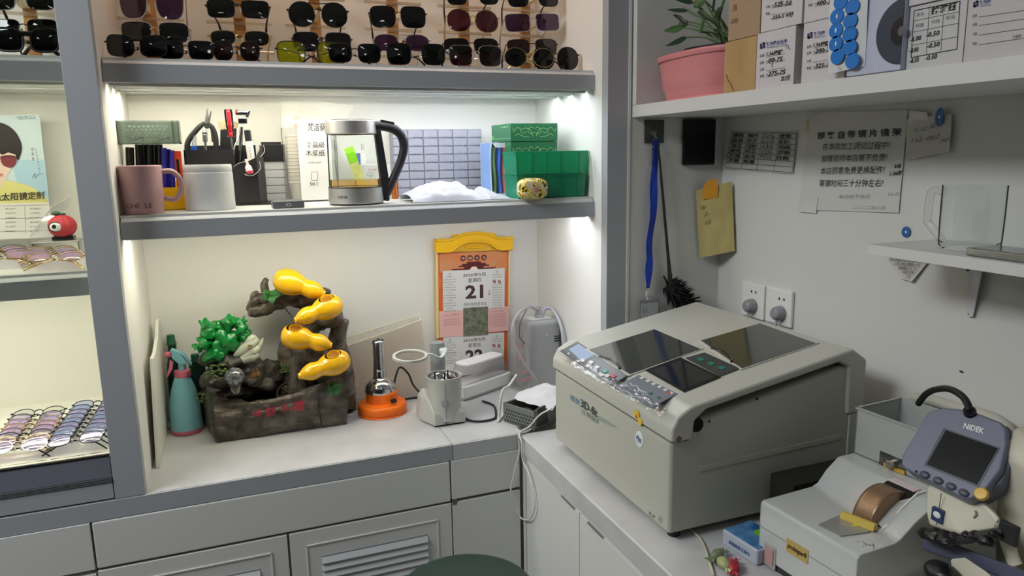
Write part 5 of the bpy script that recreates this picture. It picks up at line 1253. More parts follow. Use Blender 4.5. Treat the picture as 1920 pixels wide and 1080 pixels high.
for nm, q, fr in (('processing_window', [(1105, 657), (1227, 619), (1313, 656), (1181, 703)], 1), ('tracer_window', [(1315, 640), (1425, 608), (1529, 645), (1391, 692)], 1)):
    cx_ = sum(a for a, b in q) / 4; cy_ = sum(b for a, b in q) / 4
    m = MB(); plate(m, [(cx_ + (a - cx_) * 1.07, cy_ + (b - cy_) * 1.09) for a, b in q], -.001, .0025, bev=.001); w_ = m.build(nm, BEI2, t)
    m = MB(); plate(m, q, .001, .0034); m.build('glass', SMK, w_)
    a, b = q[0], q[3]; m = MB(); m.tube([top(a[0] + (b[0] - a[0]) * f, a[1] + (b[1] - a[1]) * f, .0036) + Vector((.012 * math.sin(math.pi * (f - .25) / .5), 0, .001)) for f in (.25, .38, .5, .62, .75)], .0028, 8, 4); m.build('pull_lip', mat('black smoke', (30, 31, 29), .2), w_)
m = MB(); plate(m, [(1210, 695), (1276, 671), (1352, 708), (1283, 736)], .0005, .002); w_ = m.build('display_screen', mat('black bezel', (24, 24, 23), .25), t)
m = MB(); plate(m, [(1220, 695), (1277, 676), (1341, 707), (1283, 730)], .0018, .0023); m.build('screen_glass', SMK2, w_)
m = MB(); plate(m, [(1285, 672), (1321, 662), (1388, 692), (1351, 706)], .0005, .0022); w_ = m.build('key_panel', mat('charcoal key panel', (62, 66, 66), .4), t)
for a, b in ((1313, 674), (1333, 682), (1353, 690)):
    m = MB(); plate(m, [(a - 7, b), (a + 1, b - 3), (a + 9, b + 1), (a + 1, b + 4)], .0015, .0032); m.build('button', mat('green key', (30, 126, 104), .4), w_)
FILMB = mat('slate control film', (104, 112, 120), .18, coat=.6)
m = MB(); plate(m, [(1050, 659), (1083, 641), (1176, 705), (1146, 723)], .0004, .0018); w_ = m.build('control_panel', FILMB, t)
m = MB(); plate(m, [(1066, 655), (1085, 645), (1115, 666), (1092, 678)], .0017, .0022); m.build('blue_film', mat('pale blue film', (168, 190, 226), .15, coat=.6), w_)
for (a, b, c) in ((1092, 676, (214, 214, 212)), (1108, 680, (226, 226, 224)), (1103, 686, (224, 216, 218)), (1119, 689, (222, 224, 224)), (1134, 697, (70, 178, 158)), (1138, 705, (204, 206, 206)), (1150, 706, (196, 44, 66)), (1128, 703, (210, 212, 212))):
    m = MB(); plate(m, [(a - 6, b + .5), (a, b - 3.5), (a + 7, b), (a + 1, b + 4)], .0015, .0034, bev=.0005); m.build('button', mat('key ' + str(c), c, .3), w_)
m = MB(); plate(m, [(1152, 727), (1198, 704), (1270, 739), (1224, 764)], .0004, .0018); w_ = m.build('keypad', mat('blue grey keypad', (126, 132, 144), .2, coat=.5), t)
m = MB()
for i in range(6):
    a, b = 1203 + i * 11, 709 + i * 5.6; plate(m, [(a - 4, b), (a + 1, b - 2.4), (a + 5.5, b), (a + .5, b + 2.6)], .0016, .0026)
m.build('white_keys', mat('pale keys', (220, 220, 216), .4), w_)
for a, b, c in ((1253, 737, (206, 84, 92)), (1219, 738, (60, 110, 104)), (1234, 746, (60, 110, 104))):
    m = MB(); plate(m, [(a - 4, b), (a + 1, b - 2.4), (a + 5.5, b), (a + .5, b + 2.6)], .0016, .0028); m.build('button', mat('key ' + str(c), c, .3), w_)
m = MB()
for (x0_, y0_, x1_, y1_) in ((1170, 722, 1192, 734), (1182, 718, 1212, 738), (1160, 728, 1200, 748), (1196, 728, 1214, 742), (1206, 746, 1232, 760)):
    m.tube([top(x0_ + (x1_ - x0_) * f, y0_ + (y1_ - y0_) * f + 2.4 * math.sin(f * 12), .0022) for f in [k / 8 for k in range(9)]], .0006, 5, 2)
m.build('key_marks', mat('white marks', (214, 214, 216), .4), w_)
# clear protective film round the control edge
PF = clear('protective film', (250, 250, 250), .10, .12, fres=1.25, haze=.06)
def pf(u, v):
    px = 1038 + (1240 - 1038) * u; py = 661 + (776 - 661) * u
    p = on_plane(px + 14 * v, py - 9 * v, TP0 + TN * .003, TN); return p + TN * (.0035 * noise.noise((u * 22, v * 5, 1)) - .006 * (1 - v) ** 2) + Vector((-.002 * (1 - v), 0, 0))
MB().grid(pf, 60, 8).build('protective_film', PF, t)
XF = .6988
m = MB(); m.tube([(XF + .0012, -.11, .9958), (XF + .0012, -.6, .9958)], .0008, 6); m.tube([(.735, YBK - .003, .9958), (.700, YBK + .003, .9958)], .0008, 6); m.build('cover_seam', mat('seam shadow line', (92, 92, 84), .6), t)
def fx(m, s, x0_, y0_, bx, by, tx_, ty, **k): m.quad_text(s, at(x0_, y0_, X=XF), at(bx, by, X=XF), at(tx_, ty, X=XF), **k)
m = MB(); fx(m, 'NIDEK', 1070, 749, 1087, 761, 1070, 739, bold=.01); m.build('brand_lettering', mat('teal blue print', (56, 118, 160), .5), t)
m = MB(); fx(m, '3D-fit', 1089, 762, 1120, 783, 1089, 747, bold=.02); m.build('model_lettering', mat('charcoal print', (62, 66, 66), .5), t)
m = MB(); fx(m, 'LE-9000SX', 1091, 775, 1123, 796, 1091, 765.5); m.build('model_number', mat('grey print', (116, 120, 116), .5), t)
m = MB(); fx(m, 'PATTERNLESS EDGER', 1122, 782.5, 1155, 802, 1122, 779); m.poly([at(1122, 786.0, X=XF), at(1148, 801.5, X=XF), at(1148, 800.5, X=XF), at(1122, 784.6, X=XF)]); m.build('small_lettering', mat('teal print', (84, 136, 140), .5), t)
m = MB(); fx(m, 'PL-4', 1217, 966, 1227, 973, 1217, 958, bold=.02)
c = at(1238, 974, X=XF); m.lathe([(.0062, 0), (.0068, 0), (.0068, .0004), (.0062, .0004), (.0062, 0)], frame(c, (-1, 0, 0)), 24); m.text('8', c + Vector((0, .0022, -.003)), (0, -.0045, 0), (0, 0, .006), fit='box'); m.build('corner_print', mat('grey print', (116, 120, 116), .5), t)
c = at(1199, 824, X=XF + .001); s_ = MB().lathe([(0, .0012), (.0135, .0012), (.0142, 0)], frame(c, (-1, 0, 0), (0, 0, 1)), 36, sx=1.15).build('round_sticker', mat('pale sticker', (222, 232, 228), .3), t)
m = MB(); m.text('Plus', c + Vector((-.0014, .0095, -.003)), (0, -.019, 0), (0, 0, .010), fit='box', bold=.02, shear=.2); m.tube([c + Vector((-.0016, .008, -.006)), c + Vector((-.0016, -.002, -.0055)), c + Vector((-.0016, -.009, -.0035))], .0005, 5, 3); m.build('lettering', mat('navy print', (50, 80, 140), .5), s_)
c = at(1197, 777, X=XF + .001); c.x = .6965
m = MB(); m.lathe([(0, .0012), (.0095, .0012), (.010, 0)], frame(c, (-1, 0, 0)), 28); m.lathe([(0, .0011), (.007, .0011), (.0075, 0)], frame(c + Vector((0, -.012, -.010)), (-1, 0, 0)), 24); s_ = m.build('duckling_sticker', mat('yellow sticker', (226, 190, 60), .4), t)
m = MB(); m.ell(c + Vector((-.0013, -.001, -.004)), (.0006, .0035, .0035)); m.ell(c + Vector((-.0013, -.0045, .003)), (.0006, .0013, .0013)); m.build('sticker_print', mat('brown orange print', (166, 92, 40), .5), s_)
YSD = YBK - .0004
for (a, b, r, z) in ((1307, 797, .0135, 0), (1330, 790, .0022, 0), (1420, 748, .0022, 0)):
    c = at(a, b, Y=YSD); MB().cyl(c + Vector((0, .002, 0)), c + Vector((0, -.0003, 0)), r, n=28).build('hole', mat('black hole', (10, 10, 10), .8), t)
m = MB(); a, b = at(1310, 875, Y=YSD), at(1575, 815, Y=YSD); m.prism([a, b, b + Vector((0, 0, -.010)), a + Vector((0, 0, -.010))], (0, -.0012, 0), bev=.0005); m.build('side_crease', BEI, t)
c = at(1270, 822, Y=-.607); MB().lathe([(0, 0), (.006, 0), (.006, .003), (.002, .0035), (0, .0035)], frame((c.x, -.609, c.z), (0, -1, 0)), 14).build('latch_screw', mat('bronze screw', (120, 96, 80), .3, .8), t)
MB().span((1.112, -.6105, .835), (1.1375, -.6055, .99), bev=.002).build('rear_trim', BEI2, t)

# ------------------------------------------------------------------ hand edger with grinding wheel
O_ = Vector((.8126, -.7117, ZC)); EM = Matrix.Translation(O_) @ rotz(3.7)
t = thing('hand_edger', 'glossy pale hand edger with bronze grinding wheel beside the big machine', 'hand edger', O_, rz=3.7)
GL = mat('glossy pale enamel', (196, 200, 198), .10, coat=.7)
m = MB(EM); W_ = -.200
def ring(y, s0, s1): return [(0, y, .012), (0, y, .106), (.004, y, .1125), (.010, y, .1135), (s0, y, .1135), (s0 + .012, y, .117), (s0 + (s1 - s0) * .5, y, .138), (s1 - .006, y, .156), (s1 + .006, y, .158), (.335, y, .158), (.345, y, .150), (.345, y, .012)]
m.loft([ring(-.000, .122, .186), ring(-.002, .121, .185), ring(-.004, .120, .185), ring(-.05, .106, .180), ring(-.10, .096, .176), ring(-.15, .088, .172), ring(W_, .080, .168)], bev=.0035)
m.build('housing', GL, t)
MB(EM).span((.004, W_ + .004, 0), (.340, -.004, .014)).build('base_plate', mat('dark base', (54, 54, 56), .6), t)
MB(EM).span((-.0006, W_ + .002, .066), (.0006, -.002, .0675)).build('seam', mat('grey seam', (150, 150, 148), .6), t)
TK = mat('pale grey tank plastic', (168, 173, 170), .45)
m = MB(EM); x0, x1, y0, y1, z0, z1, th = .218, .335, -.004, -.176, .1585, .245, .0025
for a, b in (((x0, y0, z0), (x0 + th, y1, z1)), ((x1 - th, y0, z0), (x1, y1, z1)), ((x0, y0 - th, z0), (x1, y0, z1)), ((x0, y1, z0), (x1, y1 + th, z1)), ((x0, y0, z0), (x1, y1, z0 + .003))): m.span(a, b)
tank = m.build('water_tank', TK, t)
m = MB(EM)
for a, b in (((x0 - .002, y0 + .002, z1 - .001), (x0 + th, y1 - .002, z1 + .0015)), ((x1 - th, y0 + .002, z1 - .001), (x1 + .002, y1 - .002, z1 + .0015)), ((x0, y0 - th, z1 - .001), (x1, y0 + .002, z1 + .0015)), ((x0, y1 - .002, z1 - .001), (x1, y1 + th, z1 + .0015))): m.span(a, b)
m.build('rim', TK, tank)
MB(EM).span((x0 + th, y0 - th, z0 + .03), (x1 - th, y1 + th, z0 + .035)).build('tank_insert', mat('grey tank insert', (118, 122, 122), .5), tank)
Li = EM.inverted()
def loc(px, py, x): # point of local plane x = const
    n = EM.to_3x3() @ Vector((1, 0, 0)); return Li @ on_plane(px, py, EM @ Vector((x, 0, 0)), n)
a, b = loc(1650, 845, .217), loc(1697, 893, .217)
MB(EM).span((.2165, a.y, a.z), (.2182, b.y, b.z), bev=.0006).build('steel_plate', mat('worn steel plate', (140, 140, 136), .3, .9, vary=((90, 86, 76), 90)), tank)
m = MB(EM); c = ((a.y + b.y) / 2, (a.z + b.z) / 2); m.cyl((.2165, c[0], c[1]), (.207, c[0], c[1]), .007, n=18); m.cyl((.207, c[0] + .004, c[1] + .004), (.205, c[0] - .012, c[1] + .004), .003, n=10); m.build('valve', STEEL, tank)
a, b = loc(1655, 882, .214), loc(1694, 902, .214); MB(EM).span((.2148, a.y, .159), (.2160, b.y, .166)).build('yellow_label', mat('old yellow label', (206, 166, 70), .5), tank)
# wheel in its slot
wl, wr = -.113, -.152
m = MB(EM); m.loft([[(.0915, y, .1128), (.0915, y, .1146), (.108, y, .1206), (.134, y, .1396), (.168, y, .1578), (.176, y, .1586), (.176, y, .150)] for y in (wl + .003, wr - .012)]); m.build('slot_lining', DARK, t)
MB(EM).lathe(spline_prof([(0, 0), (.047, 0), (.0505, .002), (.0520, .005), (.0515, (wl - wr) / 2), (.0520, wl - wr - .005), (.0505, wl - wr - .002), (.047, wl - wr), (0, wl - wr)]), frame((.140, wr, .110), (0, 1, 0)), 72).build('grinding_wheel', mat('bronze abrasive', (150, 122, 96), .34, .55, bump=(240, .06)), t)
m = MB(EM); m.prism([(.174, wl + .004, .1605), (.190, wl + .004, .1605), (.190, wr - .006, .1605), (.174, wr - .006, .1605)], (0, 0, -.010), bev=.001); m.build('slot_label', mat('pale pink label', (222, 206, 206), .5), t)
m = MB(EM); m.text('--- ----', (.186, wl, .1606), (0, wr - wl, 0), (-.008, 0, 0), fit='box'); m.build('lettering', mat('faded red print', (176, 110, 110), .5), t)
m = MB(EM); m.prism([(.088, wr - .012, .1130), (.088, wr - .012, .1150), (.108, wr - .012, .1230), (.134, wr - .012, .1425), (.170, wr - .012, .1605), (.190, wr - .012, .1605), (.190, wr - .012, .150), (.108, wr - .012, .112)], (0, -.003, 0)); m.build('slot_side', WHITEP, t)
pl = [(1534, 985), (1572, 968), (1640, 990), (1628, 999), (1576, 1006)]
m = MB(EM); m.prism([Li @ on_plane(x, y, EM @ Vector((0, 0, .1142)), (0, 0, 1)) for x, y in pl], (0, 0, .0016)); m.build('steel_rest', mat('dull steel rest', (178, 178, 176), .35, .6), t)
a, b = loc(1574, 962, .112), loc(1640, 990, .112)
m = MB(EM); m.prism([(.064, -.110, .1158), (.076, -.110, .1158), (.074, -.110, .127), (.067, -.110, .127)], (.012, -.054, 0), bev=.0008); m.build('guard', mat('mustard guard', (206, 180, 84), .5), t)
m = MB(EM); m.ell(Li @ on_plane(1603, 985, EM @ Vector((0, 0, .116)), (0, 0, 1)), (.006, .003, .0005)); m.build('paint_spot', mat('yellow mark', (222, 206, 70), .5), t)
m = MB(EM); r7 = random.Random(2)
for q in range(7):
    c = Li @ on_plane(1625 + r7.uniform(-18, 14), 1021 + r7.uniform(-6, 4), EM @ Vector((0, 0, .1137)), (0, 0, 1)); d = Vector((r7.uniform(-.006, .006), r7.uniform(-.006, .006), 0)); m.tube([c - d, c + d], .0005, 5)
m.build('scuffs', mat('scuff grey', (96, 94, 92), .7), t)
a, b, c2 = loc(1474, 1033, -.0008), loc(1515, 1047, -.0008), loc(1472, 1003, -.0008)
m = MB(EM); m.prism([(-.0012, a.y, a.z), (-.0012, b.y, a.z + .000), (-.0012, b.y, a.z + .024), (-.0012, a.y, a.z + .024)], (.0010, 0, 0)); s_ = m.build('maker_sticker', mat('gold sticker', (190, 166, 98), .4), t)
m = MB(EM); m.text('prodesigner®', (-.0014, a.y - .003, a.z + .006), (0, (b.y - a.y) * .88, 0), (0, 0, .012), fit='box', shear=.25, bold=.02); m.build('lettering', mat('dark brown print', (70, 40, 24), .5), s_)
a = loc(1441, 1041, -.001); a = Vector((0, a.y, a.z))
MB(EM).span((-.0015, a.y + .010, a.z - .020), (.001, a.y - .016, a.z + .020), bev=.002).build('switch_frame', mat('pale grey frame', (170, 170, 168), .4), t)
MB(EM).span((-.0040, a.y + .007, a.z - .015), (.0, a.y - .012, a.z + .015), bev=.0015).build('rocker_switch', mat('dusty pink switch', (190, 150, 146), .3), t)
tag(MB().span((.905, -.690, ZC + .0005), (1.10, -.630, ZC + .112), bev=.001).build('filter_box', mat('black and olive card', (34, 33, 28), .6)), 'dark box squeezed between the big beige machine and hand edger', 'box')

# ------------------------------------------------------------------ lensmeter
t = thing('lensmeter', 'cream and blue grey lensmeter with tilted screen at the right edge', 'lensmeter', (1.0, -1.08, ZC))
CRM = mat('cream plastic', (214, 211, 192), .4); SLT = mat('blue grey plastic', (108, 112, 132), .4)
p0 = at(1710, 890, X=.905); n_ = Vector((-.80, -.16, .58)).normalized()
def hp(px, py, d=0.0): return on_plane(px, py, p0 + n_ * d, n_)
def hplate(m, pts, d0, d1, **k):
    a = [hp(x, y, d0) for x, y in pts]; nn = (a[1] - a[0]).cross(a[2] - a[1])
    if nn.dot(n_) > 0: a = a[::-1]
    m.prism(a, n_ * (d1 - d0), **k)
out = [(1756, 787), (1786, 780), (1830, 784), (1893, 808), (1903, 822), (1904, 850), (1893, 897), (1868, 930), (1838, 951), (1822, 950), (1712, 893), (1706, 884), (1708, 868)]
m = MB(); hplate(m, out, -.034, 0, bev=.004, seg=3); hd = m.build('screen_head', SLT, t)
out2 = [(1893, 808), (1905, 812), (1920, 850), (1921, 880), (1900, 928), (1868, 945), (1838, 951), (1868, 930), (1893, 897), (1904, 850), (1903, 822)]
m = MB(); hplate(m, [(1890, 812), (1908, 818), (1919, 850), (1915, 885), (1895, 925), (1862, 945), (1840, 950), (1870, 900)], -.05, -.012, bev=.004); m.build('head_side', mat('dark blue grey plastic', (96, 100, 120), .45), t)
m = MB(); hplate(m, [(1770, 803), (1876, 840), (1835, 914), (1733, 873)], -.001, .0006); m.build('bezel', mat('dark bezel', (60, 62, 74), .4), hd)
m = MB(); hplate(m, [(1774, 807), (1871, 841), (1832, 909), (1738, 871)], .0002, .0012); m.build('screen', mat('dark screen glass', (16, 17, 22), .12, coat=.5), hd)
m = MB(); m.quad_text('NIDEK', hp(1806, 803, .0006), hp(1844, 814, .0006), hp(1809, 793, .0006), bold=.03); m.build('lettering', mat('white print', (232, 232, 234), .5), hd)
for a, b in ((1734, 890), (1759, 901), (1783, 912), (1807, 924)): MB().ell(hp(a, b, .0005), (.0075, .0055, .0028), M=basis(n_, (0, -1, 0)).to_4x4()).build('button', mat('slate button', (74, 76, 92), .4), hd)
MB().ell(hp(1718, 884, .0003), .0018).build('indicator', mat('dark lamp', (36, 36, 44), .4), hd)
MB().lathe([(0, .0035), (.0075, .003), (.0092, .0005), (.0092, -.002)], frame(hp(1840, 926, 0), n_), 28).build('button', mat('amber button', (222, 178, 66), .35), hd)
# nose below the head
def X(px, py, x): return at(px, py, X=x)
def XK(px, py, x):
    p = at(px, py, X=x); p.y = min(p.y, -.922); return p
m = MB(); m.hull([XK(1738, 905, .935), XK(1736, 960, .93), XK(1742, 985, .93), XK(1800, 1003, .92), XK(1872, 990, .935), XK(1878, 975, .94), XK(1850, 945, .94), XK(1738, 905, 1.04), XK(1742, 980, 1.04), XK(1870, 985, 1.04), XK(1850, 930, 1.04)], .004, 2); m.build('nose', CRM, t)
m = MB(); m.tube([X(1765, 925, .9255), X(1759, 965, .9235), X(1755, 985, .923)], .0006, 5); m.build('joint_line', mat('dark line', (80, 80, 78), .6), t)
c = X(1758, 966, .9235); s_ = MB().span((c.x - .0018, c.y + .009, c.z - .010), (c.x + .004, c.y - .009, c.z + .010), bev=.0005).build('badge', mat('navy badge', (44, 62, 104), .4), t)
m = MB(); m.ell((c.x - .0018, c.y, c.z + .001), (.0008, .006, .005)); m.build('badge_mark', WHITEP, s_)
m = MB(); m.tube([X(1829, 958, .934), X(1831, 965, .932), X(1826, 971, .931)], .0016, 6, 4); m.build('crescent_recess', mat('recess grey', (130, 128, 118), .6), t)
# rear column and base
m = MB(); m.hull([(1.00, -.985, 1.115), (1.12, -.985, 1.115), (1.12, -1.22, 1.115), (1.0, -1.22, 1.115), (.97, -1.0, 1.09), (1.16, -.98, 1.08), (1.16, -1.24, 1.08), (.97, -1.24, 1.08), (1.0, -1.0, .81), (1.16, -1.0, .81), (1.16, -1.24, .81), (1.0, -1.24, .81)], .012, 3); m.build('column', CRM, t)
c = X(1900, 976, .995); MB().lathe([(0, .012), (.012, .012), (.018, .009), (.019, 0)], frame((.998, c.y, c.z), (-1, 0, 0)), 28).build('boss', CRM, t)
m = MB()
for k, px in enumerate((1885, 1893, 1900, 1907, 1914)):
    c = X(px, 942 - k * 1.2, .990); m.tube([(.9885, c.y, c.z - .010), (.9885, c.y - .004, c.z + .008)], .0012, 6)
m.build('vents', mat('vent grey', (110, 108, 100), .6), t)
MB().hull([XK(1700, 1000, .94), XK(1720, 992, .94), XK(1925, 1072, .94), XK(1925, 1100, .94), XK(1760, 1040, .94), XK(1700, 1015, .94), XK(1700, 1000, .99), XK(1720, 992, .99), XK(1925, 1072, .99), XK(1925, 1100, .99)], .004).build('lens_table', mat('slate blue table', (84, 88, 108), .45), t)
m = MB()
for a, b, r, s_ in ((1735, 1000, .010, 1), (1752, 1004, .012, 2), (1773, 1010, .013, 3), (1795, 1010, .011, 4), (1830, 1006, .009, 5), (1850, 1012, .010, 6), (1868, 1002, .009, 7), (1815, 1004, .008, 8)):
    p = X(a, b, .925); m.ell(p, (r * 1.2, r * 1.1, r * .75), nu=14, nv=10, warp=.003, wscale=120, seed=s_)
m.tube([X(1728, 996, .925), X(1770, 1012, .92), X(1810, 1012, .92), X(1850, 1002, .925), X(1882, 998, .93)], .006, 8, 4)
m.build('lens_holder', mat('black mechanism', (20, 21, 25), .35), t)
for a, b in ((1751, 1003), (1772, 1015)): MB().lathe([(0, .004), (.0026, .004), (.0036, .002), (.0036, -.004)], frame(X(a, b, .912), (-1, -.2, .1)), 16).build('screw', mat('steel screw', (150, 150, 150), .3, .9), t)
m = MB(); p = X(1892, 1000, .93); m.box(p, (.008, .026, .030), bev=.003); m.cyl(p, X(1868, 1000, .93), .004, n=10); m.build('lever', mat('dark lever', (40, 44, 44), .4), t)
m = MB(); m.hull([X(1782, 1048, .93), X(1810, 1045, .93), X(1855, 1075, .93), X(1870, 1100, .93), X(1790, 1100, .93), X(1782, 1048, .96), X(1810, 1045, .96), X(1870, 1100, .96), X(1790, 1100, .96)], .003); m.build('marking_block', CRM, t)
MB().ell(X(1768, 1076, .915), (.022, .026, .016), warp=.003, wscale=60).build('knob', mat('black knob', (22, 23, 27), .35), t)
MB().span((.90, -1.24, ZC + .0004), (1.17, -.935, .822), bev=.008, seg=3).build('base', CRM, t)
MB().tube([X(1880, 985, .96), X(1896, 1040, .96), X(1905, 1060, .96)], .009, 12, 4).build('side_arm', CRM, t)
a = hp(1820, 786, -.018)
MB().tube([X(1722, 757, 1.06), X(1735, 740, 1.05), X(1752, 731, 1.04), X(1778, 729, 1.02), X(1802, 741, 1.0), X(1814, 757, .985), X(1818, 772, .975)], .0052, 12, 8).build('cable', CB, t)
m = MB(); q0, q1 = X(1818, 770, .975), hp(1821, 788, -.018)
for k in range(6): m.cyl(q0.lerp(q1, k / 6), q0.lerp(q1, (k + .7) / 6), .0085, n=14)
m.cyl(q0, q1, .0068, n=14); m.build('cable_boot', mat('black ribbed boot', (20, 22, 34), .5), t)
tag(MB().tube([X(1660, 765, 1.215), X(1700, 751, 1.215), X(1735, 748, 1.215), X(1790, 764, 1.215), X(1850, 780, 1.215), X(1885, 800, 1.215), X(1900, 830, 1.215)], .011, 12, 8).build('hose', mat('pale grey hose', (186, 184, 172), .5)), 'pale hose running along the wall behind the hand edger tank', 'hose')

# ------------------------------------------------------------------ wipes and sweets by the machine
c = Vector((.822, -.665, ZC)); WM = Matrix.Translation(Vector((.790, -.640, ZC))) @ rotz(4)
A = at(1353, 1020, Z=ZC); WM = Matrix.Translation(A) @ rotz(6)
t = thing('wipes_pack', 'small white and blue pack of wipes beside the hand edger', 'wipes pack', A, rz=6)
MB(WM).span((0, -.085, 0), (.070, 0, .030), bev=.004, seg=3).build('pack', mat('white film pack', (184, 190, 204), .4), t)
MB(WM).span((.003, -.082, .0302), (.067, -.003, .0312), bev=.0004).build('top_print', mat('sea blue print', (30, 84, 150), .35, vary=((96, 150, 190), 40)), t)
m = MB(WM); m.ell((.050, -.050, .0315), (.014, .017, .001)); m.build('green_print', mat('lime print', (110, 180, 50), .4), t)
m = MB(WM); m.text('美丽纷享王湿巾', (-.0003, -.018, .010), (0, -.050, 0), (0, 0, .008), fit='box', bold=.02); m.build('lettering', mat('navy print', (50, 80, 140), .5), t)
def sweet(px, py, col, lab, rz, k=1.0):
    c = at(px, py, Z=ZC + .010); t = thing('wrapped_sweet', lab, 'sweet', (c.x, c.y, ZC), rz=rz); M = Matrix.Translation((c.x, c.y, ZC)) @ rotz(rz)
    MB(M).ell((0, 0, .0098), (.016 * k, .0105, .0095), nu=20, nv=12, warp=.002, wscale=120, seed=px).build('wrapper', mat('sweet ' + str(col), col, .3), t)
    for s_ in (-1, 1):
        MB(M).grid(lambda u, v: (s_ * (.013 * k + .013 * u), (v - .5) * (.006 + .016 * u), .010 + .003 * math.sin(v * 18 + s_) * u), 6, 10, th=.0006).build('twist', mat('sweet twist ' + str(col), tuple(min(255, q + 30) for q in col), .35), t)
sweet(1376, 1062, (160, 44, 56), 'red wrapped sweet lying nearest the wipes pack', 50)
sweet(1357, 1056, (166, 172, 122), 'pale green wrapped sweet left of the red sweet', 80)
sweet(1345, 1040, (120, 130, 104), 'grey green wrapped sweet behind the red sweet', 20, .9)
tag(MB().tube([at(1338, 1078, Z=ZC + .003), at(1318, 1018, Z=ZC + .003), at(1298, 996, Z=ZC + .003), at(1284, 985, Z=ZC + .003)], .0022, 8, 6).build('cable', mat('cream cable', (196, 192, 168), .5)), 'cream cable on the worktop at the foot of the big machine', 'cable')

# ------------------------------------------------------------------ wall sockets
XWS = XW - .0005
def socket(label, y0, y1, zt, pxs, pp):
    t = thing('wall_socket', label, 'socket', (XW, (y0 + y1) / 2, zt - .086))
    MB().span((XWS - .009, y1, zt - .090), (XWS, y0, zt), bev=.003, seg=3).build('plate', WHITEP, t)
    m = MB()
    for (a, b) in pxs:
        c = X(a, b, XWS - .0095); m.ell(c, (.0006, .0026, .0036), nu=12, nv=8)
    m.build('pin_slots', DARK, t)
    c = X(pp[0], pp[1], XWS - .012); pc = Vector((XWS - .0096, c.y, c.z))
    p = thing('power_plug', 'grey round plug in the ' + ('left' if y0 > -.18 else 'right') + ' wall socket', 'plug', pc)
    MB().lathe(spline_prof([(0, 0), (.0165, 0), (.018, .004), (.017, .014), (.012, .024), (0, .026)]), frame(pc, (-1, 0, 0)), 28).build('body', mat('grey plug', (150, 148, 154), .45), p)
    MB().box(pc + Vector((-.020, .0, .002)), (.014, .0035, .026), bev=.0012).build('grip', mat('pale grey plug', (172, 170, 176), .45), p)
    MB().tube([pc + Vector((-.010, 0, -.014)), pc + Vector((-.016, .0, -.03)), pc + Vector((-.018, 0, -.10)), pc + Vector((-.018, 0, -.20))], .0042, 10, 5).build('cord', mat('pale grey cable', (178, 176, 180), .5), p)
socket('white wall socket nearer the corner with a grey plug', -.113, -.1995, 1.1705, ((1409, 546.5), (1417, 548.5)), (1410, 573))
socket('white wall socket right of its neighbour with a grey plug', -.2055, -.297, 1.172, ((1461, 560), (1470, 562)), (1463, 587))

# ------------------------------------------------------------------ hook, lanyard, duster on the corner wall
a, b = at(1208, 225, Y=-.001), at(1244, 268, Y=-.001)
t = thing('wall_hook', 'dark grey adhesive hook on the corner wall', 'hook', ((a.x + b.x) / 2, 0, b.z))
MB().span((a.x, -.004, b.z), (b.x, -.0005, a.z), bev=.0018).build('plate', mat('dark grey film', (74, 74, 74), .4), t)
hc = at(1227, 254, Y=-.006)
m = MB(); m.lathe([(0, 0), (.011, 0), (.010, .003), (.006, .004), (0, .0045)], frame((hc.x, -.0042, hc.z + .004), (0, -1, 0)), 24); m.tube([(hc.x, -.007, hc.z + .008), (hc.x, -.014, hc.z - .004), (hc.x, -.020, hc.z - .010), (hc.x, -.022, hc.z - .004)], .0018, 8, 5); m.build('hook', mat('dark chrome', (120, 118, 116), .25, .9), t)
t = thing('key_chain', 'thin steel chain hanging from the dark hook', 'chain', (hc.x, -.02, hc.z))
m = MB()
for k in range(11):
    c = at(1226 - k * .5, 262 + k * 4.6, Y=-.016); m.lathe([(.0022, -.0007), (.0033, 0), (.0022, .0007), (.0022, -.0007)], frame(c, (1, 0, .2) if k % 2 else (0, 1, .2)), 12, sx=1.4)
m.build('links', STEEL, t)
t = thing('lanyard', 'blue lanyard with a clear card holder hanging from the hook', 'lanyard', (hc.x, -.02, hc.z))
LB = mat('royal blue ribbon', (28, 62, 170), .6)
def ribbon(m, pts, Y, w, ph):
    P = spline([at(a, b, Y=Y) for a, b in pts], 6)
    m.grid(lambda u, v: P[min(int(u * (len(P) - 1)), len(P) - 1)] + Vector(((v - .5) * w * (.75 + .25 * math.sin(u * 17 + ph)), .006 * (v - .5) * math.sin(u * 13 + ph), 0)), len(P) - 1, 3, th=.0008)
m = MB(); ribbon(m, [(1232, 262), (1230, 300), (1228, 350), (1224, 410), (1220, 460), (1217, 500), (1215, 540)], -.018, .019, 0); m.build('ribbon', LB, t)
m = MB(); ribbon(m, [(1226, 262), (1226, 310), (1222, 370), (1219, 430), (1216, 480), (1214, 540)], -.0135, .015, 2); m.build('ribbon', LB, t)
c = at(1215, 551, Y=-.016)
m = MB(); m.box(c, (.012, .006, .016), bev=.0012); m.box(c + Vector((.0, 0, -.012)), (.006, .005, .010), bev=.001); m.build('clip', mat('white clip', (206, 208, 206), .4), t)
a, b = at(1198, 563, Y=-.016), at(1236, 606, Y=-.016)
m = MB(); m.span((a.x, -.018, b.z), (b.x, -.0145, a.z), bev=.0014); m.build('card_holder', mat('grey card holder', (150, 154, 154), .3), t)
m = MB(); m.span((a.x + .005, -.0186, b.z + .006), (b.x - .005, -.018, a.z - .010)); m.build('card', mat('pale card', (196, 200, 202), .5), t)
m = MB()
for q in range(3): m.text('工作证人员编号'[q * 2:q * 2 + 3], (a.x + .008, -.0188, a.z - .020 - q * .007), (.016, 0, 0), (0, 0, .004), fit='box')
m.build('lettering', GREYINK, t)
t = thing('feather_duster', 'black feather duster hanging handle up from the hook', 'duster', at(1262, 560, Y=-.03))
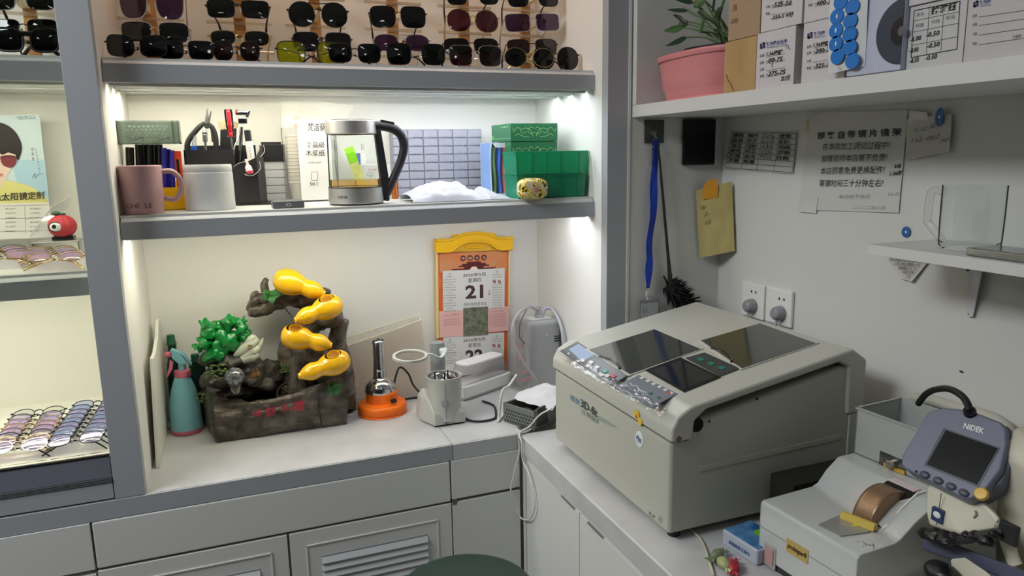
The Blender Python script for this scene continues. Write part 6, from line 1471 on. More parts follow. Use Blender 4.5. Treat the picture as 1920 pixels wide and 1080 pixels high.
p0_, p1_ = at(1234, 268, Y=-.026), at(1258, 540, Y=-.026)
MB().tube([p0_, p0_.lerp(p1_, .3), p0_.lerp(p1_, .75), p1_], [.0022, .0034, .0040, .0075], 10, 4).build('handle', mat('dark brown stick', (44, 40, 42), .5), t)
m = MB(); r5 = random.Random(8); tip = at(1302, 580, Y=-.04)
for q in range(520):
    u = r5.random(); base = p1_ + (tip - p1_) * (u * .8 - .15) + Vector((0, 0, -.012 * u))
    a = r5.uniform(0, 6.28); d = Vector((.9 * r5.random() + .1 - .35 * (r5.random() < .3), .55 * math.cos(a) - .15, .75 * math.sin(a) - .35)).normalized(); L_ = r5.uniform(.022, .052)
    e1 = base + d * L_; e1.y = min(e1.y, -.003); mid = base + d * L_ * .5; mid.y = min(mid.y, -.003); base.y = min(base.y, -.004)
    m.tube([base, mid, e1 + Vector((0, 0, -.003))], [.0034, .0030, .0006], 5)
m.build('feathers', mat('black feathers', (16, 16, 18), .8), t)

# black box on the corner wall
a, b = at(1284, 222, Y=-.012), at(1340, 309, Y=-.012)
tag(MB().span((a.x, -.014, b.z), (b.x, -.0008, a.z - .0015), bev=.004, seg=3).build('black_holder', mat('glossy black plastic', (12, 12, 20), .2)), 'glossy black holder stuck under the wall shelf in the corner', 'holder')

# ------------------------------------------------------------------ papers on the right wall
def sheet(name, pts, m_, label, cat, off=.0018, curl=.0, nu=14, nv=10, th=.0004):
    q = [X(a, b, XW - off) for a, b in pts]
    def f(u, v):
        p = (q[0].lerp(q[1], u)).lerp(q[3].lerp(q[2], u), v); c = curl * (u ** 3 * .6 + v ** 3 * .6 + .25 * math.sin(u * 9 + v * 5) * .3)
        return p + Vector((-abs(c) - .0006 * (1 + noise.noise((u * 5, v * 5, 2))), 0, 0))
    return tag(MB().grid(f, nu, nv, th=th).build(name, m_), label, cat)
def wtext(m, s, blx, bly, brx, bry, h, off=.0028, **k): m.quad_text(s, X(blx, bly, XW - off), X(brx, bry, XW - off), X(blx, bly - h, XW - off), **k)
NP = mat('notice paper', (206, 206, 202), .8); INK2 = mat('soft black ink', (52, 52, 54), .8)
sh = sheet('notice', [(1519, 211), (1703, 206), (1686, 399), (1497, 393)], NP, 'large white Chinese printed notice taped to the right wall', 'notice', curl=.001)
m = MB()
for s, x0_, x1_, yl_, yr_, h, kw in (('顾 客 自 带 镜 片 镜 架', 1533, 1690, 262, 255, 14, dict(bold=.015)), ('在本店加工调试过程中!', 1542, 1669, 282, 279, 13, dict(shear=.2)), ('如有损坏本店概不负责!', 1540, 1664, 304, 302, 13, dict(shear=.2)), ('本店顾客免费更换配件!', 1538, 1659, 327, 325, 13, dict(shear=.2)), ('等镜时间三十分钟左右!', 1536, 1656, 350, 350, 13, dict(shear=.2))):
    wtext(m, s, x0_, yl_, x1_, yr_, h, off=.0042, **kw)
wtext(m, '车镜', 1676, 316, 1690, 315, 8, off=.0042, shear=.3, bold=.02); wtext(m, '1.56防', 1668, 330, 1693, 328, 9, off=.0042, shear=.3, bold=.02)
m.build('lettering', INK2, sh)
m = MB(); wtext(m, '本店概不负责', 1572, 372, 1632, 372, 7, off=.0042, shear=.2); wtext(m, '二〇二二年三月', 1598, 392, 1660, 393, 7, off=.0042, shear=.2); wtext(m, '15-22', 1665, 367, 1688, 366, 6, off=.0042, shear=.2)
m.build('faint_lettering', mat('faint ink', (168, 168, 166), .8), sh)
for a, b, c, d in ((1511, 223, 1516, 248), (1703, 208, 1709, 232)):
    m = MB(); q = [X(a, d, XW - .003), X(c, d, XW - .003), X(c, b, XW - .003), X(a, b, XW - .003)]; m.poly(q, th=.0003); m.build('tape', mat('yellowed tape', (206, 202, 150), .4), sh)
m = MB(); q = [X(1497, 397, XW - .004), X(1530, 400, XW - .004), X(1534, 370, XW - .004), X(1503, 385, XW - .004)]; m.poly(q, th=.0004); m.build('tape', mat('clear crumpled tape', (214, 214, 210), .2), sh)
sh = sheet('price_table', [(1371, 246), (1496, 248), (1488, 326), (1357, 316)], mat('grey printed slip', (196, 196, 193), .8), 'small printed table sheet beside the corner under the shelf', 'table sheet', curl=.0015)
def tp(u, v): 
    q = [X(a, b, XW - .0046) for a, b in ((1371, 246), (1496, 248), (1488, 326), (1357, 316))]; return (q[0].lerp(q[1], u)).lerp(q[3].lerp(q[2], u), v)
m = MB()
for i in range(8): m.tube([tp(u, .03 + .94 * i / 7) for u in (.02, .35, .7, .98)], .0005, 4)
for u in (.02, .27, .50, .74, .98): m.tube([tp(u, .03), tp(u, .97)], .0005, 4)
cells = ('镜架', '镜片', 'フレーム', '度数', '品名', '价格', 'レンズ', '基准值', '加工', '树脂镜片', 'メタル', '完成', '单光', '价格', 'シリンドル', '周期', '渐进', '双光', 'アクリル', '日数', '片数', '数量')
for k, s in enumerate(cells):
    r_, c_ = divmod(k, 4); u0, v0 = .05 + .235 * c_, .05 + .94 * r_ / 7
    m.quad_text(s, tp(u0, v0 + .10), tp(u0 + .17, v0 + .10), tp(u0, v0), bold=.02)
m.build('lettering', INK2, sh)
sh = sheet('paper_note', [(1700, 222), (1786, 214), (1783, 284), (1700, 300)], mat('off white note', (200, 198, 192), .8), 'small torn handwritten note overlapping the right of the notice', 'note', off=.006, curl=.003)
m = MB(); wtext(m, '今 过 架', 1712, 250, 1755, 240, 9, off=.012, shear=.3); wtext(m, '132. 062 -', 1708, 268, 1772, 258, 8, off=.012, shear=.3); wtext(m, '2844', 1762, 268, 1780, 264, 7, off=.012, shear=.3); m.build('lettering', mat('faded ink', (112, 112, 112), .8), sh)
m = MB(); q = [X(1703, 232, XW - .0065), X(1740, 226, XW - .0065), X(1738, 210, XW - .0065), X(1706, 208, XW - .0065)]; m.poly(q, th=.0004); m.build('tape', mat('clear crumpled tape', (214, 214, 210), .2), sh)
BST2 = mat('blue sticker', (30, 98, 160), .4)
def bsticker(px, py, sx_, sz_, lab, off=.012):
    c = X(px, py, XW - off); t = thing('blocking_pad', lab, 'sticker', c)
    MB().lathe([(0, .0008), (1, .0008), (1.04, 0), (0, 0)], frame(c, (-1, 0, 0), (0, 0, 1)) @ Matrix.Diagonal((sz_, sx_, 1, 1)), 32).build('pad', BST2, t)
    MB().ell(c + Vector((-.0008, 0, 0)), (.0006, .0022, .0026)).build('centre_dot', WHITEP, t)
bsticker(1762, 219, .0085, .0165, 'oval blue sticker holding the torn note on the wall')
bsticker(1699, 435, .0100, .0105, 'round blue sticker on the wall above the little shelf', .002)
sh = sheet('paper_note', [(1657, 476), (1745, 486), (1713, 528), (1690, 522)], mat('off white note', (200, 198, 192), .8), 'scribbled paper note hanging from beneath the little wall shelf', 'note', off=.004, curl=.004)
m = MB()
for i in range(5): wtext(m, ('配镜须知请看', '近视散光', '瞳距六三', '现货', '订')[i], 1668 + i * 8, 489 + i * 8, 1732 - i * 6, 493 + i * 7, 6, off=.0105, shear=.2)
m.build('lettering', INK2, sh)
# yellow paper bag sheet bridging the corner
q = [at(1305, 357, Y=-.006), X(1373, 340, XW - .006), X(1378, 470, XW - .006), at(1312, 483, Y=-.006)]
sh = tag(MB().grid(lambda u, v: (q[0].lerp(q[1], u)).lerp(q[3].lerp(q[2], u), v) + Vector((-.004, -.004, 0)) * math.sin(math.pi * u) + Vector((-.003, -.003, 0)) * (1 + noise.noise((u * 4, v * 5, 1))), 14, 16, th=.0006).build('yellow_note', mat('khaki paper', (192, 178, 116), .8)), 'khaki paper sheet with an orange tab stuck in the corner', 'paper')
def yn(px, py, d=.012):
    n = (q[1] - q[0]).cross(q[3] - q[0]).normalized(); n = n if n.dot(CAM - q[0]) > 0 else -n
    return on_plane(px, py, q[0] + n * d, n)
m = MB(); m.prism([yn(a, b) for a, b in ((1317, 374), (1318, 350), (1326, 340), (1338, 335), (1346, 338), (1346, 370))][::-1], (yn(1330, 350, .0125) - yn(1330, 350, .012))); m.build('orange_tab', mat('orange tab', (224, 158, 44), .6), sh)
m = MB()
for s, a, b, c, d, h in (('镜片 加硬膜', 1313, 394, 1352, 388, 8), ('78 66', 1320, 406, 1356, 401, 8), ('13.07', 1322, 422, 1350, 415, 7)): m.quad_text(s, yn(a, b), yn(c, d), yn(a, b - h), shear=.3)
m.build('lettering', mat('pencil', (120, 112, 84), .8), sh)

# ------------------------------------------------------------------ little wall shelf with mug
t = thing('bracket_shelf', 'little white wall shelf on a bracket holding the glass mug', 'shelf', (1.16, -1.0, 1.32))
sa = at(1628, 457, Y=-.665); XSF = sa.x; ZSS = 1.338
MB().span((XSF, -1.45, ZSS - .019), (XW - .001, -.665, ZSS - .0004), bev=.001).build('board', WHITE, t)
yb_ = X(1822, 540, XW - .003).y; zb2 = X(1820, 596, XW - .003).z
m = MB(); m.prism([(XW - .001, yb_ + .011, ZSS - .0195), (XW - .001, yb_ - .016, ZSS - .0195), (XW - .001, yb_ - .008, zb2 + .004), (XW - .001, yb_ - .002, zb2), (XW - .001, yb_ + .006, zb2 + .004)], (-.002, 0, 0)); m.prism([(XW - .003, yb_ - .001, ZSS - .0195), (XW - .016, yb_ - .030, ZSS - .0195), (XW - .006, yb_ - .011, zb2 + .004), (XW - .003, yb_ - .001, zb2 + .002)], (-.0015, .0008, 0)); m.span((XW - .13, yb_ - .012, ZSS - .0215), (XW - .003, yb_ + .006, ZSS - .0195)); m.build('bracket', mat('white metal', (206, 206, 212), .4), t)
for (a, b) in ((1815, 506), (1818, 589)): c = X(a, b, XW - .0035); MB().cyl(c, c + Vector((-.001, 0, 0)), .0028, n=12).build('screw', DARK, t)
mx = 1.155; my = X(1823, 400, mx).y; k = mpp((mx, my, 1.39)); R = 53 * k; H = X(1823, 347, mx).z - ZSS
GLS = clear('mug glass', (252, 253, 253), .03, .02, fres=1.05)
t = thing('glass_mug', 'clear glass mug with angular handle on the little wall shelf', 'mug', (mx, my, ZSS))
MB().lathe([(0, .0006), (R * .86, .0006), (R * .95, .005), (R * .98, .014), (R, H * .5), (R * 1.0, H), (R * .965, H), (R * .965, .014), (R * .9, .010), (0, .009)], frame((mx, my, ZSS)), 56).build('glass', GLS, t)
hd_ = Vector((-.15, .98, 0)).normalized(); hb = Vector((mx, my, ZSS)) + hd_ * (R * .97)
MB().tube([hb + Vector((0, 0, H * .88)), hb + hd_ * .020 + Vector((0, 0, H * .90)), hb + hd_ * .027 + Vector((0, 0, H * .82)), hb + hd_ * .029 + Vector((0, 0, H * .42)), hb + hd_ * .026 + Vector((0, 0, H * .36)), hb + Vector((0, 0, H * .10))], .0062, 12, 3).build('handle', GLS, t)
a = X(1812, 470, 1.10)
tag(MB().span((1.082, -1.10, ZSS + .0002), (1.150, X(1812, 470, 1.085).y, ZSS + .013), bev=.003, seg=3).build('clear_tray', mat('brushed grey slab', (150, 152, 150), .2, .7)), 'shiny grey slab lying in front of the glass mug', 'slab')

c = X(1803, 697, XW); o = MB().ell(c, (.0012, .0045, .0022), warp=.001, wscale=300).build('wall_mark', mat('dark chip', (60, 58, 56), .8)); tag(o, 'tiny dark chipped mark on the white wall above the lensmeter', 'mark')

# ------------------------------------------------------------------ plant and boxes on the boxed shelf
cpx, cpy = 1.088, -.1985
t = thing('potted_plant', 'green leafy plant in a pink plastic basin on the boxed shelf', 'plant', (cpx, cpy, ZST))
PNK = mat('salmon pink plastic', (208, 132, 136), .35)
zr = .100
SQ = lambda a, z: (abs(math.cos(a)) ** 2.9 + abs(math.sin(a)) ** 2.9) ** (-1 / 2.9)
MB().lathe(spline_prof([(0, 0), (.80, 0), (.84, .006), (.90, .04), (.955, zr - .014), (.965, zr - .006), (.975, zr - .008), (.99, zr - .008), (1.0, zr), (.985, zr + .004), (.95, zr + .003), (.93, zr - .012), (.82, .010), (0, .008)]), frame((cpx, cpy, ZST)) @ Matrix.Diagonal((.120, .163, 1, 1)), 72, rfun=SQ).build('pot', PNK, t)
m = MB(); m.lathe([(.76, zr - .012), (.86, zr + .006), (.87, zr + .014), (.80, zr + .015), (.0, zr + .010)], frame((cpx + .004, cpy - .018, ZST)) @ Matrix.Diagonal((.108, .128, 1, 1)), 40, rfun=lambda a, z: 1 + .06 * math.sin(a * 5)); m.build('soil', mat('dark liner and soil', (24, 24, 36), .7), t)
LF = mat('deep green leaf', (36, 66, 36), .35, vary=((24, 50, 28), 18)); LF2 = mat('lighter green leaf', (56, 92, 46), .35)
def leaf(m, base, tip, w, side, droop=.15):
    base, tip, side = Vector(base), Vector(tip), Vector(side).normalized(); ax = tip - base; up = ax.cross(side).normalized()
    def f(u, v):
        wd = w * (math.sin(math.pi * min(1, u ** .75)) ** .8) * (1 - .25 * u)
        return base + ax * u + side * ((v - .5) * 2 * wd) + up * (ax.length * droop * (u * (1 - u)) - abs(v - .5) * wd * .5)
    m.grid(f, 12, 6, th=.0006)
r6 = random.Random(12); st = MB(); zs0 = ZST + zr + .008
def stem_to(px, py, Xq):
    e = X(px, py, Xq); e.y = min(e.y, -.04); b = Vector((cpx + r6.uniform(-.02, .02), cpy + r6.uniform(-.06, -.02), zs0)); st.tube([b, b.lerp(e, .5) + Vector((0, 0, .012)), e], [.0028, .0022, .0016], 7, 5); return e
LV = [((1290, 45), (1262, 28), 1.04, .020, LF), ((1290, 40), (1268, 55), 1.05, .018, LF), ((1280, 52), (1244, 58), 1.03, .010, LF2), ((1288, 70), (1242, 88), 1.05, .008, LF), ((1308, 24), (1330, 36), 1.04, .020, LF), ((1300, 4), (1240, -6), 1.05, .022, LF), ((1290, 20), (1250, 18), 1.05, .006, LF), ((1320, 0), (1300, 14), 1.06, .022, LF2), ((1340, 30), (1356, 14), 1.05, .012, LF), ((1345, 40), (1366, -20), 1.06, .010, LF2), ((1335, 20), (1345, -25), 1.07, .012, LF), ((1312, 60), (1322, 34), 1.03, .012, LF2), ((1345, 60), (1352, 30), 1.03, .010, LF), ((1310, -10), (1330, -40), 1.08, .024, LF), ((1280, -10), (1255, -40), 1.08, .022, LF)]
for (a, b), (c, d), xq, w, mm in LV:
    e = stem_to(a, b, xq); m = MB(); tipp = X(c, d, xq - .012); tipp.y = min(tipp.y, -.034); leaf(m, e, tipp, w, (0.15, .75, .65) if w > .012 else (.1, .3, .9)); m.build('leaf', mm, t)
st.build('stems', mat('green stems', (78, 110, 56), .5), t)
# boxes
XFB = .972; CAR = mat('tan cardboard', (190, 160, 110), .8, vary=((172, 138, 92), 8)); CAR2 = mat('brown cardboard', (166, 140, 112), .8); WBX = mat('white carton', (206, 202, 204), .7)
def lensbox(label, y0, y1, z0, z1, m_, x0=XFB, dep=.20):
    t = thing('lens_box', label, 'box', (x0, (y0 + y1) / 2, z0)); MB().span((x0, y1, z0), (x0 + dep, y0, z1), bev=.001).build('carton', m_, t); return t
XT = XFB - .0004
def bt(m, s, blx, bly, brx, bry, h, x=XT, **k): m.quad_text(s, X(blx, bly, x), X(brx, bry, x), X(blx, bly - h, x), **k)
def bline(m, a, b, c, d, x=XT, r=.0003): m.tube([X(a, b, x), X(c, d, x)], r, 4)
z1a = X(1419, 66, XFB).z; ZB = ZST
t = lensbox('tan water stained cardboard box on the shelf beside the pink pot', X(1358, 120, XFB).y, X(1418, 110, XFB).y + .0008, ZB, z1a, CAR)
m = MB(); m.tube([X(a, b, XT) for a, b in ((1362, 140), (1366, 152), (1371, 158), (1373, 165), (1377, 170))], .0009, 5, 3); m.build('stain', mat('brown stain', (120, 74, 40), .8), t)
t = lensbox('plain brown cardboard box standing on the tan stained box', X(1366, 40, XFB).y, X(1426, 30, XFB).y + .0008, z1a + .0008, z1a + .15, CAR2)
m = MB(); bt(m, '-600', 1369, 46, 1384, 42, 9, shear=.3); bt(m, '76', 1374, 22, 1382, 20, 12, shear=.3); m.build('lettering', mat('pencil brown', (110, 88, 66), .8), t)
HW = INK
def label_lines(m, g, rows, xl, xr, sl):
    for (y, s, txt) in rows:
        bline(m, xl + 11, y, xr, y - (xr - xl) * sl); bt(m, s, xl, y + 1, xl + 8, y - .5, 5.5)
        if txt: bt(g, txt, xl + 12, y - 1.5, xl + 12 + 5.2 * len(txt), y - 1.5 - 5.2 * len(txt) * sl, 8.5, shear=.25, bold=.02)
def brand(t, a, b, sc=1.0, full=True):
    m = MB(); P = lambda u, v: X(a + u, b + v - u * .12, XT)
    for (u0, v0, u1, v1) in ((0, 4, 4, 14), (0, 10, 5, 14), (5.5, 2, 9.5, 13), (4.5, 2, 9.5, 5)): m.poly([P(u0, v1), P(u1, v1), P(u1, v0), P(u0, v0)], th=.0003)
    m.build('logo', mat('navy violet logo', (58, 50, 96), .6), t)
    m = MB(); bt(m, '雅丹康达光学' if full else '雅丹康', a + 12, b + 9, a + (51 if full else 33), b + (3 if full else 6), 8, bold=.02); bt(m, 'YADANKANGDA OPTICAL' if full else 'YADANKANG', a + 12, b + 13, a + (51 if full else 33), b + (7.5 if full else 10), 3); m.build('brand_lettering', mat('navy print', (54, 58, 90), .6), t)
z1b = X(1488, 48, XFB).z
yw0, yw1 = X(1418, 110, XFB).y, X(1490, 100, XFB).y
t = lensbox('white lens carton with handwritten label right of the tan stained box', yw0 - .0004, yw1, ZB, z1b, WBX)
brand(t, 1425, 78); m = MB(); g = MB(); label_lines(m, g, [(107, '品牌', '1.56绿膜'), (120, '品种', '-00-75'), (133, '光度', ''), (145, '数量', '-275-75')], 1425, 1472, .14)
bt(g, '20.5付', 1464, 153, 1482, 150, 11, shear=.25, bold=.02); bt(g, '1', 1447, 126, 1449, 125, 7, shear=.2, bold=.02); m.lathe([(.0028, 0), (.0033, 0), (.0033, .0004), (.0028, .0004), (.0028, 0)], frame(X(1476.5, 87.5, XT), (-1, 0, 0)), 18); bline(m, 1479, 90, 1482, 93, r=.0005); m.build('lettering', INK2, t); g.build('handwriting', HW, t)
zt2 = z1b + .0008
t = lensbox('white lens carton stacked on the one right of the tan box', X(1427, 30, XFB).y - .0004, X(1504, 20, XFB).y, max(zt2, z1a + .0008), z1a + .14, WBX)
m = MB(); g = MB(); label_lines(m, g, [(15, '光度', '-525-50'), (28, '数量', '')], 1436, 1486, .12); bt(g, '-550-5 9付', 1446, 38, 1488, 31, 9, shear=.25, bold=.02); bt(g, '1', 1463, 8, 1465, 7, 7, shear=.2); m.build('lettering', INK2, t); g.build('handwriting', HW, t)
XD = .958; yd0, yd1 = X(1616, 80, XD).y + .004, X(1697, 80, XD + .01).y
z1c = X(1545, 36, XFB).z
t = lensbox('white lens carton partly hidden by the blue sticker sheet', X(1504, 100, XFB).y - .0006, max(X(1560, 90, XFB).y - .03, yd0 + .030), ZB, z1c, WBX)
brand(t, 1514, 59, full=False); m = MB(); g = MB(); label_lines(m, g, [(90, '品牌', '1.56绿膜'), (102, '品种', '-200-75'), (117, '光度', ''), (130, '数量', '-325-75')], 1513, 1556, .12); m.build('lettering', INK2, t); g.build('handwriting', HW, t)
t = lensbox('white lens carton stacked behind the top of the sticker sheet', X(1507, 20, XFB).y - .001, max(X(1562, 10, XFB).y - .03, yd0 + .030), z1c + .0008, z1c + .12, WBX)
m = MB(); g = MB(); label_lines(m, g, [(12, '数量', '-600-75')], 1516, 1556, .12); m.build('lettering', INK2, t); g.build('handwriting', HW, t)
# disc box with sticker sheet
t = thing('disc_box', 'pale lilac disc spindle box with a black disc picture on its front', 'box', (XD, yd0, ZB))
LIL = mat('pale lilac card', (190, 194, 214), .45)
MB().span((XD + .004, yd1, ZB), (XD + .18, yd0 + .028, ZB + .19), bev=.002).build('carton', LIL, t)
c = X(1692, 58, XD + .003); Rd = abs(X(1643, 66, XD + .003).y - c.y)
pts = []; ymin = yd1 + .0006
for k in range(49):
    a = math.pi * (.0 + k / 48.0) + math.pi / 2; pts.append((XD + .0036, max(ymin, c.y - Rd * math.cos(a)), c.z + Rd * 1.0 * math.sin(a)))
m = MB(); pts = [(XD + .0036, max(ymin, c.y + Rd * math.cos(2 * math.pi * k / 64)), c.z + Rd * math.sin(2 * math.pi * k / 64)) for k in range(64)]
m.prism(pts, (-.0006, 0, 0)); m.build('disc_picture', mat('charcoal disc print', (62, 70, 84), .25), t)
m = MB(); m.prism([(XD + .0030, max(ymin, c.y + (.021) * math.cos(2 * math.pi * k / 40)), c.z + .021 * math.sin(2 * math.pi * k / 40)) for k in range(40)], (-.0005, 0, 0)); m.build('disc_hub', mat('black hub print', (18, 20, 26), .4), t)
m = MB(); m.ell((XD + .0024, c.y + .001, c.z), (.0005, .007, .007)); m.build('disc_centre', mat('grey hub', (92, 92, 96), .4), t)
t = thing('sticker_sheet', 'white backing sheet of blue oval stickers leaning on the disc box', 'sticker sheet', (XD - .004, yd0 + .02, ZB))
q = [(1557, -14), (1626, -18), (1616, 124), (1553, 139)]
XQ = XD - .003
f4 = [X(a, b, XQ) for a, b in q]; f4 = [Vector((p.x, p.y, max(p.z, ZB + .001))) for p in f4]
sg = MB().grid(lambda u, v: (f4[0].lerp(f4[1], u)).lerp(f4[3].lerp(f4[2], u), v) + Vector((-.002 * math.sin(3 * v + 2 * u) + (.004 * max(0, u - .85) / .15), 0, 0)), 16, 20, th=.0008)
sg.build('backing', mat('waxed white sheet', (214, 218, 218), .5), t)
for (a, b) in ((1576, 3), (1598, 13), (1569, 31), (1594, 39), (1567, 57), (1593, 64), (1567, 82), (1593, 89), (1570, 106), (1598, 114)):
    c = X(a, b, XQ - .0032); MB().lathe([(0, .0006), (1, .0006), (1.03, 0)], frame(c, (-1, 0, 0), (0, 1, 0)) @ Matrix.Diagonal((.0142, .0122, 1, 1)), 28).build('blue_sticker', mat('bright blue sticker', (30, 118, 200), .35), t)
m = MB()
for (a, b) in ((1569, 31), (1567, 57), (1567, 82)): m.ell(X(a, b, XQ - .0036), (.0005, .0018, .0042))
m.build('white_marks', WHITEP, t)
m = MB(); bt(m, '6', 1571, 130, 1575, 129, 6, x=XQ - .0030); m.build('lettering', GREYINK, t)
# table box and last box
yt0, yt1 = min(X(1698, 90, XFB).y, yd1 - .0008), X(1808, 70, XFB).y; zt_ = X(1750, 4, XFB).z
t = lensbox('white box with a ruled table and handwritten powers right of the disc box', yt0 - .0004, yt1, ZB, zt_, mat('grey white carton', (198, 197, 196), .7))
m = MB(); P = lambda u, v: (1714 + (1800 - 1714) * u - 6 * v, 20 + 88 * v - (18 - 2 * v) * u)
for v, r in ((0, .0006), (.22, .0003), (.46, .0003), (.74, .0003), (1, .0006)): a, b = P(0, v), P(1, v); bline(m, a[0], a[1], b[0], b[1], r=r)
for u, v0, v1, r in ((0, 0, 1, .0006), (1, 0, 1, .0006), (.33, 0, .98, .0003), (.65, .22, .98, .0003)): a, b = P(u, v0), P(u, v1); bline(m, a[0], a[1], b[0], b[1], r=r)
m.build('table_lines', INK2, t)
g = MB()
for s, u0, v0, u1, h in (('铭雅钰', .38, .17, .95, 15), ('-6.00', -.04, .66, .20, 9), ('-0.50', .30, .63, .60, 9), ('-8.00', -.04, .90, .16, 9), ('-0.50', .34, .87, .62, 9), ('-8.50', -.02, 1.12, .18, 9), ('-0.50', .32, 1.12, .58, 9)):
    a, b = P(u0, v0), P(u1, v0); bt(g, s, a[0], a[1], b[0], b[1], h, shear=.25, bold=.015)
g.build('handwriting', HW, t)
m = MB()
for s, u0, v0, u1 in (('品名', .06, .14, .22), ('球面', .06, .38, .24), ('柱面', .40, .36, .58), ('数量', .72, .34, .92)): a, b = P(u0, v0), P(u1, v0); bt(m, s, a[0], a[1], b[0], b[1], 7)
m.build('lettering', GREYINK, t)
t = lensbox('pale flat box lying on top of the ruled table box', yt0 - .0004, yt1 + .002, zt_ + .0008, zt_ + .06, WBX, x0=XFB - .004)
yl1 = X(1925, 60, XFB).y - .06
t = lensbox('long white lens carton at the right end of the boxed shelf', yt1 - .0012, yl1, ZB, ZB + .17, mat('mauve white carton', (196, 192, 192), .7))
brand(t, 1825, 0, full=False); m = MB(); g = MB(); label_lines(m, g, [(32, '品牌', ''), (48, '品种', ''), (66, '光度', ''), (84, '数量', '')], 1824, 1925, .13); bt(m, '1.601', 1900, 72, 1914, 70, 6); m.build('lettering', INK2, t); g.bm.free()
# ------------------------------------------------------------------ sunglasses and spectacles
def lens_outline(kind, w, h, n=36):
    """outline of the right-hand lens (as seen from the front), centred, +x away from the nose"""
    P = []
    for k in range(n):
        a = 2 * math.pi * k / n; ca, sa = math.cos(a), math.sin(a)
        e = {'round': 1.0, 'square': .55, 'rect': .42, 'pilot': .72, 'hex': .8, 'cat': .6, 'oval': .8}[kind]
        x = math.copysign(abs(ca) ** e, ca) * w / 2; z = math.copysign(abs(sa) ** e, sa) * h / 2
        if kind == 'pilot': x *= 1 - .14 * (.5 - z / h); z += -.06 * h * (x / w) * (1 if z < 0 else .2); x += .05 * w * (.5 - z / h) * (-.4)
        if kind in ('square', 'rect'): x *= 1 + .10 * (z / h)
        if kind == 'hex': z *= 1 - .12 * abs(x / (w / 2)) ** 2
        if kind == 'cat': z += .10 * h * (x / w) * (1 if z > 0 else .3)
        P.append((x, z))
    return P
def make_glasses(name, label, cat, M, kind='square', w=.052, h=.042, gap=.018, lens=None, rim=None, rim_r=.0011, temple=.0016, fold=8, bridge2=False, group=None, wrap=.10, tip=None, arm_drop=.10, thick=False, tl=.135, zmin=-1.0, rest=None):
    """M = frame: origin between the lenses, +x to the wearer's left as seen from the front, -y towards the viewer, +z up"""
    t = thing(name, label, cat, M.translation, group)
    tip = tip or rim; inv = M
    def curve(x, z): return Vector((x, wrap * x * x * 6, z))
    outs = []
    for s in (-1, 1):
        cx = s * (gap / 2 + w / 2); pts = [curve(cx + s * x, z) for x, z in lens_outline(kind, w, h)]
        if s < 0: pts = pts[::-1]
        m = MB(inv); b = MB(); c = curve(cx, 0) + Vector((0, -.0012, 0))
        vf = [m_ for m_ in pts]
        bm = b.bm; vs = [bm.verts.new(p) for p in pts]; mid = [bm.verts.new(c + (p - c) * .6 + Vector((0, -.0006, 0))) for p in pts]; cc = bm.verts.new(c + Vector((0, -.0006, 0)))
        vb = [bm.verts.new(p + Vector((0, .0010, 0))) for p in pts]; n = len(pts)
        for k in range(n):
            j = (k + 1) % n; bm.faces.new((vs[k], vs[j], mid[j], mid[k])); bm.faces.new((mid[k], mid[j], cc)); bm.faces.new((vs[j], vs[k], vb[k], vb[j]))
        bm.faces.new(vb[::-1]); bmesh.ops.recalc_face_normals(bm, faces=bm.faces)
        bm2 = m; me = bpy.data.meshes.new('tmp'); bmesh.ops.transform(bm, matrix=inv, verts=bm.verts); bm.to_mesh(me); bm.free(); m.bm.from_mesh(me); bpy.data.meshes.remove(me)
        m.build('lens', lens, t); outs.append((s, cx, pts))
    fr = MB(inv)
    for s, cx, pts in outs: fr.tube([p + Vector((0, .0004, 0)) for p in pts], rim_r, 6, 0, closed=True)
    zb = h * .16; x0 = gap / 2 + w * .04
    if thick: fr.tube([curve(-x0 - .004, zb + .004), curve(0, zb + .005), curve(x0 + .004, zb + .004)], [rim_r * 2.4, rim_r * 2.0, rim_r * 2.4], 8, 4)
    else: fr.tube([curve(-x0, zb - .002), curve(-gap * .25, zb + .002) + Vector((0, -.002, 0)), curve(gap * .25, zb + .002) + Vector((0, -.002, 0)), curve(x0, zb - .002)], rim_r * 1.1, 6, 4)
    if bridge2: fr.tube([curve(-x0 - w * .2, h * .46), curve(0, h * .43), curve(x0 + w * .2, h * .46)], rim_r, 6, 4)
    fr.build('frame', rim, t)
    m = MB(inv)
    for s in (-1, 1): m.ell(curve(s * gap * .36, -.002) + Vector((0, .006, 0)), (.0022, .0030, .0055), nu=10, nv=7)
    m.build('nose_pads', mat('clear nose pads', (206, 204, 198), .3), t)
    for s in (-1, 1):
        xo = gap / 2 + w; p0 = curve(s * (xo - .001), h * .18); a = math.radians(fold); dx = -s * math.sin(a); dy = math.cos(a)
        q = lambda d, dz=0: p0 + Vector((s * .004 + dx * d, .004 + dy * d, dz))
        pts = [p0, p0 + Vector((s * .005, .001, 0)), q(.012), q(tl * .45, -.002), q(tl * .72, -.006), q(tl * .86, max(-.016, zmin)), q(tl, max(zmin, -.016 - tl * (arm_drop + .1)))]
        MB(inv).tube(pts, [temple * .9, temple, temple, temple, temple * 1.15, temple * 1.5, temple * 1.2], 7, 4).build('temple', tip, t)
    if rest is not None:
        kids = [o for o in COL.objects if o.parent == t]
        lo = min(v.co.z for o in kids for v in o.data.vertices)
        for o in kids: o.data.transform(Matrix.Translation((0, 0, rest + .0005 - lo)))
    return t
SUNB = clear('black sun lens', (62, 56, 60), .05, .03, fres=1.25); SUNG = clear('smoke green sun lens', (70, 72, 62), .05, .03, fres=1.25)
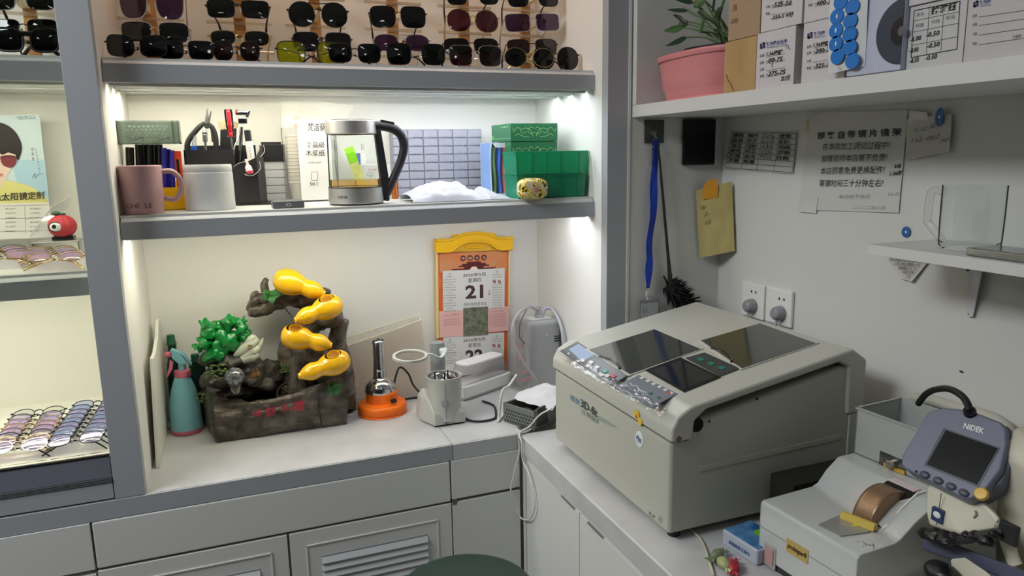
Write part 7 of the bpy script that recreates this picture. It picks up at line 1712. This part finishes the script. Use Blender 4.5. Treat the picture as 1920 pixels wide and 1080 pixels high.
SUNP = clear('purple sun lens', (136, 100, 146), .06, .03, fres=1.3); SUNW = clear('wine sun lens', (150, 92, 112), .06, .03, fres=1.3); SUNY = clear('yellow sun lens', (214, 220, 70), .05, .03, fres=1.3, haze=.12, hazec=(200, 210, 60)); SUNBR = clear('brown sun lens', (112, 72, 66), .06, .03, fres=1.3); SUND = clear('dense black sun lens', (34, 31, 33), .05, .03, fres=1.25)
RB = mat('black frame metal', (24, 22, 24), .3, .3); RG = mat('gold frame', (206, 178, 118), .25, 1.0); RS = mat('silver frame', (200, 200, 204), .2, 1.0); RGM = mat('gunmetal frame', (92, 90, 92), .3, .9)
def sun(lx0, lx1, rx0, rx1, y0, y1, yr0, Y, kind, lens, rim, label, shelf=False, **k):
    """left lens spans lx0..lx1, right lens rx0..rx1; y0..y1 of the left lens, yr0 = top of the right lens"""
    A, B = at((lx0 + lx1) / 2, (y0 + y1) / 2, Y=Y), at((rx0 + rx1) / 2, (yr0 + y1 + yr0 - y0) / 2, Y=Y)
    d = B - A; d.y = 0; mp = mpp(A.lerp(B, .5)); w = ((lx1 - lx0) + (rx1 - rx0)) / 2 * mp * 1.0
    cz = math.cos(.35); w = d.length * ((lx1 - lx0) + (rx1 - rx0)) / ((rx0 + rx1) - (lx0 + lx1)); gap = d.length - w; h = (y1 - y0) * mp * 1.02
    c = A.lerp(B, .5); x = d.normalized()
    if shelf: c.z = S1T + h / 2 + .0035 + k.get('lift', 0); k['zmin'] = -h * .62; k['rest'] = S1T
    k.pop('lift', None)
    x = Vector((x.x, k.pop('yaw', -.10), x.z if not shelf else 0)).normalized()
    tilt = k.pop('tilt', .16); z = Vector((0, tilt, 1)); y = z.cross(x).normalized(); z = x.cross(y)
    M = Matrix((x, y, z)).transposed().to_4x4(); M.translation = c
    return make_glasses('sunglasses', label, 'sunglasses', M, kind, max(w, .02), max(h, .015), max(gap, .008), lens, rim, **k)
H = .235
sun(221, 276, 291, 347, -24, 33, -20, H, 'pilot', SUNP, RS, 'large purple lensed sunglasses hung at the top left of the wooden posts')
sun(389, 439, 453, 504, -1, 31, 2, H, 'rect', SUNB, RB, 'narrow black rectangular sunglasses hung on the second wooden post', temple=.002)
sun(226, 284, 299, 354, 40, 77, 43, H, 'square', SUNB, RS, 'rounded square dark sunglasses hung below the large purple pair')
sun(393, 443, 457, 507, 57, 84, 59, H, 'pilot', SUNG, RG, 'gold double bridge smoke green sunglasses on the second wooden post', bridge2=True)
sun(542, 590, 604, 650, 3, 48, 6, H, 'hex', SUNG, RB, 'faceted dark pilot sunglasses with double bridge on the third post', bridge2=True)
sun(550, 598, 611, 657, 60, 95, 62, H, 'square', SUNB, RGM, 'dark square sunglasses hung over the yellow lensed pair')
sun(696, 741, 752, 797, 11, 50, 13, H, 'square', SUNB, RB, 'black square sunglasses hung on the fourth wooden post')
sun(703, 747, 760, 804, 64, 94, 66, H, 'oval', SUNP, RS, 'purple oval sunglasses low on the fourth wooden post', bridge2=True)
sun(839, 875, 897, 933, -34, 7, -33, H, 'square', SUNB, RB, 'dark sunglasses cut by the top edge on the fifth post')
sun(840, 883, 892, 932, 17, 58, 20, H, 'hex', SUNW, RG, 'wine faceted sunglasses with gold double bridge on the fifth post', bridge2=True)
sun(835, 879, 890, 932, 72, 102, 73, H, 'square', SUNB, RB, 'dark square sunglasses low on the fifth wooden post')
sun(954, 991, 1009, 1045, -28, 11, -27, H, 'square', SUNB, RB, 'dark sunglasses cut by the top edge on the sixth post')
sun(950, 994, 1005, 1047, 26, 58, 26, H, 'rect', SUNP, RS, 'purple graded rectangular sunglasses on the sixth wooden post')
sun(954, 993, 1005, 1042, 74, 103, 74, H, 'square', SUNBR, RB, 'dark brown square sunglasses low on the sixth wooden post')
SH = .118
kw = dict(shelf=True, fold=58, arm_drop=.14, tilt=.10, temple=.0017)
sun(202, 249, 261, 315, 70, 108, 70, SH, 'cat', SUND, RB, 'big black sunglasses first from the left on the top shelf', thick=True, **kw)
sun(300, 339, 350, 405, 79, 111, 79, SH + .02, 'rect', SUND, RB, 'black wraparound sunglasses second from the left on the top shelf', **kw)
sun(403, 433, 446, 492, 78, 113, 78, SH + .03, 'pilot', SUNBR, RB, 'brown wine sunglasses third from the left on the top shelf', **kw)
sun(519, 573, 597, 645, 78, 119, 79, SH + .05, 'square', SUNY, RB, 'yellow green lensed sunglasses standing on the top shelf', **kw)
sun(620, 657, 670, 715, 87, 121, 87, SH, 'square', SUND, RB, 'black sunglasses right of the yellow lensed pair on the shelf', **kw)
sun(727, 771, 792, 833, 86, 124, 88, SH + .005, 'square', SUND, RB, 'black sunglasses below the purple oval pair on the shelf', **kw)
sun(844, 887, 899, 938, 89, 126, 88, SH, 'square', SUNBR, RS, 'silver rimmed brown sunglasses on the shelf under the fifth post', **kw)
sun(947, 989, 1001, 1036, 95, 129, 94, SH - .012, 'round', SUNB, RG, 'round dark sunglasses on the shelf under the sixth post', **kw)
sun(1001, 1040, 1046, 1082, 90, 131, 89, SH + .022, 'hex', SUNB, RB, 'dark faceted sunglasses last at the right end of the top shelf', **kw)
# left bay
sun(-28, 27, 49, 104, -26, 17, -25, H - .04, 'square', SUNG, RB, 'dark green sunglasses uppermost in the left bay', temple=.002, tl=.08)
sun(-22, 37, 53, 108, 36, 70, 37, H, 'square', SUNB, RGM, 'dark square sunglasses hung above the thick black pair in left bay')
sun(-14, 48, 63, 109, 66, 107, 68, SH - .01, 'cat', SUND, RB, 'thick black sunglasses standing on the left bay shelf', thick=True, rim_r=.0024, shelf=True, fold=50, temple=.0028, tilt=.10)
# wooden display posts with clear rods
WOOD = mat('pale wood', (206, 156, 96), .5, vary=((178, 122, 68), 14))
KNOB = mat('brass knob', (150, 128, 84), .35, .8); ROD = clear('clear acrylic rod', (250, 246, 236), .12, .06, haze=.3, hazec=(250, 236, 206), fres=1.35)
pxs = [(47, 72, 'wooden display post in the left bay'), (270, 296, 'first wooden display post from the left in the middle bay'), (440, 462, 'second wooden display post in the middle bay'), (583, 603, 'third wooden display post in the middle bay'), (728, 748, 'fourth wooden display post in the middle bay'), (862, 881, 'fifth wooden display post in the middle bay'), (978, 995, 'sixth wooden display post at the right of the bay')]
for a, b, lab in pxs:
    Yp = .40; x0, x1 = at(a, 60, Y=Yp).x, at(b, 60, Y=Yp).x; w = (x1 - x0)
    t = thing('display_post', lab, 'display post', ((x0 + x1) / 2, Yp, S1T), 'wooden sunglasses posts')
    MB().span((x0, Yp, S1T), (x1, Yp + .018, ZTOP - .05), bev=.002).build('post', WOOD, t)
    xm = (x0 + x1) / 2 - .008; xmin, xmax = (XL + .004, XR - .004) if a > 100 else (XB0 + .004, XP - .004)
    for z in (1.775, 1.845, 1.915, 1.985):
        MB().tube([(max(xm - .070, xmin), Yp - .004, z), (min(xm + .085, xmax), Yp - .004, z)], .004, 10).build('rod', ROD, t)
        yl_ = Yp - (.15 if a > 100 else .11)
        m = MB(); m.hull([(xm - .008, Yp, z + .03), (xm + .012, Yp, z + .03), (xm - .003, yl_, z + .020), (xm + .004, yl_, z + .020), (xm - .008, Yp, z + .012), (xm + .012, Yp, z + .012), (xm - .003, yl_, z + .012), (xm + .004, yl_, z + .012)], .001); m.build('nose_rest', mat('cream plastic rest', (222, 204, 168), .4), t)
        MB().lathe([(0, .003), (.0045, .003), (.006, 0), (0, 0)], frame((xm, yl_ - .0005, z + .017), (0, -1, 0)), 16).build('knob', KNOB, t)

# spectacles laid out in the left bay: tray floor and middle shelf
LP = clear('violet coated lens', (244, 240, 255), .08, .05, fres=1.14, haze=.17, hazec=(226, 214, 255)); LB_ = clear('blue coated lens', (238, 242, 255), .08, .05, fres=1.14, haze=.2, hazec=(200, 212, 255)); LPK = clear('pink coated lens', (252, 240, 248), .08, .05, fres=1.14, haze=.16, hazec=(255, 224, 246)); LCL = clear('clear demo lens', (252, 252, 252), .06, .05, fres=1.12)
def specs(px, py, zf, w, rz, pitch, lens, rim, label, group=None, z=None, kind='round', tip=None, lift=0.0, hh=.78, Y=None):
    c = at(px, py, Z=zf + .02) if Y is None else at(px, 480, Y=Y); c.z = zf + lift + .0015
    R_ = rotz(rz) @ Matrix.Rotation(math.radians(-pitch), 4, 'X'); hgt = w * hh
    M = Matrix.Translation(c + Vector((0, 0, .0016 + hgt / 2 * math.cos(math.radians(pitch)) + .0015))) @ R_
    return make_glasses('spectacles', label, 'spectacles', M, kind, w, hgt, .017, lens, rim, rim_r=.0011, temple=.0012, fold=84, wrap=.06, tip=tip, tl=.118, group=group, arm_drop=.02, rest=zf)
rims = [(RGM, LCL, 'grey'), (RB, LP, 'black'), (RG, LP, 'gold'), (RG, LPK, 'gold'), (RGM, LP, 'dark grey'), (RB, LCL, 'black'), (RG, LPK, 'gold'), (RS, LP, 'silver'), (RG, LPK, 'gold')]
ordn = ['rearmost', 'second', 'third', 'fourth', 'fifth', 'sixth', 'seventh', 'eighth', 'ninth', 'tenth']
for i in range(8):
    rim, ln, cn = rims[i]
    specs(73 - 5.6 * i, 780 + 9.0 * i, ZT, .046, -3, 64, ln, rim, '%s framed spectacles, %s from the back of the left fanned row' % (cn, ordn[i]), 'fanned spectacles on the display floor', tip=RG if cn == 'gold' else RB)
for i in range(9):
    rim, ln, cn = ((RB, LB_, 'black framed blue'), (RGM, LB_, 'dark grey framed blue'), (RB, LP, 'black framed violet'))[i % 3]
    specs(183 - 5.2 * i, 763 + 8.2 * i, ZT, .044, -4, 64, ln, rim, '%s lensed spectacles, %s from the back of the right fanned row' % (cn, ordn[i]), 'fanned spectacles on the display floor', kind='oval')
for i in range(5):
    rim, ln, cn = ((RG, LP, 'gold'), (RG, LPK, 'gold'), (RS, LP, 'silver'))[i % 3]
    specs(92 + 3 * i, 0, ZM, .046, -14, 62, ln, rim, '%s rimmed spectacles, %s from the back of the pile beside the grey post' % (cn, ordn[i]), 'spectacles piled on the middle shelf', kind='oval', hh=.66, Y=.262 - .036 * i)
for i in range(4):
    rim, ln, cn = ((RGM, LP, 'grey'), (RG, LPK, 'gold'))[i % 2]
    specs(-6 + 3 * i, 0, ZM, .046, 8, 62, ln, rim, '%s rimmed spectacles, %s from the back of the pile under the poster' % (cn, ordn[i]), 'spectacles piled on the middle shelf', kind='oval', hh=.66, Y=.33 - .045 * i)

# clear display stand, poster, red ornament
YP = .40
t = thing('poster', 'blue portrait poster of a dark haired model in sunglasses in the left bay', 'poster', (-.5, YP, ZM))
PT = lambda px, py, d=0.0: at(px, py, Y=YP - d)
q = [PT(-150, 222), PT(74, 214), PT(96, 425), PT(-150, 440)]
m = MB(); m.prism([q[3], q[2], q[1], q[0]], (0, .006, 0)); pm = mat('pale blue print', (206, 222, 228), .4)
m.build('print', pm, t)
m = MB(); m.poly([PT(20, 300, .0006), PT(84, 300, .0006), PT(92, 380, .0006), PT(40, 372, .0006)][::-1]); m.build('blue_patch', mat('mid blue print', (176, 208, 226), .4), t)
def flat(name, pts, c, d, rough=.5):
    m = MB(); P = spline([PT(a, b, d) for a, b in pts], 6, closed=True); b = m.bm; f = b.faces.new([b.verts.new(p) for p in P]); bmesh.ops.triangulate(b, faces=[f]); return m.build(name, mat(name + ' print', c, rough), t)
flat('jumper', [(-60, 345), (-10, 338), (30, 342), (62, 352), (88, 375), (92, 412), (96, 424), (-60, 432)], (222, 216, 140), .0010)
flat('face', [(-60, 250), (-10, 246), (18, 256), (30, 286), (22, 312), (10, 336), (0, 352), (-20, 362), (-60, 360)], (232, 206, 190), .0014)
flat('hair', [(-60, 234), (-20, 228), (8, 232), (28, 246), (40, 268), (40, 286), (33, 300), (29, 290), (22, 284), (14, 286), (4, 290), (-10, 284), (-60, 292)], (44, 36, 38), .0020)
flat('sunglasses_print', [(2, 294), (14, 291), (30, 294), (29, 308), (20, 314), (8, 311), (2, 303)], (120, 52, 60), .0026)
flat('lips', [(-6, 327), (2, 325), (6, 328), (0, 331)], (196, 120, 116), .0026)
m = MB(); m.tube([PT(-8, 296, .0028), PT(14, 292, .0028), PT(32, 295, .0028), PT(36, 299, .0028)], .0009, 5, 3); m.build('frame_print', mat('dark print', (56, 52, 54), .6), t)
m = MB(); m.quad_text('T30159-CC6', PT(32, 225, .001), PT(66, 223, .001), PT(32, 218.5, .001)); 
for i, c in enumerate('尚雅悠'): m.quad_text(c, PT(58.5 + .6 * i, 283 + 9 * i, .001), PT(63 + .6 * i, 283 + 9 * i, .001), PT(58.5 + .6 * i, 276.5 + 9 * i, .001))
for i, c in enumerate('色彩梦境镜代言人'): m.quad_text(c, PT(66 + .9 * i, 282 + 6 * i, .001), PT(69 + .9 * i, 282 + 6 * i, .001), PT(66 + .9 * i, 278 + 6 * i, .001))
m.tube([PT(a, b, .001) for a, b in ((60, 334), (66, 325), (66, 334), (72, 327), (80, 326))], .0005, 4, 5); m.build('small_lettering', mat('slate print', (96, 104, 116), .6), t)
m = MB(); m.quad_text('色太阳镜定制', PT(-14, 378, .0018), PT(83, 373, .0018), PT(-14, 363, .0018), bold=.015); m.build('title_lettering', mat('dark print', (56, 52, 54), .6), t)
m = MB(); q = [PT(-150, 384, .002), PT(92, 380, .002), PT(98, 445, .002), PT(-150, 455, .002)]; m.prism([q[3], q[2], q[1], q[0]], (0, .004, 0)); m.build('price_panel', mat('white print panel', (232, 230, 224), .5), t)
m = MB(); r3 = random.Random(9)
for j in range(6):
    for x0_ in (10, 56): m.quad_text(r3.choice(('单光镜片', '太阳镜片', '变色镜片', '偏光镜片')), PT(x0_, 393 + 8.4 * j, .0026), PT(x0_ + 20, 392.4 + 8.4 * j, .0026), PT(x0_, 390 + 8.4 * j, .0026))
for j in range(3): m.tube([PT(-40, 387 + 24 * j, .0026), PT(92, 384 + 24 * j, .0026)], .0003, 4)
m.tube([PT(46, 386, .0026), PT(48, 438, .0026)], .0003, 4); m.build('table_print', mat('mid grey print', (116, 112, 112), .6), t)
# clear acrylic display stand
t = thing('display_stand', 'clear acrylic tilted display stand between poster and red ornament', 'display stand', at(95, 440, Y=.34))
ACR = clear('clear acrylic sheet', (250, 250, 250), .05, .04, fres=1.2, haze=.05)
q = [at(a, b, Y=y) for a, b, y in ((52, 448, .372), (97, 388, .388), (133, 369, .388), (128, 390, .378), (100, 420, .370))]
m = MB(); m.prism(q, (0, -.003, 0)); m.build('sheet', ACR, t)
m = MB(); m.tube(q + [q[0]], .0012, 6); m.build('edge', mat('bright acrylic edge', (236, 232, 226), .2), t)
m = MB(); m.span((at(40, 455, Y=.38).x, .366, ZM), (at(110, 455, Y=.38).x, .393, ZM + .003)); m.prism([q[0], q[0] + Vector((.004, 0, 0)), Vector((q[0].x + .01, .372, ZM)), Vector((q[0].x + .004, .372, ZM))], (0, .003, 0)); m.build('foot', ACR, t)
Yo = .325; c = at(117, 424, Y=Yo); k = mpp(c); R = 23.5 * k
t = thing('ornament', 'round red ribbed ornament with a white disc on a black stand', 'ornament', (c.x, Yo, ZM))
zb = at(117, 446, Y=Yo).z
MB().lathe([(R * r, z * R) for r, z in [(math.cos(a) if abs(a) < 1.57 else 0, math.sin(a) * .92) for a in [-1.5708 + 3.14159 * i / 16 for i in range(17)]]], frame((c.x, Yo, c.z)), 48, rfun=lambda a, z: 1 + .035 * math.cos(14 * a)).build('body', mat('matt red', (188, 58, 66), .6), t)
MB().ell((c.x - R * .30, Yo - R * .86, c.z + R * .02), (R * .52, R * .14, R * .42)).build('dark_rim', mat('dark plum', (50, 34, 40), .5), t)
MB().ell((c.x - R * .30, Yo - R * .93, c.z + R * .02), (R * .42, R * .12, R * .34)).build('white_disc', WHITEP, t)
MB().ell((c.x - R * .38, Yo - R * 1.03, c.z + R * .06), (R * .16, R * .05, R * .17)).build('dot', INK, t)
m = MB(); m.ell((c.x - R * .35, Yo, c.z + R * 1.02), (R * .32, R * .28, R * .18)); m.ell((c.x + R * .1, Yo, c.z + R * .96), (R * .25, R * .22, R * .12)); m.build('leaf_tuft', mat('dark green tuft', (66, 92, 74), .6), t)
zs = c.z - R * .80
MB().span((c.x - R * .75, Yo - R * .5, zs - .008), (c.x + R * .75, Yo + R * .5, zs), bev=.001).build('stand', BLACK, t)
t = thing('display_riser', 'clear acrylic riser carrying the red ornament', 'riser', (c.x, Yo, ZM))
m = MB(); m.span((c.x - .06, Yo - .03, zs - .0115), (c.x + .035, Yo + .04, zs - .0085)); m.span((c.x - .06, Yo - .03, ZM + .0003), (c.x - .057, Yo + .04, zs - .0115)); m.span((c.x + .032, Yo - .03, ZM + .0003), (c.x + .035, Yo + .04, zs - .0115)); m.build('sheet', ACR, t)
MB().tube([(c.x - .06, Yo - .0302, zs - .010), (c.x + .035, Yo - .0302, zs - .010)], .0008, 5).build('edge', mat('bright acrylic edge', (236, 232, 226), .2), t)
